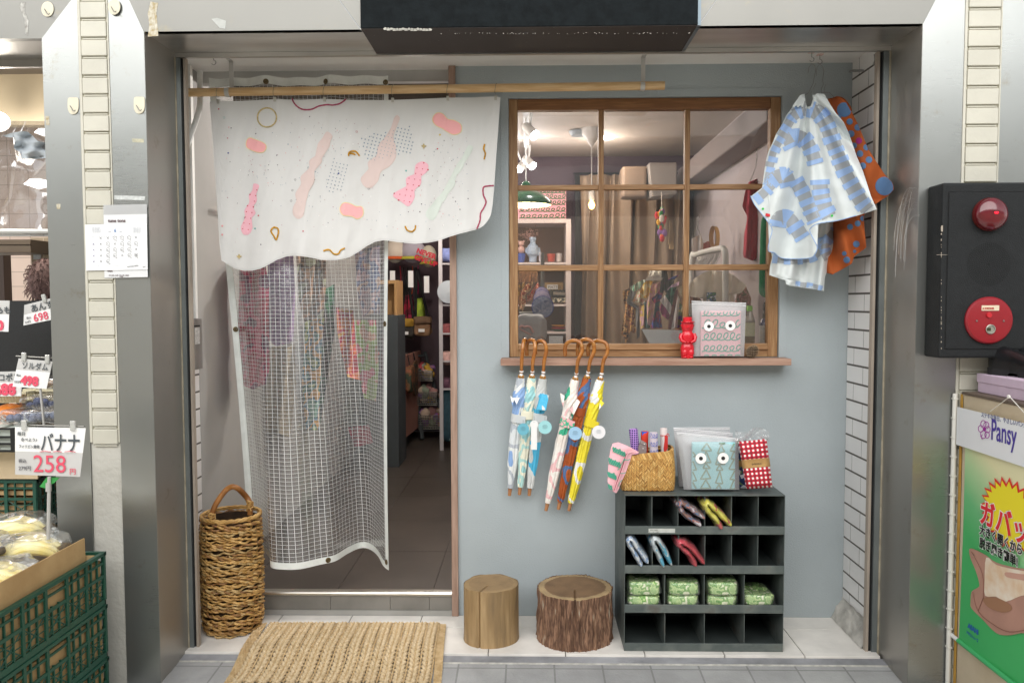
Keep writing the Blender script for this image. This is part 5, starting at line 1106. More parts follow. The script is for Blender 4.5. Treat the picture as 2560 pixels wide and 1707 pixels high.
# ---- pink folded cloth hanging over the basket's left edge
t = thing('folded_pink_cloth', 'pink folded cloth with green loops draped over the left edge of the bamboo basket', 'cloth')
Yd = byf - .012
def ypd(x, y): return Yd + .03 * max(0, (620 - y) / 120) - .006 * math.sin((x + y * .4) / 70)
outer = [(95, 520), (200, 510), (330, 560), (440, 610), (530, 660), (600, 700), (640, 730), (560, 735), (470, 745), (440, 850), (400, 960), (340, 1130), (270, 1270), (215, 1420), (165, 1505), (110, 1500), (80, 1440), (30, 1370), (-10, 1290), (0, 1050), (20, 820), (50, 650)]
b = M(); cloth(b, zR, outer, ypd, 30, 40, .012); cl = b.build('top_layer', m_pinkc, t, smooth=True, ang=60)
for dx in (0, 1, 2):
 b = M(); pts = [(570 - dx * 20, 705 - dx * 6), (440 - dx * 30, 705 + dx * 8), (370 - dx * 22, 760 + dx * 10), (300 - dx * 20, 1000), (215 - dx * 18, 1230), (130 - dx * 10, 1470 - dx * 10)]
 b.tube([zR(x, y, Yd - .008 + dx * .002) for x, y in cat(pts, 5)], .0017, 6); b.build('folded_edge', [m_pinkc, mat('deep_pink_edge', '#a34b58', .85), m_pinkc][dx], cl, smooth=True)
b = M()
for (x0, y0, x1, y1, h, n_) in ((95, 690, 350, 800, 120, 6), (20, 930, 250, 1010, 120, 6), (0, 1180, 170, 1250, 120, 6), (10, 1420, 90, 1440, 90, 2)):
 pts = loops(0, 1, 0, 1, n_, int(y0), 0); b.tube([zR(x0 + (x1 - x0) * p_[0] + 12 * (p_[1]), y0 + (y1 - y0) * p_[0] + h * p_[1] * .9, ypd(x0 + (x1 - x0) * p_[0] + 12 * (p_[1]), y0 + (y1 - y0) * p_[0] + h * p_[1] * .9) - .003) for p_ in pts if -.02 < p_[0] < 1.02], .0022, 5)
for pts in ([(300, 850), (390, 860), (430, 840)], [(240, 1120), (310, 1120), (350, 1100)], [(215, 1380), (225, 1310), (275, 1250)], [(190, 1060), (230, 1000), (330, 830)]): b.tube([zR(x, y, Yd - .010) for x, y in cat(pts, 4)], .0016, 5)
b.build('loop_print', m_teal, cl); fin(t)
# ---- frosted pouches, the front one with teal cloth and triangles
tri = []
def tr_(a, c_, d_, r_=.0034): tri.append(([(a[0] + (c_[0] - a[0]) * k / 8, a[1] + (c_[1] - a[1]) * k / 8) for k in range(9)] + [(c_[0] + (d_[0] - c_[0]) * k / 8, c_[1] + (d_[1] - c_[1]) * k / 8) for k in range(9)] + [(d_[0] + (a[0] - d_[0]) * k / 8, d_[1] + (a[1] - d_[1]) * k / 8) for k in range(9)], r_))
for a, c_, d_ in (((1255, 318), (1312, 405), (1192, 402)), ((1245, 405), (1305, 545), (1225, 540)), ((1245, 550), (1295, 612), (1213, 612)), ((1250, 625), (1302, 730), (1182, 738)), ((1245, 745), (1302, 845), (1182, 848)),
                  ((1400, 322), (1470, 318), (1430, 330)), ((1425, 335), (1465, 415), (1382, 440)), ((1400, 440), (1468, 565), (1360, 568)), ((1405, 575), (1445, 632), (1368, 634)), ((1410, 645), (1442, 792), (1358, 782)), ((1400, 800), (1430, 870), (1365, 860)),
                  ((1580, 320), (1640, 412), (1530, 408)), ((1575, 410), (1640, 500), (1540, 502)), ((1580, 500), (1650, 628), (1516, 622)), ((1585, 640), (1650, 740), (1528, 742)), ((1575, 745), (1640, 850), (1530, 855)),
                  ((1090, 420), (1130, 470), (1060, 480)), ((1095, 530), (1135, 630), (1050, 630)), ((1090, 650), (1135, 755), (1050, 760)), ((1090, 775), (1135, 860), (1050, 860))): tr_(a, c_, d_)
Yp = fy + .09
m_olive = mat('sage_print', '#86a38c', .8); m_aqua = mat('aqua_cotton', '#9ad6dc', .85, v=.03, vs=10, b=.2, bs=120)
zipbag(zJ, [(900, 190), (1625, 262), (1640, 864), (985, 862)], Yp - .02, .05, (1085, 308, 1588, 862), m_aqua, [(1186, 496), (1448, 494)], 64, 'frosted zip pouch with aqua cloth, sage triangles and two round eyes on the metal shelf', 'eyed_pouch', tri, zipy=20, decor=m_olive)
zipbag(zJ, [(872, 140), (1560, 200), (1600, 850), (930, 828)], Yp + .05, .04, (1010, 330, 1560, 848), mat('dusty_cloth', '#c9a9ad', .8), [], 0, 'frosted zip pouch standing directly behind the aqua eyed pouch on the shelf', 'zip_pouch', [], zipy=22)
zipbag(zJ, [(862, 134), (1527, 132), (1560, 830), (925, 808)], Yp + .10, .03, None, None, [], 0, 'frosted zip pouch at the back of the three near the blue grey wall', 'zip_pouch', [], zipy=22)
# ---- gingham pack with kraft band
t = thing('gingham_pack', 'red and white checked cloth pack with a kraft paper band on the metal shelf', 'fabric pack'); Yg = fy + .045
m_gin = mat('red_gingham', '#ffffff', .8, b=.2, bs=120); N, L, p = nodes(m_gin); uvn = N.new('ShaderNodeUVMap'); sp = N.new('ShaderNodeSeparateXYZ'); L.new(uvn.outputs[0], sp.inputs[0])
f0 = [math_(N, L, 'GREATER_THAN', math_(N, L, 'FRACT', math_(N, L, 'DIVIDE', o, .0115)), .45) for o in (sp.outputs[0], sp.outputs[1])]
sm = math_(N, L, 'MULTIPLY', math_(N, L, 'ADD', f0[0], f0[1]), .5); rp = N.new('ShaderNodeValToRGB'); rp.color_ramp.interpolation = 'CONSTANT'; e = rp.color_ramp.elements; e[0].color = C('#f0eae6'); e[1].position = .3; e[1].color = C('#c42238'); e.new(.8).color = C('#8c1c2c'); L.new(sm, rp.inputs[0]); L.new(rp.outputs[0], p.inputs['Base Color'])
quad = [(1625, 300), (1960, 265), (2030, 840), (1720, 860)]
def gp(u, v, s_, th_=.045):
 (ax_, ay), (bx_, by_), (cx_, cy_), (dx_, dy_) = quad; x = (ax_ + (bx_ - ax_) * u) * (1 - v) + (dx_ + (cx_ - dx_) * u) * v; y = (ay + (by_ - ay) * u) * (1 - v) + (dy_ + (cy_ - dy_) * u) * v
 ed = max(0, 1 - (abs(2 * u - 1)) ** 6) ** .5 * max(0, 1 - abs(2 * v - 1) ** 8) ** .5; bl = 1 - .12 * math.exp(-((v - .48) / .1) ** 2)
 return zJ(x, y, Yg + s_ * th_ * ed * bl + .02 * v * 0)
b = M()
for s_ in (-1, 1): b.grid(lambda u, v: gp(u, v, s_), 24, 40, lambda u, v: (u * .0715 + .003, v * .121))
pk_ = b.build('cloth_pack', m_gin, t, smooth=True, ang=80)
b = M(); m_kr = mat('kraft_paper', '#b08a55', .8, v=.08, vs=60); b.grid(lambda u, v: gp(u * 1.02 - .01, .385 + .175 * v, -1, .046) + Vector((0, -.002, 0)), 20, 4); b.grid(lambda u, v: gp(u * 1.02 - .01, .385 + .175 * v, 1, .046) + Vector((0, .002, 0)), 20, 4); kb = b.build('paper_band', m_kr, t, smooth=True)
text('piatto', .0135, gp(.34, .50, -1) + Vector((0, -.0035, 0)), m_ink, kb, sx=1.3, ry=R(3))
b = M(); b.grid(lambda u, v: zJ(1590 + 400 * u, 160 + 130 * v + 30 * math.sin(u * 7), Yg + .02 + .02 * math.sin(u * 9 + v * 5)), 24, 8); b.build('plastic_wrap', sheet('crumpled_film', '#ffffff', .12, .08, .18, .9, 40), t, smooth=True); fin(t)
t = thing('dark_blue_pack', 'dark blue patterned cloth pack tucked behind the red checked pack', 'fabric pack'); a, c_ = zJ(1608, 290, Yg + .09), zJ(1760, 850, Yg + .09)
b = M(); b.pillow(((a.x + c_.x) / 2, Yg + .09, (a.z + c_.z) / 2 + .002), (c_.x - a.x, .06, a.z - c_.z), .35, 16); b.build('cloth_pack', blocks('navy_check', ['#22335f', '#dfe3ea', '#2b3f70', '#6c8a58'], 60, kind='cells'), t, smooth=True, ang=80)
b = M(); q = zJ(1650, 560, Yg + .055); b.box(a.x + .001, c_.x - .002, Yg + .054, Yg + .056, q.z - .012, q.z + .012); b.build('paper_band', m_kr, t); fin(t)
# ================================================================ PONCHOS
m_wire = mat('hanger_wire', '#8a8985', .35, .9); m_pb = mat('poncho_blue', '#98b3da', .85); m_pg = mat('poncho_grey', '#9fa3a6', .8); m_pd = mat('poncho_line', '#8f9294', .8)
m_pw = mat('poncho_white', '#d3d9d8', .8, v=.02, vs=5, b=.12, bs=160); m_or = mat('rust_cotton', '#a8521e', .85, v=.08, vs=6, b=.15, bs=160); m_od = mat('poncho_dot_blue', '#55779f', .85); m_mg = mat('poncho_dot_magenta', '#a3257c', .85); m_grn = mat('green_tag', '#34c048', .6)
YPN = -.215
def ywhite(x, y):
 dx, dy = x - 480, y - 300; r_ = math.hypot(dx, dy); th = math.atan2(dx, dy)
 f = math.sin(th * 15 + .5) * .5 + .35 * math.sin(th * 24 + 1.2) + .22 * math.sin(th * 9 - 1); edge = .05 * (dx / 400) ** 2 * (dx < 0) - .19 * max(0, dx / 400)
 return YPN - .03 * min(1, r_ / 700) - .056 * f * min(1, r_ / 560) + edge + .004 * mnoise.noise(Vector((x / 60, y / 60, 1)))
pw = [(455, 320), (430, 327), (395, 385), (345, 450), (322, 500), (285, 560), (268, 605), (240, 660), (222, 730), (212, 800), (203, 878), (135, 930), (158, 980), (200, 1035), (235, 1080), (262, 1130), (246, 1195), (240, 1254), (275, 1266), (320, 1298), (420, 1302), (500, 1292), (530, 1240), (515, 1200), (488, 1145), (492, 1118), (540, 1092), (650, 1076), (760, 1046), (884, 1006), (850, 930), (800, 775), (760, 680), (720, 560), (688, 490), (640, 435), (600, 372), (572, 322), (525, 318), (505, 350), (492, 395), (465, 400), (460, 350)]
P1 = thing('hanging_poncho', 'white poncho with blue and grey striped bands hanging right of the window', 'poncho')
b = M(); cloth(b, zL, pw, ywhite, 110, 80, .004, ax=0); fr_ = b.build('front_panel', m_pw, P1, smooth=True, ang=85)
SP = lambda x, y, e_: zL(x, y, ywhite(x, y) - e_)
def inside(x, y, pl): return inpoly(x, y, pl)
def band(pts, wd, m, S, pl, seg=34, e_=.0022, sd=0):
 c_ = cat(pts, 14); rdn = random.Random(sd); s_ = 0; k = 0; acc_ = 0; out = []
 for i in range(len(c_) - 1):
  a, d_ = c_[i], c_[i + 1]; acc_ += math.hypot(d_[0] - a[0], d_[1] - a[1]); out.append((acc_, a, d_))
 cuts = [0]
 while cuts[-1] < acc_: cuts.append(cuts[-1] + seg * rdn.uniform(.75, 1.25))
 def at(s0):
  for ac, a, d_ in out:
   if s0 <= ac:
    ll = math.hypot(d_[0] - a[0], d_[1] - a[1]) or 1; f = 1 - (ac - s0) / ll; nx_, ny_ = -(d_[1] - a[1]) / ll, (d_[0] - a[0]) / ll; return (a[0] + (d_[0] - a[0]) * f, a[1] + (d_[1] - a[1]) * f, nx_, ny_)
  a, d_ = out[-1][1:]; ll = math.hypot(d_[0] - a[0], d_[1] - a[1]) or 1; return (d_[0], d_[1], -(d_[1] - a[1]) / ll, (d_[0] - a[0]) / ll)
 for k, (s0, s1) in enumerate(zip(cuts, cuts[1:])):
  w1 = wd / 2 * (1.12 if k % 2 == 0 else .92) * rdn.uniform(.92, 1.08); m.cur = k % 2; ns, nw = 4, 8; sl0, sl1 = (rdn.uniform(-.1, .1) * seg for _ in (0, 1))
  vs_ = {}
  for i in range(ns + 1):
   for j in range(nw + 1):
    x, y, nx_, ny_ = at(min(acc_, s0 + (s1 - s0) * i / ns)); q = (j / nw * 2 - 1) * w1; vs_[i, j] = (x + nx_ * q, y + ny_ * q)
  for i in range(ns):
   for j in range(nw):
    c4 = [vs_[i, j], vs_[i + 1, j], vs_[i + 1, j + 1], vs_[i, j + 1]]
    if all(inside(q[0], q[1], pl) for q in c4): m.add([S(q[0], q[1], e_) for q in c4], [(0, 1, 2, 3)])
b = M()
for i, (pts, wd) in enumerate((([(210, 860), (228, 760), (250, 660), (290, 580), (340, 500), (380, 440), (450, 408), (530, 430), (585, 500), (620, 600), (660, 700), (700, 800), (745, 880), (790, 960), (830, 1010)], 96), ([(385, 640), (368, 600), (400, 575), (450, 590), (495, 660), (520, 740)], 92), ([(150, 940), (200, 900), (240, 860), (290, 815), (345, 810), (365, 870)], 92), ([(400, 830), (440, 900), (480, 990), (520, 1080)], 90), ([(545, 830), (550, 900), (570, 990), (600, 1050)], 100), ([(295, 1110), (305, 1060), (360, 1060), (400, 1110), (445, 1180)], 92))): band(pts, wd, b, SP, pw, sd=i)
b.cur = 0
b.tube([SP(x, y - 3, .001) for x, y in cat(pw[11:29], 6)], .0018, 5)
b.build('striped_band', [m_pb, m_pg], fr_)
pb2 = [(250, 1240), (262, 1290), (250, 1340), (245, 1395), (290, 1412), (342, 1428), (345, 1455), (420, 1470), (500, 1480), (570, 1492), (575, 1410), (600, 1340), (592, 1290), (640, 1255), (656, 1215), (652, 1080), (600, 1060), (500, 1080), (400, 1200)]
yb2 = lambda x, y: YPN + .055 + .02 * math.sin(x / 32) + .012 * math.sin(x / 14 + y / 90)
b = M(); cloth(b, zL, pb2, yb2, 60, 40, .004); bk_ = b.build('back_panel', m_pw, P1, smooth=True, ang=85)
b = M(); SB = lambda x, y, e_: zL(x, y, yb2(x, y) - e_)
for i, (pts, wd) in enumerate((([(255, 1290), (330, 1300), (420, 1300), (500, 1285), (540, 1250), (590, 1190), (640, 1130)], 60), ([(400, 1455), (470, 1460), (560, 1480)], 40), ([(560, 1170), (575, 1250), (600, 1300)], 60))): band(pts, wd, b, SB, pb2, sd=20 + i)
b.build('striped_band', [m_pb, m_pg], bk_)
b = M(); q = zL(237, 1040, ywhite(237, 1040) - .004); b.obox(q, (.021, .002, .012), (0, R(12), 0)); b.build('red_label', mat('red_label', '#cc1f2d', .6), P1)
for x, y in ((617, 1044), (207, 1003)): b = M(); b.lathe([(.0001, 0), (.005, 0), (.005, .001), (.0001, .0012)], zL(x, y, ywhite(x, y) - .003), 12, (0, -1, 0), cap=False); b.build('green_sticker', m_grn, P1)
b = M()     # gathered neck
for k in range(16):
 a = k / 15; b.tube([zL(430 + 25 * a, 330 + 20 * a, YPN - .012), zL(415 + 28 * a - 30 * (1 - a), 395 + 6 * math.sin(k), YPN - .016)], .0022, 5); b.tube([zL(505 + 62 * a, 328 + 4 * a, YPN - .012), zL(512 + 75 * a, 392 + 6 * math.sin(k), YPN - .016)], .0022, 5)
b.build('gathered_neck', m_pw, P1, smooth=True); fin(P1)
YPO = -.13
yor = lambda x, y: YPO - .36 * max(0, min(1, (x - 620) / 366)) + .035 * math.sin(x / 44 + y / 150) + .02 * math.sin(x / 22 - y / 60) * (y > 950) - .03 * math.sin(max(0, min(1, (x - 560) / 420)) * math.pi)
po = [(590, 350), (660, 338), (700, 368), (728, 418), (772, 500), (802, 575), (832, 645), (880, 722), (930, 798), (978, 850), (986, 886), (952, 925), (905, 955), (860, 985), (805, 1040), (812, 1140), (822, 1232), (746, 1288), (738, 1326), (680, 1360), (622, 1392), (575, 1386), (560, 1200), (540, 900), (540, 560), (560, 420)]
P2 = thing('hanging_poncho', 'rust orange poncho with blue dots hanging behind the white striped poncho', 'poncho')
b = M(); cloth(b, zL, po, yor, 60, 100, .005); ob_ = b.build('poncho_body', m_or, P2, smooth=True, ang=85)
SO = lambda x, y, e_: zL(x, y, yor(x, y) - e_); b = M()
for x, y, r_, e_ in ((690, 415, 44, 0), (722, 486, 19, 0), (770, 520, 20, 0), (730, 558, 21, 0), (822, 638, 19, 0), (783, 676, 20, 0), (837, 712, 20, 0), (800, 748, 20, 0), (930, 868, 56, 0), (705, 1306, 20, 0), (762, 1212, 20, 0), (770, 1090, 18, 0), (800, 1060, 16, 0), (690, 1268, 14, 0), (752, 1255, 10, 0), (657, 462, 16, 0), (748, 628, 18, 0), (725, 1110, 18, 0), (777, 599, 19, 1)):
 b.cur = e_; o = disc(x, y, r_, 16); o = [(min(q[0], (span(po, q[1]) or (0, 999))[1] - 2), q[1]) for q in o]; decal(b, SO, o, .0022, 5)
b.build('dot_print', [m_od, m_mg], ob_)
b = M(); b.tube([zL(x, y, YPO - .02) for x, y in cat([(610, 372), (640, 350), (680, 358), (715, 400), (722, 424)], 5)], [.010] * 21, 8); b.build('gathered_neck', m_or, P2, smooth=True); fin(P2)
for (hx, ry, yh, lab, pl) in ((497, 120, -.165, 'left of the two wire hangers, carrying the white striped poncho', [(475, 200), (480, 165), (497, 143), (515, 155), (520, 185), (512, 225), (505, 260), (490, 290), (478, 316), (430, 345)]), (545, 118, -.13, 'right of the two wire hangers, carrying the rust orange poncho', [(524, 215), (528, 165), (545, 145), (563, 160), (569, 190), (562, 240), (566, 265), (555, 290), (555, 316), (600, 312), (640, 350)])):
 t = thing('ceiling_hook', 'small clear stick on hook with pink tape, %s hanger' % ('left' if hx < 520 else 'right'), 'hook'); c = zL(hx, 118, yh)
 b = M(); b.box(c.x - .013, c.x + .013, yh - .012, yh + .012, ZC - .004, ZC - .0005); b.build('sticker', mat('pink_tape', '#e6c9bf', .6), t)
 b = M(); b.tube([(c.x, yh, ZC - .004), (c.x, yh, ZC - .022)] + [(c.x + .010 * math.cos(a), yh, ZC - .032 + .010 * math.sin(a)) for a in [R(90) - k * R(30) for k in range(9)]], .0016, 6); b.build('hook_wire', m_wire, t, smooth=True); fin(t)
 t = thing('wire_hanger', lab, 'hanger', 'wire hangers under the white ceiling'); b = M()
 b.tube([zL(x, y, yh - .0 if i < 5 else yh - .03) for i, (x, y) in enumerate(cat(pl, 1))], .0012, 6); b.tube([zL(x + 16, y, yh - .03) for x, y in pl[6:9]], .0010, 6); b.build('wire', m_wire, t, smooth=True); fin(t)
b = M(); b.tube([zQ(x, y, yy) for x, y, yy in ((735, 585, -.02), (760, 580, -.04), (860, 578, -.13), (905, 565, -.17), (935, 530, -.22), (945, 490, -.26), (940, 450, -.30))], .0055, 8); tag(b.build('grey_cable', mat('grey_cable', '#8f8f8d', .6), smooth=True), 'grey cable running up the tiled wall in the upper right corner', 'cable')
# ================================================================ LEFT SIDE OF THE PORCH: pipes, meter box, hook
m_pipe = mat('white_painted_pipe', '#d3d3cf', .55, v=.06, vs=30, b=.2, bs=90)
b = M(); b.tube([z4(x, y, yy) for x, y, yy in cat([(112, 170, -.27), (118, 400, -.27), (118, 640, -.27), (95, 880, -.28), (78, 1010, -.29)], 6)], .013, 12); tag(b.build('drain_pipe', m_pipe, smooth=True), 'white painted pipe in the upper left corner, the one nearer the steel jamb', 'pipe', 'painted pipes in the porch corner')
b = M(); b.tube([z4(x, y, yy) for x, y, yy in cat([(325, 262, -.10), (322, 500, -.10), (322, 720, -.11), (280, 900, -.15), (190, 1150, -.21), (120, 1370, -.26), (95, 1560, -.28)], 6)], .0125, 12); tag(b.build('drain_pipe', m_pipe, smooth=True), 'white painted pipe bending down to the left behind the end of the pine rod', 'pipe', 'painted pipes in the porch corner')
t = thing('utility_box', 'grey metal utility box with a small latch and sticker on the left porch wall', 'utility box'); a_, c_ = z5(80, 1355, -.30), z5(222, 1352, -.075); zt_ = z5(150, 1354, -.18).z; zb_ = P(440 + 210 / 4.355, 820 + 460 / 4.355, -.18).z
b = M(); b.box(XL + .0, XL + .05, -.335, -.075, zb_, zt_); b.build('box_body', mat('grey_box_steel', '#8d8a86', .5, .4, v=.06, vs=8), t, bevel=.002)
b = M(); b.box(XL + .05, XL + .052, -.325, -.12, zb_ + .02, zt_ - .015); b.build('door', mat('grey_box_steel', '#8d8a86'), t)
b = M(); b.obox((XL + .056, -.285, (zb_ + zt_) / 2 - .01), (.012, .028, .02)); b.build('latch', m_wire, t, bevel=.001)
b = M(); b.box(XL + .0505, XL + .053, -.16, -.11, (zb_ + zt_) / 2 + .0, (zb_ + zt_) / 2 + .075); sb_ = b.build('sticker', mat('sticker_paper', '#c9c7c4', .6, v=.2, vs=120), t)
b = M(); b.box(XL + .0505, XL + .054, -.165, -.105, (zb_ + zt_) / 2 + .08, zt_ - .03); b.build('dark_window', m_black, t); fin(t)
t = thing('ceiling_hook', 'small clear stick on hook with pink tape at the left above the pine rod', 'hook'); c = z4(510, 205, -.2); c.y = -.2
b = M(); b.box(c.x - .013, c.x + .013, -.212, -.188, ZC - .004, ZC - .0005); b.build('sticker', mat('pink_tape', '#e6c9bf'), t)
b = M(); b.tube([(c.x, -.2, ZC - .004), (c.x, -.2, ZC - .022)] + [(c.x + .010 * math.cos(a), -.2, ZC - .032 + .010 * math.sin(a)) for a in [R(90) - k * R(30) for k in range(9)]], .0016, 6); b.build('hook_wire', m_wire, t, smooth=True); fin(t)
# ================================================================ RIGHT SIDE: alarm box, shoes, shoe box, panel with banner
t = thing('alarm_box', 'black metal fire alarm box with a red lamp, round speaker grille and red call point', 'alarm box'); m_ab = mat('black_crinkle_paint', '#202223', .6, spec=.25, v=.12, vs=30, b=.3, bs=240, det=6)
XA = PX(2313, 700, 0.0001).x if 0 else P(2313, 690, YF).x; YA = None
d_ = ray(2352, 690); YA = CAMY + d_.y * (XA / d_.x); za, zb_ = P(2500, 456, YA).z, P(2500, 895, YA).z; XA2 = XA + .50
b = M(); b.box(XA, XA2, YA, YF - .0025, zb_, za); b.build('box_body', m_ab, t, bevel=.008)
a_ = zM(267, 178, YA); c2_ = zM(243, 1312, YA); b = M(); b.box((a_.x + c2_.x) / 2, XA2 - .02, YA - .0025, YA + .001, c2_.z, a_.z); b.build('front_door', m_ab, t, bevel=.002)
b = M(); b.tube([((a_.x + c2_.x) / 2 - .0015, YA - .0005, c2_.z - .001), ((a_.x + c2_.x) / 2 - .0015, YA - .0005, a_.z + .001), (XA2, YA - .0005, a_.z + .001)], .0015, 4); b.tube([((a_.x + c2_.x) / 2, YA - .0005, c2_.z - .001), (XA2, YA - .0005, c2_.z - .001)], .0015, 4); b.build('door_gap', m_black, t)
c = zM(575, 335, YA - .02); r_ = zM.k(115, YA); b = M(); b.lathe([(r_, -.018), (r_ * 1.03, -.01), (r_ * .98, 0)], c, 36, (0, -1, 0), cap=False); b.build('lamp_base', mat('dull_red_ring', '#5e1d1a', .4), t, smooth=True)
b = M(); b.lathe([(r_ * math.cos(a), r_ * .5 * math.sin(a)) for a in [R(90) * k / 10 for k in range(10)]] + [(.0005, r_ * .5)], c, 36, (0, -1, 0), cap=False); b.build('red_lamp', mat('red_lens', '#5e0f18', .12, coat=.6, v=.15, vs=30), t, smooth=True)
b = M(); b.ball(c + Vector((.002, -r_ * .5, .002)), .006, 10, (1.4, .4, .6)); b.build('lamp_glow', glow('red_glow', '#ff1026', 2.2), t)
c = zM(557, 700, YA - .003); r_ = zM.k(156, YA); b = M()
for k in range(13):
 rr = r_ * (k + .5) / 13
 nn = max(4, int(2 * math.pi * rr / (r_ / 13 * 1.15)))
 for j in range(nn): a = 2 * math.pi * j / nn + k * .4; b.add([c + Vector((rr * math.cos(a) + dx * r_ * .026, .0, rr * math.sin(a) + dz_ * r_ * .026)) for dx, dz_ in ((1, 0), (.5, .86), (-.5, .86), (-1, 0), (-.5, -.86), (.5, -.86))], [(0, 1, 2, 3, 4, 5)])
b.build('speaker_grille', mat('grille_hole', '#050505', .9), t)
b = M(); b.lathe([(r_ * 1.02, 0), (r_ * 1.02, .0012), (r_ * .99, .0015), (.001, .0006)], c + Vector((0, .0025, 0)), 40, (0, -1, 0), cap=False); b.build('grille_plate', mat('grille_plate', '#2c2f30', .45, .3), t, smooth=True)
c = zM(553, 1105, YA - .004); r_ = zM.k(168, YA); b = M(); b.lathe([(r_, -.002), (r_, .006), (r_ * .94, .012), (r_ * .7, .015), (.001, .0155)], c, 44, (0, -1, 0), cap=False); cp_ = b.build('call_point', mat('alarm_red', '#8f1420', .35, v=.06, vs=20, coat=.2), t, smooth=True)
yc_ = c.y - .0155
a2, c2_ = zM(506, 997, yc_ - .001), zM(632, 1035, yc_ - .001); b = M(); b.box(a2.x, c2_.x, yc_ - .0015, yc_, c2_.z, a2.z); pl_ = b.build('name_plate', mat('alarm_plate', '#d9cbb0', .5), cp_); text('火災報知機', .0085, (a2.x + .002, yc_ - .0018, c2_.z + .0045), mat('plate_red', '#b4322e', .6), pl_, bold=.0002)
b = M(); b.lathe([(.0001, .006), (.009, .006), (.010, .002), (.010, 0)], zM(558, 1068, yc_), 20, (0, -1, 0), cap=False); b.build('push_button', mat('button_red', '#c0262f', .4), cp_, smooth=True)
b = M(); b.lathe([(.0175, .001), (.0175, .004), (.0155, .005), (.0150, .001), (.0001, .0008)], zM(568, 1170, yc_), 26, (0, -1, 0), cap=False); b.build('phone_jack', mat('jack_ring', '#a9a99d', .3, .5), cp_, smooth=True)
b = M(); b.obox(zM(555, 1170, yc_ - .002), (.018, .002, .012)); b.build('jack_cover', mat('jack_dark', '#34381c', .4), cp_, bevel=.001)
for x in (470, 666): b = M(); b.lathe([(.0001, .002), (.0035, .0015), (.0038, 0)], zM(x, 1110, yc_), 12, (0, -1, 0), cap=False); b.build('screw', m_wire, cp_)
b = M(); rdx = random.Random(4)
for k in range(34):
 y = rdx.choice([rdx.uniform(430, 640), rdx.uniform(800, 1330), rdx.gauss(620, 25)]); x = rdx.choice([rdx.gauss(208, 5), rdx.gauss(190, 12)]) ; q = zM(max(x, 213), y, YA - .0008); b.obox((q.x, YA - .0006, q.z), (rdx.uniform(.001, .004), .001, rdx.uniform(.001, .007)))
b.obox(zM(218, 440, YA - .0008), (.006, .001, .022)); b.obox(zM(228, 630, YA - .0008), (.05, .001, .0012)); b.build('paint_chip', mat('paint_chip', '#a59a8c', .8), t)
fin(t)
XB = None
XPN = 1.66; pz1 = PX(2400, 985, XPN).z; py1 = PX(2402, 985, XPN).y
XPN = P(2402, 985, YF - .02).x; PY0 = YF - .02
t = thing('display_cabinet', 'worn cream painted cabinet side with yellowed edge standing at the right edge of the photo', 'cabinet'); m_cab = mat('cream_painted_board', '#cdbfa6', .6, v=.08, vs=5, b=.15, bs=30, c2='#bfae92')
pz1 = PX(2412, 986, XPN).z
b = M(); b.box(XPN, XPN + .5, PY0 - .95, PY0 - .02, -.06, pz1); b.build('side_panel', m_cab, t, bevel=.003)
b = M(); b.box(XPN - .004, XPN + .5, PY0 - .96, PY0 - .015, pz1 + .0005, pz1 + .01); b.build('top_board', mat('dark_board_edge', '#5f5246', .6, v=.2, vs=20), t)
b = M(); b.box(XPN - .003, XPN - .0, PY0 - .018, PY0 - .004, -.06, pz1); b.build('yellow_edge', mat('yellowed_edge', '#b98f3f', .6, v=.1, vs=20), t); fin(t)
t = thing('conduit', 'thin white conduit running down beside the cream cabinet', 'conduit'); q = zN(250, 400, YF - .01); b = M(); b.tube([(q.x, YF - .014, -.05), (q.x, YF - .014, pz1 + .0)], .009, 10); b.build('tube', mat('white_conduit', '#d9d7cf', .5), t, smooth=True)
for k in range(14):
 z_ = pz1 - .02 - k * .075; b = M(); b.obox((q.x, YF - .014, z_), (.019, .019, .005)); b.build('clamp', mat('white_conduit', '#d9d7cf'), t)
fin(t)
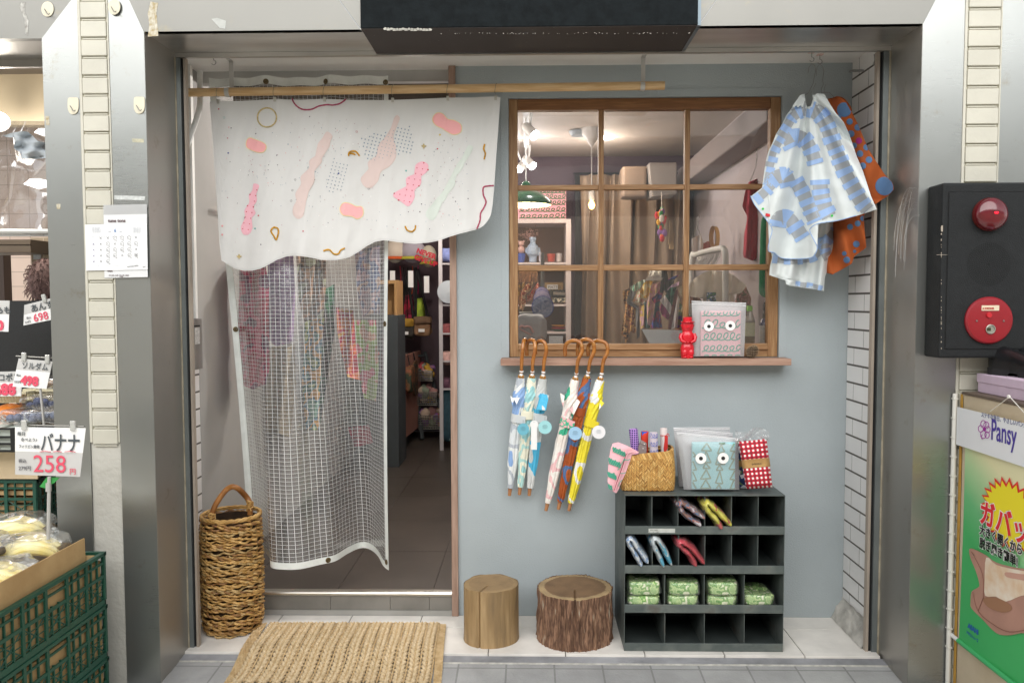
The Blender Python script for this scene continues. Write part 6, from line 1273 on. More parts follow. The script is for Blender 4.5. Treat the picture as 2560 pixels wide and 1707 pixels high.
# shoe box and shoes: stand on the cabinet
t = thing('shoe_box', 'pale lilac cardboard shoe box on top of the cream cabinet', 'box'); q = PX(2442, 933, XPN + .045); SBX = XPN + .045; bt_ = pz1 + .0105; ztp = q.z
m_lil = mat('lilac_cardboard', '#d2bdcf', .7, v=.05, vs=12)
b = M(); b.box(SBX + .003, SBX + .33, q.y - .36, q.y - .004, bt_, ztp - .03); b.build('box_body', m_lil, t, bevel=.002)
b = M(); b.box(SBX, SBX + .335, q.y - .365, q.y, ztp - .032, ztp); b.build('lid', m_lil, t, bevel=.002); fin(t)
def shoe(cx_, cy_, ang, lab):
 t = thing('black_shoe', lab, 'shoe', 'black shoes on the lilac shoe box'); E = Matrix.Rotation(ang, 3, 'Z'); base = Vector((cx_, cy_, ztp))
 def S_(u, v):
  # v along heel->toe, u across the upper
  y = .24 * v; w_ = interp([(0, .026), (.1, .033), (.4, .032), (.7, .043), (.9, .036), (1, .004)], v); h = interp([(0, .082), (.12, .088), (.35, .072), (.55, .062), (.8, .045), (.95, .034), (1, .02)], v); a = math.pi * u
  return base + E @ Vector((w_ * math.cos(a) * (1 + .12 * math.sin(a)), y, .024 + h * abs(math.sin(a)) ** .7))
 b = M(); b.grid(S_, 20, 26); b.grid(lambda u, v: base + E @ Vector((interp([(0, .026), (.1, .033), (.4, .032), (.7, .043), (.9, .036), (1, .004)], v) * (2 * u - 1), .24 * v, .024)), 4, 26); b.build('upper', mat('black_leather', '#141416', .35, v=.2, vs=30, coat=.2), t, smooth=True, ang=80)
 b = M(); b.grid(lambda u, v: base + E @ Vector((interp([(0, .028), (.1, .035), (.4, .030), (.7, .045), (.9, .038), (1, .006)], v) * (-1 if u < .5 else 1) * (1 if .2 < u < .8 or 1 else 1), .245 * v - .002, .026 * (1 if .25 < u < .75 else 0) + (.012 if .35 < v < .55 and not .25 < u < .75 else 0))), 4, 26); b.build('sole', mat('black_rubber', '#1b1b1c', .7), t)
 b = M(); b.box(0, 0, 0, 0, 0, 0) if 0 else b.slab([base + E @ Vector(q) for q in ((-.028, -.002, 0), (.028, -.002, 0), (.028, .07, 0), (-.028, .07, 0))], (0, 0, .026)); b.build('heel', mat('black_rubber', '#1b1b1c'), t, bevel=.003)
 return fin(t)
shoe(SBX + .045, q.y - .03, R(198), 'black leather shoe on the lilac box, the one nearer the shop opening'); shoe(SBX + .135, q.y - .015, R(178), 'black leather shoe with a strap beside the other one on the lilac box')
# banner on the cabinet side
XBN = XPN - .006
t = thing('shoe_banner', 'green hanging advertising banner for comfortable shoes with a red and yellow burst', 'banner')
def NB(x, y, e_=0): return zN.X(x, y, XBN - e_)
zt_, zb_ = NB(305, 165).z, NB(285, 1345).z; y0_ = NB(298, 800).y; yend = y0_ - .62
m_bn = mat('banner_print', '#ffffff', .55); N, L, p = nodes(m_bn); uvn = N.new('ShaderNodeUVMap'); sp = N.new('ShaderNodeSeparateXYZ'); L.new(uvn.outputs[0], sp.inputs[0]); rp = N.new('ShaderNodeValToRGB'); e = rp.color_ramp.elements; e[0].position = 0; e[0].color = C('#e9e3b9'); e[1].position = 1; e[1].color = C('#3fb063')
for ps, c_ in ((.18, '#e6e2b4'), (.30, '#b5d5a0'), (.45, '#6fbf80'), (.6, '#46b265')): e.new(ps).color = C(c_)
L.new(math_(N, L, 'ADD', sp.outputs[1], math_(N, L, 'MULTIPLY', math_(N, L, 'SUBTRACT', .25, sp.outputs[0]), .35), True), rp.inputs[0]); L.new(rp.outputs[0], p.inputs['Base Color'])
b = M(); b.grid(lambda u, v: Vector((XBN + .003 * math.sin(u * 6 + v * 4), y0_ - .62 * u, zt_ + (zb_ - zt_) * v)), 20, 30); b.grid(lambda u, v: Vector((XBN + .002 + .003 * math.sin(u * 6 + v * 4), y0_ - .62 * u, zt_ + (zb_ - zt_) * v)), 20, 30); b.build('banner_sheet', m_bn, t, smooth=True)
b = M(); b.tube([(XBN - .004, y0_ + .055, zb_ - .004), (XBN - .004, yend - .03, zb_ - .004)], .008, 12); b.build('bottom_rod', mat('white_rod', '#e3e3e1', .4), t, smooth=True)
b = M(); b.tube([(XBN - .004, y0_ + .0, zb_ - .004), (XBN - .004, yend - .02, zb_ - .004)], .0095, 12); b.build('rod_sleeve', mat('green_sleeve', '#45ad6a', .6), t, smooth=True)
def BP(x, y, e_): return NB(x, y, e_)
def flat(pts, m_, nm, e_, par=t, th_=.0006):
 b = M(); b.slab([BP(x, y, e_) for x, y in pts], (th_, 0, 0)); return b.build(nm, m_, par)
bc0 = BP(510, 690, .004); ctr = Vector((bc0.x, bc0.y, bc0.z)); outs = []; inn = []
for k in range(48):
 a = 2 * math.pi * k / 48 + .05; rr = (1.0 if k % 2 == 0 else .80); outs.append(Vector((XBN - .005, ctr.y - .036 - .175 * math.cos(a) * rr, ctr.z - .002 + .128 * math.sin(a) * rr))); inn.append(Vector((XBN - .0065, ctr.y - .036 - .163 * math.cos(a) * rr * .97, ctr.z - .002 + .117 * math.sin(a) * rr * .97)))
for pts, c_, nm in ((outs, '#e2372c', 'burst_outline'), (inn, '#f0e02c', 'burst')):
 b = M(); cc = Vector((pts[0].x, ctr.y - .036, ctr.z - .002)); b.add([cc] + pts, [(0, 1 + (i + 1) % 48, 1 + i) for i in range(48)]); b.build(nm, mat('burst_' + nm, c_, .6), t)
m_br = mat('banner_red', '#df2b35', .6); m_bw = mat('banner_white', '#f2f0ee', .6); m_bk = mat('banner_black', '#161513', .6); m_vi = mat('pansy_violet', '#4a3a97', .6); m_vm = mat('pansy_magenta', '#a02c9c', .6); m_bb = mat('banner_blue', '#2a63a8', .6)
def btext(s_, x, y, ht, m_, e_, bold=0, sx=1.0, nm='lettering', ry=0, par=None):
 q = BP(x, y, e_); return text(s_, ht, q, m_, par or t, nm, rz=R(-90), bold=bold, sx=sx, ry=ry, ext=.0003)
btext('ガバッ', 385, 738, .098, m_bw, .009, .006, .98, ry=0); btext('ガバッ', 385, 738, .098, m_br, .0105, .0025, .98)
btext('大きく開くから', 385, 800, .040, m_bw, .0115, .0035, .9); btext('大きく開くから', 385, 800, .040, m_bk, .0125, .0012, .9)
btext('脱ぎ履き簡単!', 385, 866, .040, m_bw, .0115, .0035, .9); btext('脱ぎ履き簡単!', 385, 866, .040, m_bk, .0125, .0012, .9)
btext('ASAHI', 326, 1282, .026, m_bb, .005, .0012, .95); btext('アサヒシューズ', 318, 1312, .014, m_bb, .005, .0004, .8)
# the printed shoe: flat printed shapes
m_s1 = mat('printed_shoe', '#b98d7c', .6, v=.08, vs=9); m_s2 = mat('printed_lining', '#dfb98f', .6, v=.1, vs=12, c2='#efe3d2'); m_s3 = mat('printed_inner', '#a2775a', .6); m_s4 = mat('printed_edge', '#cfa08e', .6)
flat(cat([(333, 885), (355, 882), (420, 915), (470, 950), (560, 975), (640, 985), (700, 990), (700, 1290), (600, 1310), (530, 1322), (470, 1310), (400, 1240), (345, 1185), (340, 1150), (345, 1100), (375, 1080), (385, 1060), (365, 990), (340, 930)], 3, True), m_s1, 'printed_shoe', .004)
flat(cat([(420, 925), (470, 962), (560, 985), (660, 1000), (700, 1000), (700, 1100), (600, 1120), (520, 1150), (470, 1125), (415, 1120), (412, 1040)], 3, True), m_s2, 'printed_lining', .0055)
flat(cat([(405, 1135), (470, 1130), (540, 1165), (545, 1195), (500, 1205), (430, 1180)], 3, True), m_s3, 'printed_inner', .0065)
flat(cat([(520, 1000), (600, 1010), (700, 1015), (700, 1060), (600, 1040), (525, 1025)], 3, True), m_s4, 'printed_edge', .0065)
for pts in ([(350, 1100), (380, 1200), (460, 1270), (540, 1305), (640, 1290)], [(405, 1130), (380, 1195)], [(345, 895), (400, 1010), (405, 1130)]):
 b = M(); b.tube([BP(x, y, .007) for x, y in cat(pts, 5)], .0012, 5); b.build('printed_seam', mat('printed_seam', '#8a5e4e', .7), t)
b = M(); b.lathe([(.0001, .001), (.004, .001), (.004, 0)], BP(356, 912, .006), 14, (-1, 0, 0), cap=False); b.build('eyelet', m_wire, t); fin(t)
t = thing('maker_header_sign', 'white paper strip reading Pansy with a violet flower above the green banner', 'sign'.replace('sign', 'paper sign'))
hz0, hz1 = NB(300, 160).z, NB(272, 345).z; hy = NB(285, 250).y
t['label'] = 'white strip with a violet flower logo and lettering hanging above the green banner'
b = M(); b.box(XBN - .012, XBN - .009, yend - .02, hy, hz1, hz0); b.build('paper_strip', mat('banner_paper', '#e6e8ea', .5, v=.02), t)
btext('ステキな毎日、やさしいパンジー。', 393, 205, .0205, mat('grey_blue_print', '#6b6f92', .6), .0135, .0002, .92, par=t)
btext('Pansy', 442, 320, .105, m_vi, .0135, .0012, .62, par=t)
b = M()
for x, y, r_ in ((405, 245, 17), (392, 268, 16), (405, 298, 18), (424, 300, 15), (420, 250, 16), (428, 272, 15)): b.tube([BP(x + r_ * math.cos(a) * .8, y + r_ * 1.1 * math.sin(a), .0135) for a in [k * math.pi / 8 for k in range(16)]], .0011, 5, closed=True)
b.tube([BP(x, y, .0135) for x, y in cat([(400, 298), (394, 310), (400, 322)], 4)], .0012, 5); b.build('flower_logo', m_vm, t)
b = M(); b.ball(BP(410, 270, .0135), .007, 10, (.1, 1, 1)); b.build('flower_centre', m_vm, t)
b = M(); pk = NB(540, 105, .003); b.tube([NB(440, 180, .011), pk, NB(640, 215, .011)], .0016, 6); b.build('string', mat('white_string', '#ddd9cf', .7), t)
b = M(); b.lathe([(.006, 0), (.007, .006), (.0001, .008)], pk, 12, (-1, 0, 0), cap=False); b.build('peg', mat('white_peg', '#e6e3dc', .5), t); fin(t)
# ================================================================ PILASTER DETAILS
m_hook = mat('ivory_hook_plate', '#d9d2bb', .5, v=.05, vs=20)
for x0, y0, x1, y1, rnd, lab in ((252, 10, 328, 104, 1, 'round ivory stick on hook at the very top left on the neighbour header'), (660, -6, 736, 92, 1, 'round ivory stick on hook at the top of the cream pilaster edge'), (413, 597, 481, 702, 0, 'ivory stick on hook on the steel left of the cream pilaster'), (818, 593, 886, 699, 0, 'ivory stick on hook on the steel right of the cream pilaster')):
 t = thing('adhesive_hook', lab, 'hook', 'ivory stick on hooks on the steel front'); yh = YF - .006 if x0 != 660 else YF - .012; ce = ((x0 + x1) / 2, (y0 + y1) / 2); hw_, hh_ = (x1 - x0) / 2, (y1 - y0) / 2; pts = []
 for k in range(28):
  a = 2 * math.pi * k / 28; cx_, sy_ = math.cos(a), math.sin(a)
  if rnd: pts.append((ce[0] + hw_ * cx_, ce[1] + hh_ * sy_))
  else: pts.append((ce[0] + hw_ * math.copysign(abs(cx_) ** (.35 if sy_ < 0 else .9), cx_), ce[1] + hh_ * math.copysign(abs(sy_) ** (.35 if sy_ < 0 else .9), sy_)))
 b = M(); b.slab([zA(x, y, yh) for x, y in pts], (0, .0035, 0)); b.build('plate', m_hook, t, bevel=.0008)
 b = M(); b.tube([zA(ce[0] + dx, ce[1] + dy, yh - dyy) for dx, dy, dyy in ((-18, 0, .001), (-10, 12, .006), (0, 30, .012), (8, 34, .014), (14, 26, .016))], .0014, 6); b.build('hook_wire', m_wire, t, smooth=True); fin(t)
# calendar and the clear sleeve behind it
YC = YF - .014
t = thing('paper_calendar', 'white June calendar sheet with circled opening days taped over the cream pilaster', 'calendar')
q0, q1 = z2(82, 535, YC), z2(1105, 1280, YC)
def CQ(x, y, e_=0):
 return z2(x + (y - 535) * .02, y, YC - e_ - .004 * math.sin((x - 82) / 1023 * math.pi) * 0)
b = M(); b.slab([CQ(82, 535), CQ(1090, 512), CQ(1090, 1268), CQ(85, 1285)][::-1], (0, .001, 0)); b.build('paper_sheet', mat('calendar_paper', '#eceded', .6), t)
m_gi = mat('grey_ink', '#6b6b6f'); m_bi = mat('blue_ink', '#7f9cc4', .8); m_vi2 = mat('violet_ink', '#7d77a0', .8); m_gl2 = mat('grid_ink', '#b9bcc2', .8)
text('6', .018, CQ(552, 655, .002), m_bi, t, bold=.0003); text('2026', .0058, CQ(455, 655, .002), m_gl2, t); text('June', .0058, CQ(642, 655, .002), m_gl2, t)
b = M()
for (gx0, gx1) in ((195, 330), (860, 990)):
 for k in range(6): b.tube([CQ(gx0 + (gx1 - gx0) * k / 5, 580, .0015), CQ(gx0 + (gx1 - gx0) * k / 5, 665, .0015)], .00035, 4); b.tube([CQ(gx0, 580 + 17 * k, .0015), CQ(gx1, 580 + 17 * k, .0015)], .00035, 4)
b.tube([CQ(180, 735, .0015), CQ(990, 720, .0015)], .00035, 4); b.tube([CQ(180, 1210, .0015), CQ(990, 1195, .0015)], .00035, 4); b.build('calendar_rules', m_gl2, t)
cxs = (212, 330, 448, 562, 680, 797, 908); grid_ = ['-xx345x', 'xx9xACD', 'xxFGHIx', 'xxMNxPQ', 'xxT----']; nums = {'A': '11', 'C': '12', 'D': '13', 'F': '16', 'G': '17', 'H': '18', 'I': '19', 'M': '23', 'N': '24', 'P': '26', 'Q': '27', 'T': '30'}
b = M(); b2 = M(); bv_ = M()
for r_, row in enumerate(grid_):
 for c_, ch in enumerate(row):
  x, y = cxs[c_], 757 + r_ * 95 - c_ * 2
  if ch == '-': continue
  if ch == 'x' or ch == 'Q':
   tgt = bv_ if c_ == 0 else b; k = 15
   tgt.tube([CQ(x - k, y - k, .002), CQ(x + k, y + k, .002)], .0006, 4); tgt.tube([CQ(x + k, y - k, .002), CQ(x - k, y + k, .002)], .0006, 4)
  if ch != 'x':
   b.tube([CQ(x + 30 * math.cos(a), y + 30 * math.sin(a), .002) for a in [k * math.pi / 8 for k in range(16)]], .0005, 4, closed=True)
   s_ = nums.get(ch, ch); text(s_, .0056, CQ(x - 9 * len(s_), y + 14, .002), m_gi, t, 'day_number')
   text('~16' if c_ < 4 and r_ != 0 else '~17', .0046, CQ(x + 5, y + 50, .002), m_gi, t, 'day_note')
b.build('pen_marks', m_gi, t); bv_.build('pen_marks', m_vi2, t)
text('tune tones OPEN', .0062, CQ(755, 1232, .002), m_gi, t, ry=R(7)); text('DAY', .006, CQ(1010, 1232, .002), m_gi, t, ry=R(7)); fin(t)
t = thing('shop_name_sleeve', 'clear sleeve with handwritten shop name and opening hours behind the calendar sheet', 'notice'); ys_ = YF - .0105
b = M(); b.slab([z2(x, y, ys_) for x, y in ((380, 215), (1092, 202), (1108, 1393), (400, 1408))][::-1], (0, .0008, 0)); b.build('sleeve', sheet('clear_sleeve', '#e3e4e4', .5, .15, .06), t)
b = M(); b.slab([z2(x, y, ys_ - .0004) for x, y in ((385, 375), (1094, 360), (1106, 1388), (400, 1400))][::-1], (0, .0003, 0)); b.build('note_paper', mat('note_paper', '#d9dada', .7), t)
m_bi2 = mat('brown_ink', '#5d4548', .8); text('tune tons', .0175, z2(458, 494, ys_ - .002), m_bi2, t, sx=1.02, bold=.0003); text('OPEN', .008, z2(445, 1305, ys_ - .002), m_bi2, t)
text('○11:00~16:00  □11:00~18:00', .0065, z2(470, 1372, ys_ - .002), m_bi2, t, sx=.98); text('·17:00', .006, z2(640, 1392, ys_ - .002), m_bi2, t); fin(t)
# strips of old tape
m_otape = mat('old_tape', '#b7b39a', .4, v=.2, vs=60); m_brt = mat('brown_torn_tape', '#a08e64', .6, c2='#d0cdc0', vs=60)
def tape(pts, m_, lab, y=YF - .0028, nm='torn_tape'):
 b = M(); b.slab([zA(x, yy, y) for x, yy in pts], (0, .0006, 0)); return tag(b.build(nm, m_), lab, 'tape')
tape([(922, 12), (968, 20), (958, 80), (964, 150), (970, 222), (905, 226), (915, 150), (905, 90)], m_brt, 'brown torn tape strip running down the steel header above the left jamb')
tape([(130, 18), (155, 15), (150, 70), (175, 130), (170, 215), (155, 210), (150, 120), (120, 40)], mat('dark_residue', '#6f6a62', .8, c2='#c9c8c2', vs=50), 'dark streak of tape residue on the header at the upper left')
tape([(1295, 118), (1330, 112), (1385, 130), (1380, 178), (1345, 172)], mat('glue_mark', '#b3b5b0', .6, v=.1, vs=40), 'pale glue mark on the steel header left of the black sign box')
tape([(700, 1198), (770, 1198), (890, 1203), (885, 1228), (790, 1225), (700, 1222)], mat('silvery_tape', '#c2c5c2', .35, v=.15, vs=80), 'silvery tape scraps just above the calendar sleeve')
tape([(277, 712), (300, 712), (305, 768), (282, 766)], m_brt, 'small brown tape patch on the left steel upright beside the plastic sheet')
tape([(345, 1250), (370, 1250), (370, 1282), (348, 1280)], m_brt, 'small brown tape patch lower on the left steel upright')
tape([(808, 850), (880, 852), (880, 875), (812, 872)], m_otape, 'faded tape patch on the steel right of the cream pilaster')
# ================================================================ GREENGROCER ON THE LEFT
m_bge = mat('beige_board', '#aa9d86', .6, v=.04); m_gc = mat('crate_green', '#1a4d3d', .4, v=.1, vs=10, b=.1, bs=60); m_cb = mat('cardboard', '#b89a6c', .8, c2='#aa8a5c', vs=9, b=.1, bs=90)
GX0 = -4.2
b = M(); b.box(GX0, XL - .3, 2.0, 2.1, -.06, 3); struct(b.build('grocer_back_wall', mat('grocer_pink_tile', '#d9c2b4', .4, v=.03)))
N, L, p = nodes(_M['grocer_pink_tile']); br = N.new('ShaderNodeTexBrick'); br.offset = 0; tc = N.new('ShaderNodeTexCoord'); mp = N.new('ShaderNodeMapping'); mp.inputs['Rotation'].default_value = (R(90), 0, 0); L.new(tc.outputs['Object'], mp.inputs[0]); L.new(mp.outputs[0], br.inputs[0]); br.inputs['Scale'].default_value = 1; br.inputs['Brick Width'].default_value = .15; br.inputs['Row Height'].default_value = .105; br.inputs['Mortar Size'].default_value = .003
br.inputs['Color1'].default_value = C('#e3cdbf'); br.inputs['Color2'].default_value = C('#dcc5b6'); br.inputs['Mortar'].default_value = C('#b7a294'); L.new(br.outputs[0], p.inputs['Base Color'])
b = M(); b.box(GX0, XL - .3, YI + .03, 2.1, 2.9, 2.95); struct(b.build('grocer_ceiling', m_bge))
b = M(); a_, c_ = zA(-900, 465, .5), zA(275, 742, .5); b.box(a_.x, c_.x + .4, .5, .56, c_.z - .02, a_.z); tag(b.build('fascia_board', m_bge), 'beige fascia board high inside the greengrocer', 'board')
t = thing('ceiling_lamp', 'bright round lamp glowing at the left edge under the beige fascia board', 'lamp'); c = zA(-14, 745, .3); b = M(); b.ball(c, .055, 20, (1, 1, .9)); b.build('globe', glow('grocer_lamp', '#fff8ec', 6), t, smooth=True); b = M(); b.tube([c + Vector((0, 0, .07)), c + Vector((0, 0, .5))], .008, 8); b.build('stem', m_wire, t)
pl = bpy.data.lights.new('lamp_light', 'POINT'); pl.energy = 13; pl.color = (1, .93, .82); pl.shadow_soft_size = .1; po_ = bpy.data.objects.new('lamp_light', pl); COL.objects.link(po_); po_.location = c - Vector((0, .12, .12)); po_.parent = t; fin(t)
t = thing('plastic_sheet_curtain', 'wrinkled clear plastic sheet with bright glare hanging in the greengrocer opening', 'plastic sheet')
m_gpl = sheet('glossy_clear_sheet', '#9a8f8b', .38, .04, .28, .5, 5); b = M()
def gsh(u, v): q = z1(-500 + 990 * u, 420 + 975 * v, 0); yy = -.05 + .05 * math.sin(u * 11 + v * 2) + .03 * math.sin(v * 7 + u * 3) + .02 * mnoise.noise(Vector((u * 6, v * 6, 1))); return z1(-500 + 990 * u, 420 + 975 * v, yy)
b.grid(gsh, 50, 50); b.build('sheet', m_gpl, t, smooth=True, ang=85); b = M(); b.tube([z1(-500, 1360, -.09), z1(490, 1360, -.09)], .012, 8); b.tube([z1(-500, 1392, -.08), z1(490, 1392, -.08)], .006, 8); b.build('weight_rail', m_brk, t, smooth=True); fin(t)
for x, y, w_, h_, yy, lab in ((380, 550, 75, 45, .35, 'upper oval glare spot glowing behind the clear plastic sheet'), (330, 1000, 110, 60, .3, 'lower oval glare spot glowing behind the clear plastic sheet')):
 c = z1(x, y, yy); b = M(); b.lathe([(.0005, 0), (z1.k(w_, yy), z1.k(h_ * .6, yy)), (z1.k(w_ * .6, yy), z1.k(h_ * 1.3, yy)), (.0005, z1.k(h_ * 1.5, yy))], c, 24, cap=False); tag(b.build('oval_glare', glow('sheet_glare', '#ffffff', 3), smooth=True), lab, 'lamp', 'oval glare spots in the greengrocer')  # glowing ovals stand in for glare on the plastic sheet
t = thing('glare_film', 'wing shaped white film standing in for glare under the top of the plastic sheet', 'plastic film'); b = M()
wg = [(22, 545), (100, 520), (190, 505), (240, 512), (280, 545), (320, 590), (385, 602), (460, 610), (460, 745), (385, 735), (300, 745), (240, 738), (178, 742), (175, 690), (120, 655), (155, 620), (160, 580), (120, 560), (60, 558)]
cloth(b, z1, wg, lambda x, y: -.13 + .02 * math.sin(x / 30 + y / 45) + .012 * math.sin(y / 14), 40, 20, .01, ax=0); b.build('film', sheet('white_glare_film', '#e4edf4', .88, .2, .1), t, smooth=True); fin(t)  # white film shaped as the wing of glare on the sheet
b = M(); a_, c_ = zY(-300, 282, .7), zY(275, 398, .7); b.box(a_.x, c_.x, .7, .95, c_.z, a_.z); b.box(a_.x, c_.x + .004, .69, .7, a_.z - .03, a_.z - .022); tag(b.build('shutter_box', mat('brown_shutter_box', '#5b4f42', .5, .2, v=.1), bevel=.004), 'dark brown shutter box under the plastic sheet in the greengrocer', 'shutter box')
t = thing('grocer_window', 'bright window with a dark brown frame at the left edge of the greengrocer', 'window'); a_, c_ = zY(-200, 390, 1.6), zY(22, 830, 1.6)
b = M(); b.box(a_.x, c_.x, 1.6, 1.62, c_.z - .1, a_.z); b.build('pane', glow('daylit_pane', '#f4f6ee', .9), t); b = M(); q = zY(68, 600, 1.6); b.box(c_.x, q.x, 1.56, 1.64, c_.z - .1, a_.z); b.build('frame', mat('dark_brown_frame', '#3c2c24', .5), t); fin(t)
t = thing('tiled_column', 'beige tiled column with a white plate beside the black board', 'column'); a_, c_ = zY(272, 262, .9), zY(520, 900, .9); b = M(); b.box(a_.x, c_.x, .9, 1.3, c_.z - .3, a_.z)
m_bt = mat('beige_column_tile', '#a1917f', .5); N, L, p = nodes(m_bt); br = N.new('ShaderNodeTexBrick'); br.offset = 0; tc = N.new('ShaderNodeTexCoord'); mp = N.new('ShaderNodeMapping'); mp.inputs['Rotation'].default_value = (R(90), 0, 0); L.new(tc.outputs['Object'], mp.inputs[0]); L.new(mp.outputs[0], br.inputs[0]); br.inputs['Scale'].default_value = 1; br.inputs['Brick Width'].default_value = .075; br.inputs['Row Height'].default_value = .072; br.inputs['Mortar Size'].default_value = .002; br.inputs['Color1'].default_value = C('#a4947f'); br.inputs['Color2'].default_value = C('#96866f'); br.inputs['Mortar'].default_value = C('#c7b9a4'); L.new(br.outputs[0], p.inputs['Base Color'])
b.build('shaft', m_bt, t); b = M(); a_, c_ = zY(298, 408, .895), zY(366, 458, .895); b.box(a_.x, c_.x, .892, .899, c_.z, a_.z); b.build('name_plate', mat('pale_plate', '#b8bcc0', .5, v=.1, vs=80), t); fin(t)
b = M(); a_, c_ = zY(-300, 828, -.02), zY(600, 1480, -.02); b.box(a_.x, c_.x, -.02, .0, c_.z, a_.z); tag(b.build('black_board', mat('black_mesh_board', '#1b1c1d', .6, v=.2, vs=160)), 'black ribbed board behind the hanging price cards of the greengrocer', 'board')
# person half hidden behind the steel upright
t = thing('person', 'person with reddish grey short hair in dark clothes seen from behind beside the steel upright', 'person'); hc = zY(425, 655, .45)
sk = bpy.data.meshes.new('body'); H = hc; J = [(0, 0, -.80), (0, 0, -.55), (0, .0, -.30), (0, 0, -.16), (0, -.01, -.06), (0, -.01, .03), (.18, 0, -.22), (.24, .02, -.50), (.22, -.12, -.70), (-.18, 0, -.22), (-.24, .02, -.50), (-.22, -.12, -.70), (.09, 0, -.86), (.10, -.02, -1.22), (.10, .02, -1.60), (-.09, 0, -.86), (-.10, -.02, -1.22), (-.10, .02, -1.60), (.10, -.12, -1.64), (-.10, -.12, -1.64)]
E_ = [(0, 1), (1, 2), (2, 3), (3, 4), (4, 5), (2, 6), (6, 7), (7, 8), (2, 9), (9, 10), (10, 11), (0, 12), (12, 13), (13, 14), (14, 18), (0, 15), (15, 16), (16, 17), (17, 19)]
rr_ = [.15, .14, .15, .07, .055, .085, .065, .05, .035, .065, .05, .035, .09, .065, .045, .09, .065, .045, .04, .04]
sk.from_pydata([H + Vector(j) * .97 for j in J], E_, []); so_ = bpy.data.objects.new('body', sk); COL.objects.link(so_); sm_ = so_.modifiers.new('skin', 'SKIN')
for i, q in enumerate(rr_): sk.skin_vertices[0].data[i].radius = (q, q)
sk.skin_vertices[0].data[0].use_root = True; so_.modifiers.new('sub', 'SUBSURF').levels = 2; bpy.context.view_layer.update(); me = bpy.data.meshes.new_from_object(so_.evaluated_get(bpy.context.evaluated_depsgraph_get())); bpy.data.objects.remove(so_); me.name = 'body'; me.materials.clear(); me.materials.append(mat('dark_jacket', '#1d2027', .85)); so_ = bpy.data.objects.new('body', me); COL.objects.link(so_); so_.parent = t
b = M(); b.ball(H + Vector((0, 0, .0)), .105, 24, (.85, 1, 1.15)); rdh = random.Random(2)
for k in range(420):
 d_ = Vector((rdh.gauss(0, 1), rdh.gauss(0, 1), rdh.gauss(.35, 1))).normalized(); q = H + Vector((d_.x * .088, d_.y * .104, d_.z * .12)); b.tube([q, q + d_ * .016 + Vector((rdh.uniform(-.012, .012), 0, -.01)), q + d_ * .02 + Vector((rdh.uniform(-.02, .02), 0, -.035))], [.003, .002, .0005], 4)
b.build('hair', mat('grey_auburn_hair', '#6b5450', .8, v=.3, vs=60), t, smooth=True); fin(t)
# ---- price cards
m_cw = mat('card_white', '#f1f1ef', .5); m_cg = mat('card_grey', '#c9c8c5', .5); m_mk = mat('marker_grey', '#4d5458', .7); m_mr = mat('marker_red', '#e0536a', .7); m_cov = sheet('card_cover', '#ffffff', .05, .1, .05)
m_clip = sheet('clear_clip', '#dfe0da', .6, .1, .12)
def card(z, quad, Y, nm_lab, split, items, clips=(), rod=None):
 t = thing('price_card', nm_lab, 'price card', 'handwritten price cards of the greengrocer'); A, B, Cc, D_ = quad
 def q(u, v, e_=0): x = (A[0] + (B[0] - A[0]) * u) * (1 - v) + (D_[0] + (Cc[0] - D_[0]) * u) * v; y = (A[1] + (B[1] - A[1]) * u) * (1 - v) + (D_[1] + (Cc[1] - D_[1]) * u) * v; return z(x, y, Y - e_)
 m0, m1_ = split[1], split[2]
 for v0, v1, m_, nm in ((0, split[0], m0, 'upper_paper'), (split[0], 1, m1_, 'lower_paper')): b = M(); b.slab([q(0, v0), q(0, v1), q(1, v1), q(1, v0)], (0, .002, 0)); b.build(nm, m_, t)
 W_ = (q(1, .5) - q(0, .5)).length; ang = math.atan2((q(1, .5) - q(0, .5)).z, (q(1, .5) - q(0, .5)).x)
 for s_, u, v, ht, m_, bd, sx in items: text(s_, ht * W_, q(u, v, .0035), m_, t, ry=ang, bold=bd * W_, sx=sx)
 for u in clips:
  b = M(); b.obox(q(u, .0, .004) + Vector((0, 0, .008)), (.018, .008, .034), (0, -ang, 0)); b.obox(q(u, .0, -.006) + Vector((0, 0, .010)), (.018, .006, .03), (.2, -ang, 0)); b.build('clip', m_clip, t, bevel=.002)
 if rod: b = M(); b.tube([z(rod[0], rod[1], Y + .004), z(rod[2], rod[3], Y + .004)], .0022, 8); b.build('clip_rod', m_wire, t, smooth=True)
 return t
t = card(zB, [(105, 1308), (600, 1316), (560, 1656), (106, 1640)], -1.0, 'banana price card with large black lettering and red 258 in front of the upright', (.51, m_cw, m_cg), [('バナナ', .37, .47, .30, m_mk, .004, .66), ('毎日', .03, .17, .062, m_mk, .0005, 1), ('食べよう♪', .08, .29, .055, m_mk, .0005, 1), ('フィリピン産他', .05, .43, .052, m_mk, .0005, .85), ('258', .27, .93, .36, m_mr, .0, .92), ('円', .83, .95, .10, m_mr, .0004, 1), ('税込', .05, .74, .06, m_gi, .0003, 1), ('279円', .05, .90, .075, m_gi, .0003, 1)], (.13, .82), (100, 1292, 590, 1304))
b = M()
for u0, u1 in ((.36, .52), (.56, .68), (.72, .88)): b.tube([zB(105 + 480 * u0, 1310 + 171, -1.005), zB(105 + 480 * (u0 + u1) / 2, 1310 + 167, -1.005), zB(105 + 480 * u1, 1310 + 172, -1.005)], .0012, 5)
b.build('red_underline', m_mr, t)
b = M(); b.tube([zC(318, 235, -.995), zC(312, 640, -.995)], .006, 10); b.tube([zC(313, 275, -.995), zC(313, 330, -.995)], .009, 12); b.build('stand_pole', m_brk, t, smooth=True)
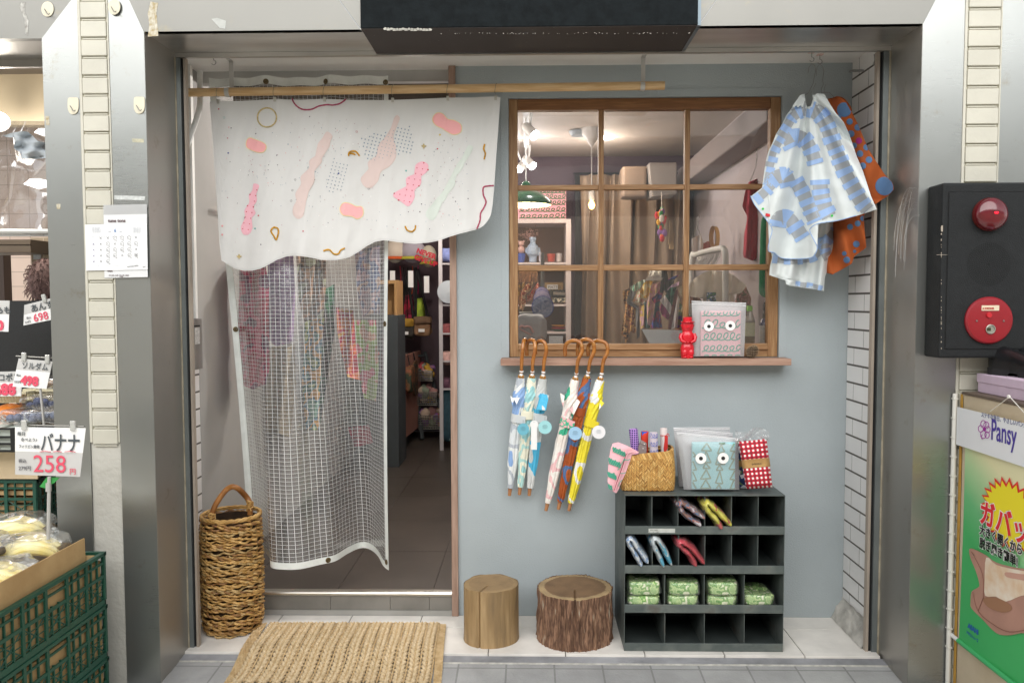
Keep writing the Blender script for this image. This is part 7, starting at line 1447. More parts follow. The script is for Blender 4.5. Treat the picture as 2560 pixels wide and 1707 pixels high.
b = M(); b.slab([zC(x, y, -.99) for x, y in ((255, 300), (300, 240), (385, 240), (350, 275), (290, 310))][::-1], (0, .003, 0)); b.build('green_tag', mat('green_tape', '#3f9e4e', .5), t); fin(t)
fin(card(zB, [(170, 455), (500, 372), (500, 530), (164, 598)], -.25, 'tilted price card with grey lettering and red 698, hanging on the black board', (.48, m_cg, m_cw), [('あんず', .15, .42, .17, m_mk, .002, .95), ('698', .22, .93, .22, m_mr, .0015, .95), ('税込', .06, .72, .05, m_gi, .0003, 1), ('754円', .03, .92, .05, m_gi, .0003, 1)], (.42,)))
fin(card(zB, [(-180, 422), (67, 424), (58, 642), (-180, 632)], -.3, 'price card cut off by the left photo edge above the baskets', (.45, m_cg, m_cw), [('もも', .62, .40, .22, m_mk, .006, 1), ('580', .30, .95, .36, m_mr, .022, 1)]))
fin(card(zB, [(130, 828), (368, 850), (325, 1042), (88, 1025)], -.55, 'tilted price card with thick red 498 clipped on a small metal stand', (.40, m_cg, m_cw), [('ソルダム', .14, .33, .23, m_mk, .002, .85), ('498', .22, .90, .36, m_mr, .020, .95), ('税込', .04, .62, .07, m_mk, .0005, 1), ('537円', .02, .86, .08, m_mk, .001, 1)], (.16, .85), (112, 812, 372, 826)))
fin(card(zB, [(-190, 925), (155, 918), (148, 1092), (-190, 1095)], -.5, 'price card with thick red 688 in front of the ivory baskets', (.44, m_cg, m_cw), [('デコポン', .36, .36, .17, m_mk, .002, .9), ('688', .44, .93, .30, m_mr, .018, .98)]))
b = M(); b.tube([zB(282, 1035, -.54), zB(308, 1290, -.54)], .005, 8); tag(b.build('card_stand', m_brk, smooth=True), 'thin metal pole standing under the red 498 price card', 'stand')
# ---- ivory baskets, fruit
m_iv = mat('ivory_plastic', '#ddd5b4', .5)
def ibasket(x0, x1, yt, yb_, Y, lab):
 t = thing('plastic_basket', lab, 'basket', 'ivory plastic baskets of the greengrocer'); a_, c_ = zB(x0, yt, Y), zB(x1, yb_, Y); w_ = c_.x - a_.x; h_ = a_.z - c_.z; b = M()
 b.box(a_.x - .01, c_.x + .01, Y - .008, Y, a_.z - .012, a_.z); b.box(a_.x - .01, c_.x + .01, Y + .3, Y + .308, a_.z - .012, a_.z); b.box(a_.x - .012, a_.x - .002, Y, Y + .3, a_.z - .012, a_.z); b.box(c_.x + .002, c_.x + .012, Y, Y + .3, a_.z - .012, a_.z); b.box(a_.x + .02, c_.x - .02, Y + .02, Y + .28, c_.z, c_.z + .006)
 n_ = 14
 for k in range(n_ + 1):
  x = a_.x + w_ * k / n_; xi_ = a_.x + .015 + (w_ - .03) * k / n_; b.slab([(x - .006, Y, a_.z - .01), (x + .006, Y, a_.z - .01), (xi_ + .006, Y + .018, c_.z), (xi_ - .006, Y + .018, c_.z)], (0, .004, 0))
 for v in (.33, .66, .95): b.box(a_.x + .015 * v, c_.x - .015 * v, Y + .001 + .018 * v, Y + .006 + .018 * v, a_.z - h_ * v - .005, a_.z - h_ * v + .005)
 b.build('basket_body', m_iv, t, bevel=.001); return fin(t)
ibasket(180, 520, 1042, 1130, -.28, 'ivory plastic basket partly behind the steel upright'); ibasket(-160, 178, 1060, 1140, -.34, 'ivory plastic basket behind the 688 price card')
t = thing('net_wrapped_orange', 'bright orange citrus fruit in white foam net at the left edge', 'fruit'); c = zB(70, 1205, -.42); b = M(); b.ball(c, .052, 24, (1.1, 1, .72)); b.build('fruit', mat('orange_peel', '#e8811c', .4, b=.2, bs=200), t, smooth=True); b = M()
for k in range(14):
 for s_ in (-1, 1):
  pts = []
  for j in range(12): a = math.pi * .52 + math.pi * .46 * j / 11; ph = 2 * math.pi * k / 14 + s_ * j * .13; pts.append(c + Vector((.060 * math.sin(a) * math.cos(ph) * 1.1, .058 * math.sin(a) * math.sin(ph), .058 * math.cos(a) * .74)))
  b.tube(pts, .0016, 4)
b.build('foam_net', mat('foam_net', '#e9e3dd', .8), t); fin(t)
rdq = random.Random(8)
def fruitpack(x, y, Y, w_, h_, lab, c_):
 t = thing('wrapped_fruit_tray', lab, 'fruit pack', 'wrapped fruit trays of the greengrocer'); q = zB(x, y, Y); b = M()
 for i in range(5):
  for j in range(3): b.ball(q + Vector(((i - 2) * w_ / 5, j * .05, rdq.uniform(0, h_ * .3))), w_ / 9, 10)
 b.build('fruit', mat('fruit_' + c_.strip('#'), c_, .4, v=.3, vs=30), t, smooth=True); b = M(); b.pillow(q + Vector((0, .05, h_ * .25)), (w_ * 1.15, .2, h_ * 1.1), .4, 18, wob=.012, seed=x); b.build('plastic_wrap', m_film, t, smooth=True); return fin(t)
fruitpack(315, 1170, -.35, .16, .07, 'wrapped tray of dark blue fruit beside the steel upright', '#4a5a86'); fruitpack(180, 1255, -.48, .16, .06, 'wrapped tray of bluish plums in front of the orange', '#5d6580'); fruitpack(330, 1255, -.46, .15, .06, 'wrapped tray of pale blue fruit right of the plums', '#7a86a0'); fruitpack(365, 1020, -.24, .12, .05, 'wrapped brown fruit in the ivory basket next to the steel upright', '#8d6a3c')
b = M(); a_, c_ = zB(-300, 1128, -.45), zB(390, 1150, -.1); b.box(a_.x, c_.x + .25, -.45, -.1, c_.z - .01, c_.z); tag(b.build('cardboard_tray', mat('flattened_cardboard', '#96805c', .8, v=.1)), 'flattened cardboard layer under the ivory baskets', 'cardboard')
# black crate with white bottles
t = thing('black_bottle_crate', 'black plastic crate with white cartons at the left edge above the banana stall', 'crate'); a_, c_ = zB(-200, 1315, -.62), zB(105, 1475, -.62); b = M()
for v in (0, .36, .66, .97): b.box(a_.x, c_.x, -.62, -.61, a_.z + (c_.z - a_.z) * v - .008, a_.z + (c_.z - a_.z) * v)
for k in range(7): x = c_.x - .085 * k; b.box(x - .016, x, -.622, -.608, c_.z, a_.z)
b.build('crate_body', mat('black_crate', '#17191a', .4), t); b = M()
for k in range(6): x = c_.x - .085 * k - .05; b.box(x - .03, x + .03, -.60, -.45, c_.z, a_.z - .01)
b.build('white_carton', mat('white_carton', '#cfd6cc', .5), t); fin(t)
# ---- crates
def crate(x0, x1, y0, y1, z0, h, lab, along='x', grp='green plastic crates of the greengrocer'):
 t = thing('green_crate', lab, 'crate', grp); b = M(); z1_ = z0 + h; w_ = .006; r_ = .014
 b.box(x0 - .004, x1 + .004, y0 - .004, y0 + .012, z1_ - r_, z1_); b.box(x0 - .004, x1 + .004, y1 - .012, y1 + .004, z1_ - r_, z1_); b.box(x0 - .004, x0 + .012, y0, y1, z1_ - r_ + .0006, z1_ - .0006); b.box(x1 - .012, x1 + .004, y0, y1, z1_ - r_ + .0006, z1_ - .0006)
 b.box(x0 + .004, x1 - .004, y0 + .004, y1 - .004, z0, z0 + .006)
 def side(o, d_, L_, n_):
  d_ = Vector(d_); nr = Vector((d_.y, -d_.x, 0))
  def bar(s0, s1, za_, zb2, th_=w_, off=0): p_ = Vector(o) + d_ * s0 + nr * off; b.slab([p_ + Vector((0, 0, za_)), p_ + d_ * (s1 - s0) + Vector((0, 0, za_)), p_ + d_ * (s1 - s0) + Vector((0, 0, zb2)), p_ + Vector((0, 0, zb2))], -nr * th_)
  bar(0, L_, 0, .022); bar(0, L_, h * .52, h * .58, w_, .002); bar(0, L_, h * .78, h * .82, w_, .001)
  nb = n_
  for k in range(nb + 1):
   s_ = (L_ - .014) * k / nb; hd = .34 < k / nb < .66; bar(s_, s_ + (.014 if k % 3 == 0 else .006), .02, h - r_ if not hd or k % 3 == 0 else h * .6, w_ * 1.2, .003 if k % 3 == 0 else 0)
  for k in range(0, nb, 3):
   s_ = (L_ - .014) * k / nb + .014; e2 = (L_ - .014) * min(nb, k + 3) / nb
   for q0_, q1_ in ((s_, e2), (e2, s_)):
    a1 = Vector(o) + d_ * q0_ + Vector((0, 0, .025)); a2 = Vector(o) + d_ * q1_ + Vector((0, 0, h * .5)); b.tube([a1 - nr * .003, a2 - nr * .003], .0025, 4)
   for zz2 in (.14, .27, .40): bar(s_, e2, h * zz2, h * zz2 + .003, .003, -.001)
 side((x0, y0, z0), (1, 0, 0), x1 - x0, 12); side((x1, y0, z0), (0, 1, 0), y1 - y0, 15 if y1 - y0 > .5 else 12); side((x1, y1, z0), (-1, 0, 0), x1 - x0, 6); side((x0, y1, z0), (0, -1, 0), y1 - y0, 6)
 b.build('crate_body', m_gc, t); return t
CY1 = -.77; CXR = P(262, 1390, CY1).x; ctop = P(262, 1378, CY1).z; hcr = (ctop + .06) / 3
for k, lab in enumerate(('bottom', 'middle', 'top')):
 t = crate(CXR - .42, CXR, CY1 - .62, CY1, -.06 + hcr * k + .0005 * k, hcr - .001, 'green plastic crate at the near left, %s of the stack under the bananas' % lab)
 b = M(); b.box(CXR - .41, CXR - .012, CY1 - .61, CY1 - .012, -.05 + hcr * k, -.06 + hcr * (k + .85)); b.build('cardboard_lining', m_cb, t); fin(t)
t = thing('cardboard_box', 'open cardboard tray full of bananas on top of the near green crates', 'box'); XC = CXR - .016
tp = [PX(0, 1481, XC), PX(110, 1412, XC), PX(214, 1343, XC)]; y9 = tp[2].y; zt9 = tp[2].z
b = M(); b.slab([(XC, y9 + .0, ctop - .10), (XC, CY1 - .60, ctop - .10), (XC, CY1 - .60, zt9 + .0), (XC, y9 - .006, zt9)], (-.005, 0, 0)); b.slab([(XC - .38, y9 + .006, ctop - .1), (XC, y9 + .006, ctop - .1), (XC, y9 + .006, zt9 - .07), (XC - .38, y9 + .006, zt9 - .07)], (0, -.005, 0)); b.slab([(XC + .0, CY1 - .02, ctop - .012), (XC - .3, CY1 - .02, ctop - .012), (XC - .3, y9 + .005, ctop - .02), (XC, y9 + .005, ctop - .02)], (0, 0, .004)); b.build('box_walls', m_cb, t, bevel=.0008); fin(t)
m_ban = mat('banana_skin', '#f6e493', .35, c2=['#fbf0b8', '#f0d866', '#c9b84a'], vs=6, lo=.25, hi=.8); m_stem = mat('banana_stem', '#6f6352', .7, v=.3, vs=60)
def bunch(x, y, z, ang, lab, n_=5, R_=.095):
 t = thing('banana_bunch', lab, 'bananas', 'bunches of bananas in the cardboard tray'); E = Matrix.Rotation(ang, 3, 'Z'); b = M(); c0 = Vector((x, y, z))
 for k in range(n_):
  sp_ = (k - (n_ - 1) / 2); pts = []; rad_ = []
  for j in range(15):
   s_ = j / 14; a = -1.0 + 2.2 * s_; q = Vector((R_ * (1.1 * s_ * 1.9), sp_ * .034 * (1 - .35 * (1 - s_)), R_ * (math.cos(a) - .55) * .85 - abs(sp_) * .010)); pts.append(c0 + E @ q); rad_.append(interp([(0, .007), (.08, .009), (.2, .017), (.5, .0205), (.85, .016), (.96, .008), (1, .005)], s_))
  b.tube(pts, rad_, 10)
 b.build('banana', m_ban, t, smooth=True)
 b = M(); b.pillow(c0 + E @ Vector((-.008, 0, .0)), (.04, .05, .03), .5, 8, rot=(0, .4, ang)); b.build('crown', m_stem, t, smooth=True)
 b = M(); b.pillow(c0 + E @ Vector((.10, 0, .012)), (.24, .19, .10), .6, 20, rot=(0, 0, ang), wob=.02, seed=x * 9); b.build('plastic_wrap', sheet('banana_bag', '#ffffff', .06, .25, .03, .3, 14), t, smooth=True); return fin(t)
bz = zt9 - .02
bunch(XC - .05, CY1 - .16, bz + .0, R(195), 'banana bunch nearest the cardboard corner with its dark crown to the right'); bunch(XC - .045, CY1 - .36, bz - .035, R(185), 'banana bunch near the bottom left with its dark crown behind the cardboard edge'); bunch(XC - .16, CY1 - .07, bz + .045, R(200), 'banana bunch lying highest at the back of the tray'); bunch(XC - .2, CY1 - .3, bz + .03, R(170), 'banana bunch at the left photo edge')
# back stack inside
BXr = P(91, 1230, -.5).x; bt = P(60, 1197, -.5).z; hb_ = .185
for k, lab in enumerate(('top', 'second', 'third', 'bottom')):
 t = crate(BXr - .5, BXr, -.5, -.12, bt - hb_ * (k + 1), hb_ - .002, 'green plastic crate behind the banana tray, %s of the rear stack' % lab); b = M(); rdz = random.Random(k)
 for j in range(5): b.box(BXr - .48, BXr - .02, -.485, -.13, bt - hb_ * (k + 1) + .02 + j * .031, bt - hb_ * (k + 1) + .038 + j * .031)
 b.build('stacked_trays', mat('stacked_tray', '#c09f72', .7, v=.2, vs=14), t); fin(t)
t = thing('produce_board', 'plain cardboard front board on the rear green crates behind the banana price card', 'board'); a_, c_ = zC(-300, 70, -.52), zC(380, 245, -.3); b = M(); zt2, zb2_ = zC(60, 72, -.52).z, zC(60, 250, -.52).z; b.box(BXr - .6, BXr + .02, -.52, -.514, zb2_, zt2); b.box(BXr + .014, BXr + .02, -.514, -.2, zb2_, zt2 - .0); b.box(BXr - .6, BXr + .02, -.514, -.2, zb2_, zb2_ + .006); b.build('board', mat('pale_cardboard', '#cdb896', .8, v=.08, vs=5), t); fin(t)
# ================================================================ INSIDE, SEEN THROUGH THE WINDOW
def light(nm, loc, e_, col=(1, .86, .68), par=None, size=.06):
 l = bpy.data.lights.new(nm, 'POINT'); l.energy = e_; l.color = col; l.shadow_soft_size = size; o = bpy.data.objects.new(nm, l); COL.objects.link(o); o.location = loc
 if par: o.parent = par
 return o
def rect(z, x0, y0, x1, y1, Y, dp, nm, m_, par=None, bevel=0):
 a_, c_ = z(x0, y0, Y), z(x1, y1, Y); b = M(); b.box(a_.x, c_.x, Y, Y + dp, c_.z, a_.z); return b.build(nm, m_, par, bevel=bevel)
# pendant lamp
t = thing('pendant_lamp', 'dark green dome pendant lamp with warm bulb behind the left window panes', 'lamp'); Yl = 1.1; c = zG(232, 968, Yl); k = zG.k(1, Yl); m_grl = mat('green_enamel', '#245434', .25, coat=.4)
pr_ = [(200, 0), (190, 30), (160, 62), (110, 92), (60, 112), (36, 130), (34, 165), (20, 178), (.5, 180)]
b = M(); b.lathe([(r_ * k, h * k) for r_, h in pr_], c, 40, cap=False); b.lathe([((r_ - 4) * k, (h - 3) * k) for r_, h in pr_[:6]], c, 40, cap=False); b.build('lamp_shade', m_grl, t, smooth=True)
b = M(); b.lathe([((r_ - 7) * k, (h - 1) * k) for r_, h in pr_[:5]], c, 40, cap=False); b.build('shade_lining', mat('cream_enamel', '#f1e7c4', .4), t, smooth=True)
b = M(); b.ball(c + Vector((0, 0, 6 * k)), 30 * k, 16); b.build('bulb', glow('warm_bulb', '#ffdf9a', 14), t, smooth=True); b = M(); b.tube([c + Vector((0, 0, 178 * k)), (c.x, Yl, 2.64)], .004, 6); b.build('cord', mat('white_cord', '#c9c5bf', .6), t); light('bulb_light', c + Vector((0, 0, -.05)), 8, par=t); fin(t)
t = thing('hanging_bulb', 'bare warm glowing bulb hanging from a white ceiling rose behind the middle panes', 'lamp'); Y2 = 1.6; c = zG(740, 965, Y2); k = zG.k(1, Y2)
b = M(); b.lathe([(r_ * k, h * k) for r_, h in ((.5, -36), (14, -32), (26, -8), (24, 8), (12, 30), (11, 36))], c, 20, cap=False); b.build('bulb', glow('amber_bulb', '#ffc56a', 8), t, smooth=True); b = M(); b.lathe([(22 * k, 34 * k), (22 * k, 100 * k), (5 * k, 108 * k), (.5 * k, 108 * k)], c, 16, cap=False); b.build('socket', mat('white_socket', '#b9b3ac', .5), t, smooth=True)
b = M(); b.tube([c + Vector((0, 0, 104 * k)), (c.x, Y2, 2.63)], .003, 6); b.build('cord', mat('white_cord', '#c9c5bf'), t); b = M(); b.lathe([(.005, -.12), (.07, -.03), (.075, 0)], (c.x, Y2, 2.64), 24, cap=False); b.build('ceiling_rose', mat('pale_rose_cap', '#c5bfba', .5), t, smooth=True); light('bulb_light', c - Vector((0, .05, .06)), 4, par=t); fin(t)
t = thing('ceiling_track', 'white ceiling track with spotlights running back behind the left panes', 'light track'); xk = zG(232, 300, .8).x; b = M(); b.box(xk - .018, xk + .018, .3, 2.4, 2.60, 2.635); b.build('track', mat('track_white', '#c3c1be', .5), t)
def spot(x, y, Y, dx, lab, e_=9):
 s_ = thing('spotlight', lab, 'spotlight', 'spotlights on the ceiling track'); c = zG(x, y, Y); ax = Vector((dx, -.55, -.6)).normalized(); b = M(); b.lathe([(.022, -.11), (.028, -.10), (.032, 0), (.028, 0)], c, 20, ax, cap=False); b.tube([c - ax * .06, (c.x - .02, Y + .02, 2.60)], .008, 8); b.build('housing', mat('track_white', '#c3c1be'), s_, smooth=True)
 b = M(); b.lathe([(.0005, -.004), (.026, -.003)], c, 18, ax, cap=False); b.build('lens', glow('cool_lens', '#eef6ff', 16), s_); light('spot_light', c + ax * .05, e_, (.95, .97, 1), s_, .03); return fin(s_)
spot(300, 430, .95, .5, 'nearest white spotlight, at the top of the upper left pane', 5); spot(285, 668, 1.9, .5, 'second white spotlight, above the green lamp', 5); spot(175, 690, 2.0, -.5, 'spotlight glaring at the left edge of the upper left pane', 5); fin(t)
for x, y, lab in ((800, 448, 'round recessed ceiling light left of the first muntin'), (848, 454, 'round recessed ceiling light right of the first muntin')):
 q = zG.Z(x, y, 2.634); b = M(); b.lathe([(.0005, 0), (.055, 0), (.06, .005)], q, 24, cap=False); o = tag(b.build('downlight', glow('downlight', '#fff6e6', 9)), lab, 'ceiling light', 'recessed ceiling lights')
light('downlight_glow', zG.Z(820, 450, 2.634) - Vector((0, 0, .12)), 6, (1, .93, .84), None, .1)
q = zG.Z(650, 400, 2.634); b = M(); b.lathe([(.0005, -.03), (.06, -.028), (.075, 0)], q, 24, cap=False); tag(b.build('smoke_detector', mat('detector_grey', '#8f959a', .5), smooth=True), 'round grey detector on the ceiling behind the upper left pane', 'detector')
# pink art, bookcase and its goods
t = thing('pink_artwork', 'pink picture with dark green loops above the white bookcase', 'picture'); rect(zG, 150, 850, 542, 1085, 2.45, .03, 'canvas', mat('pink_canvas', '#e79fa6', .8), t); b = M()
for i, y in enumerate((868, 912, 958, 1010, 1062)): pts = loops(180, 535, y + 8, 34, 12 - i, i); b.tube([zG(x, yy, 2.447) for x, yy in pts if 172 < x < 540], .0035, 5)
b.build('loop_print', mat('dark_green_ink', '#1e6b3c', .7), t); fin(t)
m_bkc = mat('white_shelf_wood', '#d3c6c4', .6, v=.04); Yk = 1.85
t = thing('white_bookcase', 'white bookcase with ornaments and plates behind the left panes', 'bookcase')
for x0, x1, y0, y1, nm in ((20, 580, 150, 178, 'top_board'), (542, 580, 178, 1180, 'upright'), (20, 60, 178, 1180, 'upright'), (60, 542, 484, 498, 'shelf_board'), (60, 542, 808, 822, 'shelf_board'), (60, 542, 1022, 1036, 'shelf_board')): rect(zH, x0, y0, x1, y1, Yk, .34, nm, m_bkc, t, .001)
rect(zH, 40, 178, 560, 1180, Yk + .33, .01, 'back_panel', mat('brown_back', '#7a6257', .8, v=.06, vs=3), t); fin(t)
def small(nm, lab, cat_, parts, grp=None):
 t = thing(nm, lab, cat_, grp)
 for pn, m_, bb in parts: bb.build(pn, m_, t, smooth=True)
 return fin(t)
Yo = Yk + .08; k = zH.k(1, Yo)
b = M(); c = zH(195, 385, Yo); b.ball(c, 26 * k, 14, (1, .9, 1.2)); b.ball(c + Vector((0, -.003, 45 * k)), 22 * k, 14); [b.ball(c + Vector((s_ * 20 * k, 0, 64 * k)), 8 * k, 8) for s_ in (-1, 1)]; b.ball(c + Vector((0, -20 * k, 40 * k)), 8 * k, 8); b2 = M(); b2.lathe([(22 * k, -98 * k), (30 * k, -60 * k), (34 * k, -30 * k), (10 * k, -26 * k)], c, 18); small('bear_figurine', 'small pinkish bear figurine on the top shelf of the white bookcase', 'figurine', [('figure', mat('pink_ceramic', '#c9a39b', .4, v=.2, vs=60), b), ('base', mat('blue_base', '#4c5fa8', .4), b2)])
c = zH(285, 480, Yo); b = M(); b.lathe([(r_ * k, h * k) for r_, h in ((28, 0), (30, 40), (46, 60), (48, 100), (38, 125), (22, 140), (20, 160), (28, 175), (24, 190), (.5, 192))], c, 20); b.tube([c + Vector((-46 * k, 0, 110 * k)), c + Vector((-52 * k, 0, 80 * k)), c + Vector((-30 * k, -.01, 60 * k))], 9 * k, 8); b.tube([c + Vector((46 * k, 0, 110 * k)), c + Vector((52 * k, 0, 80 * k)), c + Vector((40 * k, -.01, 50 * k))], 9 * k, 8); b2 = M(); rdv = random.Random(1)
for _ in range(60): q = c + Vector((rdv.gauss(-20, 32) * k, rdv.uniform(-.03, .03), (215 + rdv.gauss(0, 22)) * k)); b2.ball(q, 4 * k, 6)
for _ in range(12): b2.tube([c + Vector((-5 * k, 0, 150 * k)), c + Vector((rdv.gauss(-20, 30) * k, 0, 220 * k))], 1 * k, 4)
small('flower_vase', 'pale blue figure shaped vase with tiny dry pink flowers on the bookcase', 'vase', [('vase', mat('pale_blue_glaze', '#9fb0c6', .35, v=.15, vs=50), b), ('dry_flowers', mat('dry_flowers', '#b98f86', .8), b2)])
for x, w_, h_, c_, lab in ((427, 32, 60, '#a8483c', 'dark red cup with grey top on the bookcase'), (487, 24, 65, '#b9b2b0', 'pale grey cup at the right end of the top shelf'), (350, 22, 70, '#cfcbd6', 'white card box hanging before the top shelf')): c = zH(x, 478, Yo); b = M(); b.lathe([(w_ * .8 * k, 0), (w_ * k, h_ * k), (w_ * .9 * k, h_ * k), (w_ * .75 * k, 4 * k)], c, 18); small('cup', lab, 'cup', [('cup_body', mat('cup_' + c_.strip('#'), c_, .4), b)])
t = thing('kraft_box', 'kraft box with a white lettered label on the middle shelf of the bookcase', 'box'); rect(zH, 378, 638, 518, 700, Yo + .1, .1, 'box_body', m_cb, t, .002); o = rect(zH, 395, 655, 478, 690, Yo + .097, .002, 'label', m_cw, t); text('PIATTO', .028, zH(402, 684, Yo + .094), m_ink, o, sx=.95); fin(t)
t = thing('fluffy_frame', 'black fluffy edged frame lying on the middle shelf of the bookcase', 'frame'); b = M(); [b.ball(zH(425 + 12 * i, 700 + (i % 2) * 4, Yo), 9 * k, 8) for i in range(10)]; [b.ball(zH(428 + 10 * i, 742, Yo), 10 * k, 8) for i in range(12)]; [b.ball(zH(430, 705 + 10 * i, Yo), 12 * k, 8) for i in range(4)]; b.build('fluffy_edge', mat('black_fluff', '#1f2322', .9), t); rect(zH, 440, 712, 540, 738, Yo + .02, .02, 'panel', mat('pale_panel', '#cfc6b8', .6), t); fin(t)
t = thing('folded_scarf', 'dark green and cream folded scarf under the fluffy frame on the bookcase', 'cloth'); b = M(); b.pillow(zH(490, 775, Yo + .06), (110 * k, .14, 36 * k), .4, 14, wob=.008); b.build('cloth', blocks('scarf', ['#26302c', '#cfc6ae', '#26302c'], 30), t, smooth=True); fin(t)
for y, c_, lab in ((972, '#e0a42c', 'mustard yellow plate, top of the pile on the bookcase'), (992, '#c4343a', 'red plate in the middle of the pile on the bookcase'), (1008, '#3d5940', 'dark green plate at the bottom of the pile on the bookcase')): c = zH(490, y + 8, Yo + .05); b = M(); b.lathe([(30 * k, 0), (60 * k, 10 * k), (62 * k, 14 * k), (58 * k, 14 * k), (28 * k, 4 * k), (.5 * k, 4 * k)], c, 24); small('plate', lab, 'plate', [('plate_body', mat('plate_' + c_.strip('#'), c_, .4), b)], 'coloured plates on the bookcase')
# curtain, black edge, air conditioner, beam, ornament
t = thing('linen_curtain', 'tall beige linen curtain with soft folds across the back of the shop', 'curtain'); Yq = 2.42; p0, p1 = zG(650, 735, Yq), zG(1475, 735, Yq)
b = M(); b.grid(lambda u, v: Vector((p0.x + (p1.x - p0.x) * u + .02 * math.sin(v * 5 + u * 30), Yq + .035 * math.sin(u * 52 + .6 * math.sin(v * 3)) + .02 * math.sin(u * 21 + 2), p0.z - (p0.z - .13) * v)), 220, 16); b.build('fabric', mat('beige_linen', '#a08b76', .9, v=.08, vs=5, b=.2, bs=120), t, smooth=True, ang=85); b = M(); b.tube([(p0.x - .05, Yq, p0.z + .01), (p1.x, Yq, p0.z + .01)], .008, 8); b.build('curtain_rail', m_black, t); fin(t)
o = rect(zG, 612, 735, 652, 2000, 2.5, .03, 'dark_wall_strip', mat('black_panel', '#1d1917', .7)); tag(o, 'narrow black strip beside the left edge of the linen curtain', 'panel')
t = thing('air_conditioner', 'white wall air conditioner high at the end of the linen curtain', 'air conditioner'); m_ac = mat('ac_white', '#9a928c', .5); a_, c_ = zG(1182, 640, 1.95), zG(1398, 905, 1.95); b = M(); b.slab([(a_.x + .0, 1.95, a_.z), (c_.x, 1.95, a_.z), (c_.x, 1.95, c_.z + .02), (a_.x + .02, 1.95, c_.z)], (0, .24, 0)); b.build('housing', m_ac, t, bevel=.008); b = M(); b.box(a_.x - .18, a_.x, 2.02, 2.2, c_.z + .01, a_.z - .01); b.build('side_housing', mat('ac_shade', '#8f7a68', .6), t, bevel=.02); b = M(); [b.box(a_.x + .03, c_.x - .03, 1.945, 1.952, c_.z + .03 + .022 * i, c_.z + .036 + .022 * i) for i in range(3)]; b.build('louvre', mat('ac_louvre', '#8d857f', .6), t); fin(t)
t = thing('hanging_ornament', 'colourful string ornament hanging in front of the linen curtain', 'ornament'); rdo = random.Random(9); ms = [mat('orn_%d' % i, c_, .6) for i, c_ in enumerate(('#c8303a', '#e0a82c', '#3f8f55', '#d8cfc4', '#8a5fa0', '#e06a3a'))]; b = M()
for _ in range(46): b.cur = rdo.randrange(6); yy = rdo.uniform(0, 1); b.ball(zH(1285 + rdo.gauss(0, 24) * math.sin(math.pi * yy + .2), 75 + 230 * yy, 1.7 + rdo.uniform(-.04, .04)), rdo.uniform(.009, .02), 8, (1, .6, 1.5))
b.cur = 3; b.tube([zH(1280, -60, 1.7), zH(1285, 90, 1.7)], .003, 5); b.build('beads', ms, t, smooth=True); fin(t)
t = thing('dried_bunch', 'pale dried bunch hanging to the right of the string ornament', 'ornament'); b = M(); [b.tube([zH(1350 + rdo.uniform(-4, 4), 160, 1.75), zH(1352 + rdo.gauss(0, 10), 300 + rdo.uniform(0, 90), 1.75)], [.006, .009], 5) for _ in range(14)]; b.build('stems', mat('dried_tan', '#a08a68', .9, v=.2), t); fin(t)
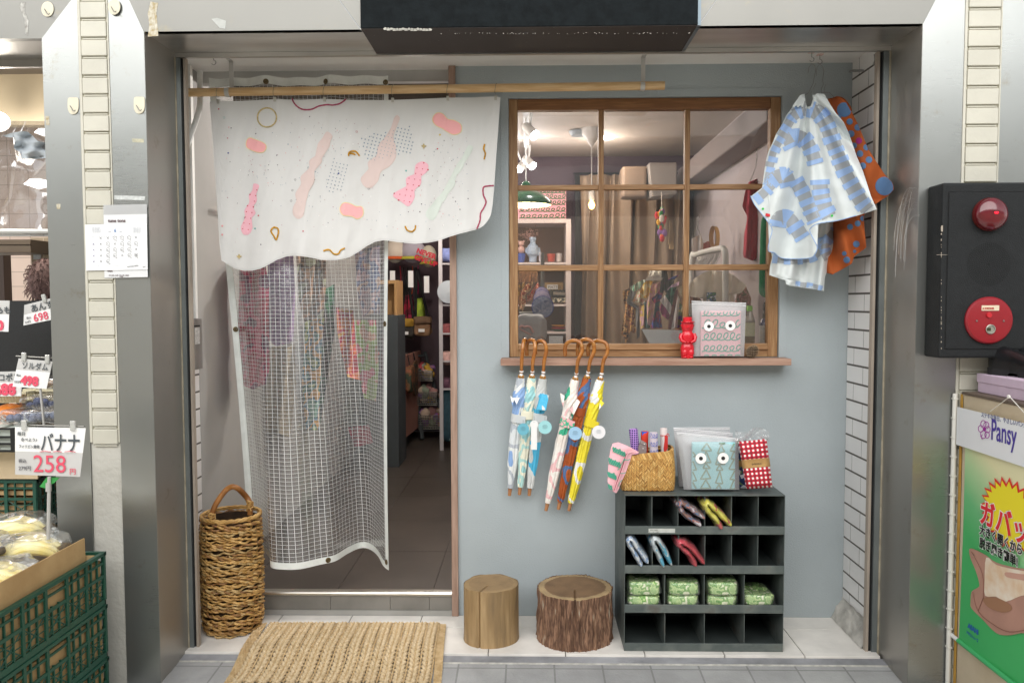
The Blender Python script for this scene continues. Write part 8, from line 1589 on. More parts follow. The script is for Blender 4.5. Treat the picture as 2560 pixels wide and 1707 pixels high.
# ---- garments
def garment(z, poly, Y, fab, lab, nm='hanging_garment', grp=None, fold=(.03, 60), th=.03, hanger=None, nu=26, nv=26, extra=None):
 t = thing(nm, lab, 'garment' if nm != 'hanging_dress' else 'dress', grp); f0, f1 = fold; b = M(); cloth(b, z, poly, lambda x, y: Y + f0 * math.sin(x / f1 * 6.28 + y / 190) + f0 * .5 * math.sin(x / f1 * 11 + y / 90) + f0 * .6 * mnoise.noise(Vector((x / 70, y / 70, Y))), nu, nv, th); b.build('fabric', fab, t, smooth=True, ang=85)
 if hanger: b = M(); b.tube([z(x, y, Y + .01) for x, y in cat(hanger, 5)], .0018, 5); b.build('hanger', m_wire, t, smooth=True)
 if extra: extra(t)
 return fin(t)
RG = 'clothes on the white rack behind the window'
FB = lambda n, c_, sc=30, **k_: blocks('gar_' + n, c_, sc, **k_)
for poly, Y, fab, lab in (
 ([(105, 530), (230, 525), (240, 620), (200, 720), (180, 900), (240, 1200), (180, 1430), (150, 1435), (140, 1330), (80, 1320), (110, 1100), (160, 850), (125, 760)], 1.5, FB('tiger', ['#d9ab6c', '#c98f57', '#3a2c22', '#d8b070'], 26, st=(1, 1, 2)), 'tan dress with dark brown stripes, leftmost on the white rack'),
 ([(190, 760), (330, 780), (300, 1100), (330, 1200), (300, 1260), (240, 1250), (200, 1000)], 1.47, FB('floral', ['#d9a95f', '#8a4a3c', '#e0b878'], 30), 'ochre floral shirt hanging beside the striped tan dress'),
 ([(235, 500), (440, 385), (490, 400), (400, 520), (290, 600), (250, 560)], 1.42, FB('greenstripe', ['#2e7d57', '#e2e6da'], 30, kind='wave'), 'green and white striped sleeve near the left end of the rack'),
 ([(240, 545), (330, 590), (300, 680), (250, 740), (330, 800), (390, 820), (385, 1350), (340, 1360), (320, 860), (180, 780), (170, 720)], 1.40, mat('grey_jersey', '#77797d', .9, v=.06), 'plain grey long garment below the striped sleeve'),
 ([(370, 580), (450, 600), (510, 700), (440, 790), (340, 760), (280, 740), (310, 650)], 1.36, FB('whitefloral', ['#e3e0d4', '#b9c3a0', '#d18b7a', '#e8e4da'], 36), 'white blouse with small flowers on the rack'),
 ([(390, 800), (470, 790), (480, 1180), (400, 1200), (385, 1000)], 1.34, FB('pinkyel', ['#e3b5bd', '#e0c06a', '#e6bcc4'], 20), 'pink dress with yellow patches lower on the rack'),
 ([(460, 760), (500, 740), (560, 1180), (520, 1190), (470, 1170)], 1.33, FB('teal', ['#5d7f84', '#42666e'], 16), 'slim teal grey garment on the rack'),
 ([(400, 560), (460, 440), (560, 390), (620, 400), (570, 480), (560, 620), (500, 700), (410, 690), (385, 600)], 1.30, FB('yellow', ['#e7dfb0', '#e0b63a', '#d9d2a2'], 18), 'pale yellow shirt with mustard collar on the rack'),
 ([(560, 560), (600, 430), (735, 420), (720, 560), (640, 750), (600, 1000), (560, 1150), (510, 1100), (500, 780)], 1.26, FB('pinkfl', ['#e6b9be', '#e9c9b4', '#e0a9b2', '#d9c27c'], 22), 'pink long dress with faint yellow print on the rack'),
 ([(800, 400), (880, 370), (1020, 300), (1030, 330), (900, 420), (780, 580), (700, 800), (760, 1180), (560, 1180), (620, 950), (640, 790), (570, 700), (680, 610), (740, 480)], 1.20, FB('plaid', ['#2f4fa3', '#5a2a7a', '#a3245f', '#26305f', '#1f5e63'], 14), 'blue and purple plaid dress in the middle of the rack'),
 ([(800, 440), (930, 370), (950, 430), (880, 500), (800, 610)], 1.18, mat('black_jersey', '#17161b', .9), 'black sleeveless top behind the plaid dress'),
 ([(740, 780), (800, 780), (880, 970), (850, 1050), (750, 960), (710, 860)], 1.10, mat('magenta_cloth', '#b03a86', .85, v=.1), 'magenta sleeve in front of the plaid dress'),
 ([(840, 540), (900, 480), (1040, 410), (1020, 480), (930, 520), (850, 580)], 1.12, mat('pink_white_cloth', '#dfb9d4', .85, v=.1), 'pink and white collar near the muntin on the rack'),
 ([(830, 600), (880, 520), (1000, 500), (960, 600), (930, 830), (880, 790), (800, 650)], 1.08, FB('green', ['#0f5a4c', '#1b7a60', '#0b3c3c'], 24), 'dark green patterned top in front on the rack'),
 ([(720, 720), (800, 640), (900, 790), (910, 880), (880, 960), (820, 860), (740, 760)], 1.06, mat('white_cloth_a', '#d9d6d8', .85, v=.05), 'white short sleeve with dark edging under the green top'),
 ([(960, 580), (1010, 540), (1000, 700), (900, 1190), (850, 1190), (900, 900)], 1.04, FB('maroon', ['#6a2e3e', '#7a4a44'], 20), 'maroon narrow dress on the rack'),
 ([(1010, 640), (1040, 700), (1000, 1190), (900, 1195), (960, 900)], 1.0, mat('white_cloth_a', '#d9d6d8'), 'white long garment left of the muntin'),
 ([(1040, 720), (1110, 900), (1090, 1150), (1000, 1180), (1000, 980)], 1.02, FB('bluegr', ['#4f62a8', '#6b8f6a', '#c9b75a'], 22), 'blue and green scarf like garment by the muntin'),
 ([(1010, 520), (1100, 470), (1180, 500), (1200, 700), (1100, 960), (1060, 880), (1110, 720), (1020, 580)], .96, FB('beige', ['#cfc6ac', '#c3b89a'], 12), 'cream shirt behind the right muntin'),
): garment(zS, poly, Y, fab, lab, grp=RG, fold=(.012, 90), th=.02, nu=18, nv=18)
t = thing('canvas_bag', 'black cloth bag with long straps hanging on the rack behind the window', 'bag'); b = M(); [b.tube([zS(x0, 600, 1.15), zS(790, 150, 1.15)], .012, 6) for x0 in (740, 850)]; b.build('strap', mat('black_jersey', '#17161b'), t); fin(t)
garment(zH, [(1500, 650), (1530, 610), (1610, 560), (1660, 545), (1700, 560), (1790, 550), (1850, 590), (1940, 660), (1900, 720), (1850, 730), (1830, 700), (1850, 790), (1600, 790), (1600, 740), (1540, 760), (1490, 740)], .72, mat('beige_blouse', '#ece2d2', .85, v=.05, b=.3, bs=20), 'wide cream blouse hanging at the front of the white rack behind the pouch', fold=(.02, 120), th=.03)
for poly, lab in (([(1500, 720), (1560, 740), (1600, 790), (1500, 800)], 'brown floral sleeve at the left under the cream blouse'), ([(1870, 700), (1930, 660), (1975, 760), (1960, 900), (1880, 900), (1850, 780)], 'brown and pink floral sleeve at the right under the cream blouse')): garment(zH, poly, .78, FB('brownfl', ['#a87a5c', '#8a5c48', '#c98f86', '#6f6a44'], 40), lab, fold=(.01, 60), nu=14, nv=14)
t = thing('embroidered_patch', 'small patch with blue flower in black and white on the cream blouse', 'patch'); rect(zH, 1630, 715, 1702, 785, .69, .004, 'patch', FB('patch', ['#e6e2d8', '#3d6ea0', '#222222', '#3f8a5a'], 60), t); fin(t)
t = thing('clothes_rack', 'white tubular clothes rack with many wire hangers behind the right panes', 'clothes rack'); b = M(); b.tube([zH(x, y, Y) for x, y, Y in cat([(1775, 1300, .62), (1775, 600, .62), (1775, 430, .62), (1765, 385, .64), (1735, 375, .70), (1620, 400, 1.0), (1545, 425, 1.25), (1515, 460, 1.3), (1512, 900, 1.3)], 5)], .017, 12); b.build('frame', m_pipe, t, smooth=True)
b = M(); rdw = random.Random(6)
for k_ in range(34): f = k_ / 33; x, y, Y = 1730 - 175 * f, 382 + 38 * f, .70 + .5 * f; b.tube([zH(x, y - 8, Y), zH(x + 8, y + 5, Y), zH(x + rdw.uniform(-6, 6), y + 50, Y), zH(x - 40 + rdw.uniform(-10, 10), y + 120, Y + rdw.uniform(-.03, .03))], .0016, 4)
for k_ in range(30): f = k_ / 29; b.tube([zS(560 + 260 * f, 240, 1.35 - .2 * f), zS(540 + 250 * f + rdw.uniform(-20, 20), 330, 1.35 - .2 * f), zS(470 + 260 * f, 400, 1.3 - .2 * f)], .0016, 4)
b.build('wire_hangers', m_wire, t); fin(t)
t = thing('laptop', 'open silver laptop seen from the back behind the lower middle pane', 'laptop'); b = M(); p_ = [zH(x, y, .45 - .08 * (y > 1050)) for x, y in ((1128, 1000), (1430, 1008), (1560, 1015), (1560, 1118), (1190, 1116))]; b.slab(p_[::-1], (0, .008, 0)); b.build('lid', mat('laptop_aluminium', '#c3cbd0', .35, .2), t, bevel=.002); b = M(); b.box(p_[4].x, p_[3].x, .16, .38, p_[4].z - .012, p_[4].z); b.build('base', mat('laptop_aluminium', '#c3cbd0'), t); fin(t)
b = M(); b.box(-.1, 1.25, .16, .62, SZT - .06, SZT - .03); b.box(-.08, -.04, .2, .6, ZF, SZT - .06); b.box(1.18, 1.22, .2, .6, ZF, SZT - .06); tag(b.build('counter', mat('counter_wood', '#8a6f56', .5)), 'narrow counter just inside the window carrying laptop and bottles', 'counter')
# on the lavender wall
garment(zG, [(1925, 870), (1955, 790), (1975, 780), (1990, 840), (2010, 860), (2030, 730), (2050, 710), (2060, 720), (2055, 900), (2070, 1000), (2060, 1200), (2050, 1390), (1985, 1400), (1910, 1370), (1920, 1200), (1945, 1060), (1905, 980)], .85, mat('red_dress_cloth', '#b4384a', .85, v=.08, b=.3, bs=30), 'short red dress on a wire hanger against the lavender wall', 'hanging_dress', fold=(.015, 70), th=.03, hanger=[(1965, 785), (2008, 680), (2012, 640), (2018, 600), (2015, 545), (2025, 535), (2028, 560)])
t = thing('yellow_ring', 'wide mustard yellow ring hanging on the lavender wall above the rack', 'ring'); c = zH(1690, 290, 1.2); b = M(); k = zH.k(1, 1.2); b.grid(lambda u, v: c + Vector(((28 * math.cos(2 * math.pi * u)) * k + (v - .5) * 42 * k, (v - .5) * .05, 85 * math.sin(2 * math.pi * u) * k)), 40, 4); b.grid(lambda u, v: c + Vector(((22 * math.cos(2 * math.pi * u)) * k + (v - .5) * 42 * k, (v - .5) * .05, 78 * math.sin(2 * math.pi * u) * k)), 40, 4); b.build('ring_body', mat('mustard_ring', '#d9a536', .5, v=.05), t, smooth=True); fin(t)
garment(zH, [(1600, 340), (1640, 318), (1670, 330), (1690, 400), (1600, 420)], 1.35, mat('brick_red', '#a8443c', .8), 'brick red cloth behind the yellow ring', fold=(.006, 60), nu=10, nv=10)
garment(zH, [(1512, 300), (1555, 280), (1580, 270), (1605, 330), (1600, 400), (1560, 440), (1515, 440)], 1.3, mat('white_tee', '#d5d0d2', .85), 'white top on a wire hanger left of the yellow ring', fold=(.008, 60), nu=12, nv=12, hanger=[(1515, 300), (1555, 210), (1558, 140), (1568, 120), (1572, 150), (1558, 200), (1600, 320)])
t = thing('wall_mirror', 'green framed pink board hanging behind the right stile of the window', 'frame'); b = M(); b.tube([zH(x, y, .55) for x, y in cat([(2150, 150), (2090, 140), (2072, 200), (2065, 400), (2058, 640), (2062, 715), (2100, 735), (2150, 735)], 5)], .016, 10); b.build('frame', mat('green_plush', '#1f8a58', .9, b=.5, bs=120), t, smooth=True); rect(zH, 2085, 170, 2200, 700, .57, .01, 'board', mat('salmon_board', '#cf8c77', .8, v=.06), t); fin(t)
# left lower: hats on a stand, floral rack, cushion, memo pad
t = thing('hat_stand', 'grey metal stand with stacked blue and lilac straw hats behind the lower left pane', 'hat stand'); b = M(); b.tube([zT(497, -60, 1.0), zT(497, 1350, 1.0)], .012, 10); b.tube([zT(120, 935, 1.0), zT(400, 925, 1.0)], .008, 8); b.build('pole', m_wire, t, smooth=True); fin(t)
for (x, y, r_, Y, c_, lab) in ((500, 830, 175, .80, ['#5c6a8c', '#8f97b0', '#4d5a80'], 'round blue straw hat at the front of the hat stack'), (490, 690, 135, .90, ['#c2b3c9', '#a89fc0', '#c9bfd0'], 'lilac straw hat behind the blue one'), (488, 620, 112, .98, ['#b9acc4', '#9a93b8', '#c4b9cc'], 'smaller lilac straw hat at the back of the stack')):
 t = thing('straw_hat', lab, 'hat', 'straw hats on the hat stand'); c = zT(x, y, Y); k = zT.k(1, Y); b = M()
 for j in range(16): rr = r_ * (j + .6) / 16.5 * k; b.tube([c + Vector((rr * math.cos(a), -.04 * (1 - (j / 16) ** 2), rr * 1.0 * math.sin(a))) for a in [2 * math.pi * q / 36 for q in range(36)]], r_ / 31 * k, 5, closed=True)
 b.cur = 0; b.build('crown', FB('hat%d' % r_, c_, 60), t, smooth=True); b = M(); b.tube([c + Vector((r_ * k * math.cos(a), .006, r_ * k * math.sin(a))) for a in [2 * math.pi * q / 40 for q in range(40)]], r_ / 22 * k, 6, closed=True); b.build('blue_trim', mat('royal_blue_trim', '#2c3f9c', .7), t, smooth=True); fin(t)
for poly, Y, cs, lab in (([(330, 400), (350, 410), (300, 560), (210, 640), (230, 760), (180, 900), (120, 890), (110, 680), (160, 560), (250, 450)], 1.15, ['#d9b489', '#e6c79c', '#b5512f', '#d0a878'], 'sand coloured floral shirt hanging behind the lower left pane'), ([(430, 420), (440, 500), (380, 600), (350, 680), (290, 740), (240, 740), (250, 640), (330, 560), (390, 480)], 1.2, ['#d6a58c', '#c24a3a', '#e2bda0'], 'pinkish floral shirt hanging next to the sand coloured one'), ([(100, 480), (200, 430), (220, 480), (150, 560), (100, 700)], 1.25, ['#a8853f', '#7d6432'], 'olive garment at the left edge of the lower left pane')): garment(zT, poly, Y, FB('fl%d' % poly[0][0], cs, 34), lab, grp='floral clothes behind the lower left pane', fold=(.012, 80), nu=16, nv=16)
t = thing('hanger_bundle', 'bundle of bare wire and wooden hangers above the floral shirts', 'hangers'); b = M(); [b.tube([zT(120 + 14 * i, 250, 1.2), zT(120 + 14 * i + rdw.uniform(-8, 8), 330, 1.2), zT(90 + 15 * i + rdw.uniform(-20, 20), 430, 1.2)], .003, 4) for i in range(22)]; b.build('hangers', mat('hanger_mix', '#a07a5c', .5, v=.3, vs=60), t); fin(t)
t = thing('grey_blob', 'large pale grey shape with faint pink scallops behind the lower left pane', 'blob'); b = M(); c = zT(300, 1190, .62); k = zT.k(1, .62); b.pillow(c, (520 * k, .16, 480 * k), .55, 24, wob=.01); b.build('cover', mat('pale_grey_body', '#9fa0a3', .8, v=.12, vs=5), t, smooth=True); b = M(); yq = .53; b.tube([zT(x, y, yq) for x, y in cat([(120, 1170), (160, 1140), (200, 1160), (250, 1150), (300, 1165), (330, 1210), (350, 1250)], 5)], .006, 6); b.tube([zT(125, 1190, yq), zT(310, 1285, yq)], .004, 6); b.build('pink_edge', mat('faint_pink_edge', '#c99a97', .8), t, smooth=True); fin(t)  # soft grey body put in for an unclear pale blur
t = thing('memo_pad', 'small white squared memo card standing at the bottom of the lower left pane', 'card'); rect(zH, 410, 1052, 518, 1118, .10, .004, 'card', gridmat('squared_paper', '#d9dcdc', '#a9afb4', .0026, .2), t); fin(t)
# ================================================================ INSIDE, SEEN THROUGH THE DOORWAY
LG = 'clothes hanging along the left wall behind the clear curtain'
for poly, Y, fab, lab, fo in (
 ([(440, 150), (620, 150), (650, 300), (655, 900), (630, 1010), (540, 1045), (450, 1035), (430, 700), (445, 300)], .35, FB('crimson', ['#a3163f', '#8f1439', '#b8275a', '#6b2350'], 10), 'deep crimson knitted garment at the left behind the clear curtain', .03),
 ([(640, 100), (820, 80), (835, 400), (820, 720), (700, 745), (650, 700)], .8, mat('lavender_cloth', '#9a7fa6', .9, v=.12, vs=4), 'lavender garment right of the crimson one behind the clear curtain', .04),
 ([(610, 740), (830, 730), (840, 1000), (800, 1380), (620, 1370)], .95, mat('oat_cloth', '#a59a85', .9, v=.1, vs=4), 'long oatmeal coloured garment below the lavender one', .05),
 ([(840, 90), (1050, 90), (1050, 330), (1030, 560), (900, 580), (860, 420)], 1.3, FB('mixed', ['#8a7a68', '#b08a6c', '#6b5d55', '#9aa08a'], 9), 'brown and orange patterned garment in the middle behind the curtain', .05),
 ([(900, 560), (1040, 540), (1020, 740), (1010, 1000), (1000, 1330), (910, 1330), (880, 1000), (900, 780)], 1.15, FB('aqua', ['#7fae9f', '#5d8aa0', '#d0a05c', '#3f7a74', '#a9b878'], 8), 'long sea green and ochre garment hanging low behind the curtain', .04),
 ([(1030, 330), (1110, 310), (1110, 640), (1060, 960), (1010, 1300), (1000, 900)], 1.6, FB('forest', ['#1f6a4a', '#123f32', '#2d2a33'], 8), 'narrow forest green garment behind the curtain', .05),
 ([(1120, 470), (1240, 490), (1260, 760), (1290, 980), (1200, 960), (1150, 760), (1130, 640)], 1.7, FB('redor', ['#c8403a', '#d8793a', '#c22a4c', '#e0a63c'], 7), 'bright red and orange garment behind the right half of the curtain', .05),
 ([(1250, 560), (1400, 560), (1420, 900), (1400, 1130), (1320, 1120), (1270, 900)], 2.1, FB('pkgr', ['#b3576a', '#7e9a52', '#a8806a'], 7), 'pink and leaf green garment at the right behind the curtain', .05),
 ([(1200, 1310), (1350, 1290), (1380, 1420), (1250, 1450)], 2.0, mat('ruby_cloth', '#8c1f3c', .9, v=.1), 'ruby red bundle low at the right behind the curtain', .04),
 ([(1250, 60), (1430, 40), (1430, 520), (1300, 540), (1260, 300)], 2.3, FB('dusk', ['#6f6a78', '#8d7a80', '#4c5878', '#9a8478'], 9), 'dusky patterned garment at the upper right behind the curtain', .05)):
 garment(zE, poly, Y, fab, lab, grp=LG, fold=(fo * .6, 110), th=.06, nu=30, nv=24)
t = thing('wall_rail', 'steel clothes rail running back along the left wall behind the clear curtain', 'clothes rail'); b = M(); b.tube([(XL + .12, .3, 2.02), (XL + .12, 2.6, 2.02)], .012, 8); b.build('rail', m_wire, t); fin(t)
# cabinet with pink door
CX1 = PX(1008, 1000, -1.17).x; ya, yb3 = zX.Z(185, 1490, ZF), zX.Z(270, 1385, ZF); XCb = (ya.x + yb3.x) / 2; ych = ya.y; zct = zX(150, 840, ych).z
t = thing('grey_cabinet', 'dark grey cabinet with an open pinkish door seen through the doorway', 'cabinet'); b = M(); b.box(XCb - .75, XCb - .03, ych, ych + .55, ZF, zct); b.build('cabinet_body', mat('slate_paint', '#3f4548', .6, v=.05), t, bevel=.004)
b = M(); b.slab([(XCb - .02, ych + .02, ZF + .12), (XCb + .03, ych + .86, ZF + .12), (XCb + .03, ych + .86, zct + .0), (XCb - .02, ych + .02, zct)], (.02, 0, 0)); d_ = b.build('door', mat('pink_board', '#a9786a', .7, v=.08, vs=3), t); b = M(); [b.box(XCb - .035, XCb - .018, ych - .004, ych + .012, zct - h_, zct - h_ + .05) for h_ in (.12, .42, .98, .80)]; b.build('hinge', m_wire, d_)
b = M(); rdc = random.Random(12)
for _ in range(34): b.cur = rdc.randrange(6); b.ball((XCb - .3 + rdc.uniform(-.2, .26), ych + rdc.uniform(.03, .3), zct + .014), .022, 6, (1.2, 1, .6))
b.build('small_goods', ms, t); fin(t)
for i, (x0, x1, y0, y1, c_, lab) in enumerate(((192, 240, 905, 1080, '#8a5238', 'brown printed pouch hanging on the pink cabinet door'), (245, 262, 870, 1100, '#4f3d34', 'dark belt bag hanging at the far end of the pink door'))):
 t = thing('hanging_pouch', lab, 'pouch'); yy = PX(zX.s((x0 + x1) / 2, 0)[0], 900, XCb + .03).y; a_, c2_ = zX(x0, y0, yy), zX(x1, y1, yy); b = M(); b.pillow(((a_.x + c2_.x) / 2 + .02, yy, (a_.z + c2_.z) / 2), (c2_.x - a_.x, .25, a_.z - c2_.z), .4, 12, wob=.02); b.build('pouch_body', FB('pouch%d' % i, [c_, '#6b4a2e', '#2f3b2c'], 12), t, smooth=True); b = M(); b.tube([((a_.x + c2_.x) / 2 + .02, yy, a_.z - .02), (XCb + .03, yy, zct)], .006, 6); b.build('cord', m_black, t); fin(t)
t = thing('open_wooden_box', 'pale wooden open shelf box above the grey counter at the left of the doorway gap', 'shelf'); Yw = 2.9; b = M(); a_, c_ = zX(20, 326, Yw), zX(145, 562, Yw); b.box(a_.x, c_.x, Yw, Yw + .3, a_.z - .03, a_.z); b.box(c_.x - .025, c_.x, Yw, Yw + .3, c_.z, a_.z - .03); b.box(a_.x, c_.x - .025, Yw + .28, Yw + .3, c_.z, a_.z - .03); b.build('box_body', mat('pale_ply', '#b98f5c', .6, v=.06), t); fin(t)
t = thing('grey_counter', 'slate grey counter block under the pale wooden box in the doorway gap', 'counter'); a_, c_ = zX(20, 562, Yw - .05), zX(147, 750, Yw - .05); b = M(); b.box(a_.x, c_.x, Yw - .05, Yw + .35, ZF, a_.z - .001); b.build('counter_body', mat('slate_paint', '#3f4548'), t, bevel=.003); fin(t)
t = thing('red_tray', 'brown tray with white cards on the grey cabinet', 'tray'); c = zX(128, 800, ych + .1); b = M(); b.pillow(c, (.16, .2, .05), .5, 10); b.build('tray_body', mat('red_brown_tray', '#7a3b28', .6), t, smooth=True); b = M(); b.obox(c + Vector((-.02, 0, .06)), (.13, .1, .08), (.4, .2, 0)); b.build('white_card', mat('white_cloth_a', '#d9d6d8'), t); fin(t)
# hats and bags
Yh = 4.2
for x, y, w_, h_, c1, c2_, lab in ((130, 130, 70, 80, '#cfc3b4', '#c85c2c', 'cream bucket hat with orange brim at the left of the hanging hats'), (250, 130, 85, 80, '#a9a3ae', '#b3ad3c', 'grey lilac bucket hat with yellow panel in the middle of the hanging hats'), (355, 165, 55, 75, '#c9c2ae', '#c2b845', 'cream cap with red letters and yellow peak at the right of the hats')):
 t = thing('hanging_hat', lab, 'hat', 'hats hanging in the doorway gap'); c = zX(x, y, Yh - .1); k = zX.k(1, Yh - .1); b = M(); b.ball(c, h_ * k, 20, (w_ / h_, .7, 1)); b.build('crown', mat('hat_' + c1.strip('#'), c1, .9, v=.06), t, smooth=True)
 b = M(); b.lathe([(w_ * .8 * k, 0), (w_ * 1.12 * k, -h_ * .22 * k), (w_ * 1.1 * k, -h_ * .25 * k)], c - Vector((0, .02, h_ * .45 * k)), 24, cap=False, sc=(1, .7)); b.build('brim', mat('hat_' + c2_.strip('#'), c2_, .9), t, smooth=True)
 if x == 355: text('NEVER\nGIVE UP', .065, c + Vector((-.10, -.16, .03)), mat('print_red', '#c3243c'), t, ry=R(-20), bold=.003)
 b = M(); b.slab([c + Vector((-.02, -.2, -.2)), c + Vector((.03, -.2, -.2)), c + Vector((.03, -.2, -.36)), c + Vector((-.02, -.2, -.36))], (0, .004, 0)); b.build('price_tag', m_cw, t); fin(t)
for x0, x1, y0, y1, c_, lab in ((158, 172, 230, 560, '#a31f2c', 'red strap'), (180, 196, 240, 620, '#1d1a1c', 'black strap left'), (205, 222, 240, 600, '#20231d', 'wide black strap'), (238, 250, 230, 420, '#c4502c', 'orange strap'), (262, 280, 300, 480, '#1f7f6c', 'teal strap'), (278, 294, 226, 420, '#b51d63', 'magenta strap')):
 t = thing('bag_strap', lab + ' hanging below the hats', 'strap', 'bag straps hanging below the hats'); b = M(); b.tube([zX((x0 + x1) / 2 + rdw.uniform(-4, 4), y0 + (y1 - y0) * j / 6, Yh) for j in range(7)], (x1 - x0) / 2 * zX.k(1, Yh), 8, ry=.4); b.build('strap_band', mat('strap_' + c_.strip('#'), c_, .8), t, smooth=True); fin(t)
def bag(x0, y0, x1, y1, Y, c_, lab, top=None, strap=None):
 t = thing('hanging_bag', lab, 'bag', 'bags hanging in the doorway gap'); a_, c2_ = zX(x0, y0, Y), zX(x1, y1, Y); W_, H_ = c2_.x - a_.x, a_.z - c2_.z; ce = Vector(((a_.x + c2_.x) / 2, Y, (a_.z + c2_.z) / 2)); b = M(); b.pillow(ce, (W_, .16, H_), .45, 16, wob=.02, seed=x0); b.build('bag_body', FB('bag%d' % x0, c_, 9), t, smooth=True)
 if top: b = M(); b.pillow(ce + Vector((0, -.02, H_ * .32)), (W_ * 1.04, .18, H_ * .42), .45, 14, wob=.015, seed=x0 + 1); b.build('flap', mat('flap_%d' % x0, top, .8, v=.1), t, smooth=True); b = M(); b.obox(ce + Vector((0, -.1, -H_ * .2)), (W_ * .35, .01, .03)); b.build('logo_tab', m_cw, t)
 for sx_ in (strap or []): b = M(); b.tube([zX(sx_[0], sx_[1], Y), zX(sx_[2], sx_[3], Y)], .014, 6); b.build('strap', m_black, t)
 return fin(t)
bag(165, 430, 255, 600, Yh + .08, ['#b3243f', '#7a1f34', '#c93c64'], 'red nylon bag behind the straps'); bag(262, 450, 330, 600, Yh, ['#a8bf3c', '#8fa838', '#9cb53f'], 'lime green nylon bag in the middle', strap=[(275, 450, 268, 240), (325, 460, 285, 250)])
bag(160, 588, 262, 720, Yh - .12, ['#2c2822', '#38322a'], 'black and mustard flap bag at the lower left', '#a8822c', [(165, 600, 210, 300), (255, 610, 215, 300)]); bag(258, 575, 375, 700, Yh - .1, ['#8a6a4e', '#9a7858'], 'brown flap bag at the lower right', '#6f5640', [(268, 590, 272, 260), (355, 580, 275, 260)])
# ladder stand with wire baskets
t = thing('ladder_stand', 'dark ladder stand with wire baskets of small colourful goods at the back', 'ladder shelf'); Yt2 = 4.25; m_ld = mat('dark_slate_frame', '#3a4043', .6); b = M(); [b.tube([zX(xa, ya_, Yt2 + .2), zX(xb_, yb4, Yt2 - .15)], .02, 6) for xa, ya_, xb_, yb4 in ((330, 812, 480, 1368), (262, 900, 312, 1398))]; [b.tube([zX(xa, y_, Yt2), zX(xb_, y_ - 8, Yt2)], .014, 6) for xa, xb_, y_ in ((270, 335, 840), (275, 390, 935), (290, 420, 1170), (300, 460, 1335))]; b.build('frame', m_ld, t)
for bx0_, by0_, bx1_, by1_ in ((272, 940, 382, 1005), (272, 1085, 412, 1170), (285, 1240, 470, 1330)):
 a_, c_ = zX(bx0_, by0_, Yt2 - .1), zX(bx1_, by1_, Yt2 - .1); b = M()
 for j in range(7): z_ = c_.z + (a_.z - c_.z) * j / 6; b.tube([(a_.x, Yt2 - .1, z_), (c_.x, Yt2 - .1, z_), (c_.x, Yt2 + .12, z_)], .004, 4)
 for j in range(12): x_ = a_.x + (c_.x - a_.x) * j / 11; b.tube([(x_, Yt2 - .1, c_.z), (x_, Yt2 - .1, a_.z)], .003, 4)
 b.build('wire_basket', m_wire, t); b = M()
 for _ in range(26): b.cur = rdc.randrange(6); b.pillow((rdc.uniform(a_.x + .03, c_.x - .03), Yt2 + rdc.uniform(-.06, .1), rdc.uniform(c_.z + .03, a_.z + .03)), (rdc.uniform(.06, .12), .07, rdc.uniform(.05, .1)), .6, 5, rot=(rdc.uniform(-1, 1), rdc.uniform(-1, 1), 0))
 b.build('basket_goods', [mat('goods_%d' % i, q, .8) for i, q in enumerate(('#b98a86', '#c9b3a0', '#8a5fa0', '#d0a83c', '#8f9a86', '#a8444c'))], t, smooth=True)
fin(t)
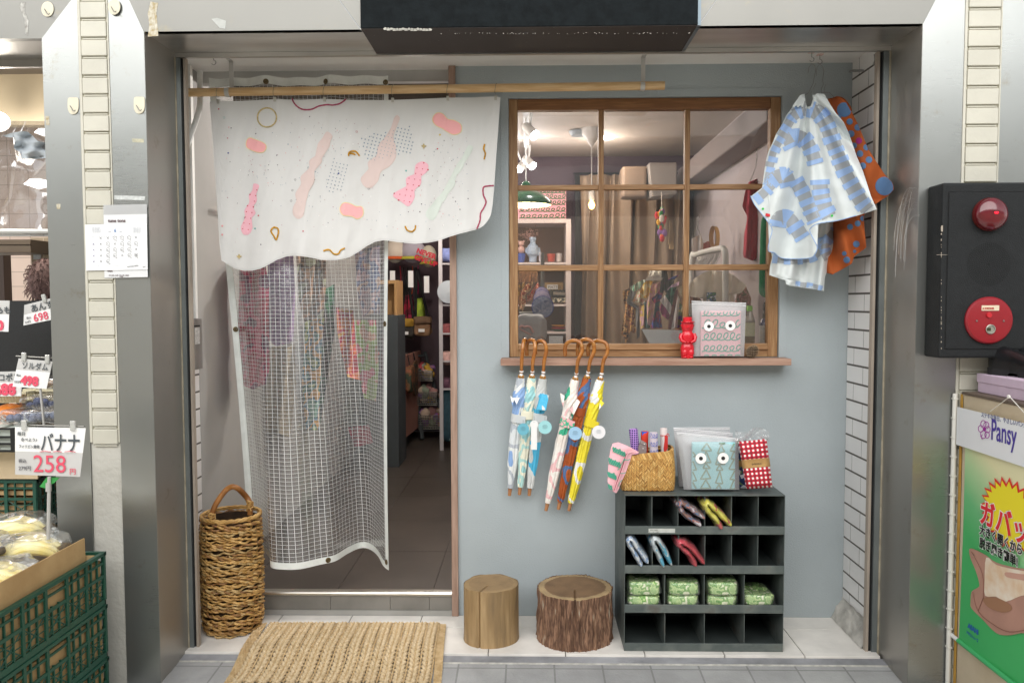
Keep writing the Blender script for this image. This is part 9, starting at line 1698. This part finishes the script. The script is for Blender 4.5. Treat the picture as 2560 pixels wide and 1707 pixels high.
# white shelf frame by the door post
t = thing('white_shelf_frame', 'tall white slotted shelf frame just left of the wooden door post', 'shelf'); Ys3 = 3.6; a_ = zX(421, 40, Ys3); c_ = zX(446, 40, Ys3); b = M(); b.box(a_.x, c_.x, Ys3, Ys3 + .03, ZF, 2.4); b.build('upright', mat('white_metal_frame', '#c9c4c6', .5), t)
b = M(); [b.box(c_.x, c_.x + .7, Ys3, Ys3 + .3, zX(460, y + 8, Ys3).z, zX(460, y - 2, Ys3).z) for y in (212, 492, 685, 872, 1060)]; b.build('shelf_board', mat('white_metal_frame', '#c9c4c6'), t); b = M(); b.box(c_.x + .05, c_.x + .08, Ys3 + .27, Ys3 + .3, ZF, 2.4); b.build('wood_upright', mat('pale_ply', '#b98f5c'), t); fin(t)
for y, c_, lab in ((155, '#7f8cc0', 'blue and white box on the top tier of the white frame'), (660, '#8a4a4c', 'dark red bundle on the third tier of the white frame'), (850, '#d0a8a0', 'pale pink bundle on the fourth tier of the white frame'), (1025, '#5a3a4c', 'plum bundle on the fifth tier of the white frame'), (1200, '#2f4f5c', 'dark teal bag standing under the white frame')):
 c = zX(480, y, Ys3 + .12); b = M(); b.pillow(c, (.13, .16, .12 if y != 1200 else .6), .5, 12, wob=.015, seed=y); t = thing('shelf_bundle', lab, 'bundle'); b.build('bundle_body', mat('bundle_%d' % y, c_, .8, v=.25, vs=20), t, smooth=True); fin(t)
t = thing('round_fan', 'pale round disc half hidden by the door post on the white frame', 'fan'); c = zX(492, 405, Ys3 - .02); b = M(); b.lathe([(.0005, 0), (.10, .004), (.105, .012), (.0005, .02)], c, 28, (0, -1, 0), cap=False); b.build('disc', mat('pale_blue_disc', '#c3ccd3', .4), t, smooth=True); fin(t)
t = thing('ceiling_lamp', 'small unseen spotlight added deep inside to light the bags behind the doorway', 'spotlight'); c = Vector((-.75, 3.0, 2.56)); b = M(); b.lathe([(.03, 0), (.05, .08), (.0005, .08)], c, 18); b.build('housing', m_wire, t); light('bulb_light', c - Vector((0, 0, .06)), 16, (1, .9, .8), t, .05); fin(t)  # unseen lamp added to light the area behind the doorway
t = thing('ceiling_lamp', 'unseen spotlight added to brighten the clothes on the left wall behind the curtains', 'spotlight'); c = Vector((-.7, 1.2, 2.56)); b = M(); b.lathe([(.03, 0), (.05, .08), (.0005, .08)], c, 18); b.build('housing', m_wire, t); light('bulb_light', c - Vector((0, 0, .06)), 34, (1, .95, .9), t, .05); fin(t)  # added light for the garments, no visible source here
# -- origins of everything that is still unfinished
for o in [q for q in bpy.data.objects if q.parent is None and q.type in ('MESH', 'EMPTY')]: fin(o)
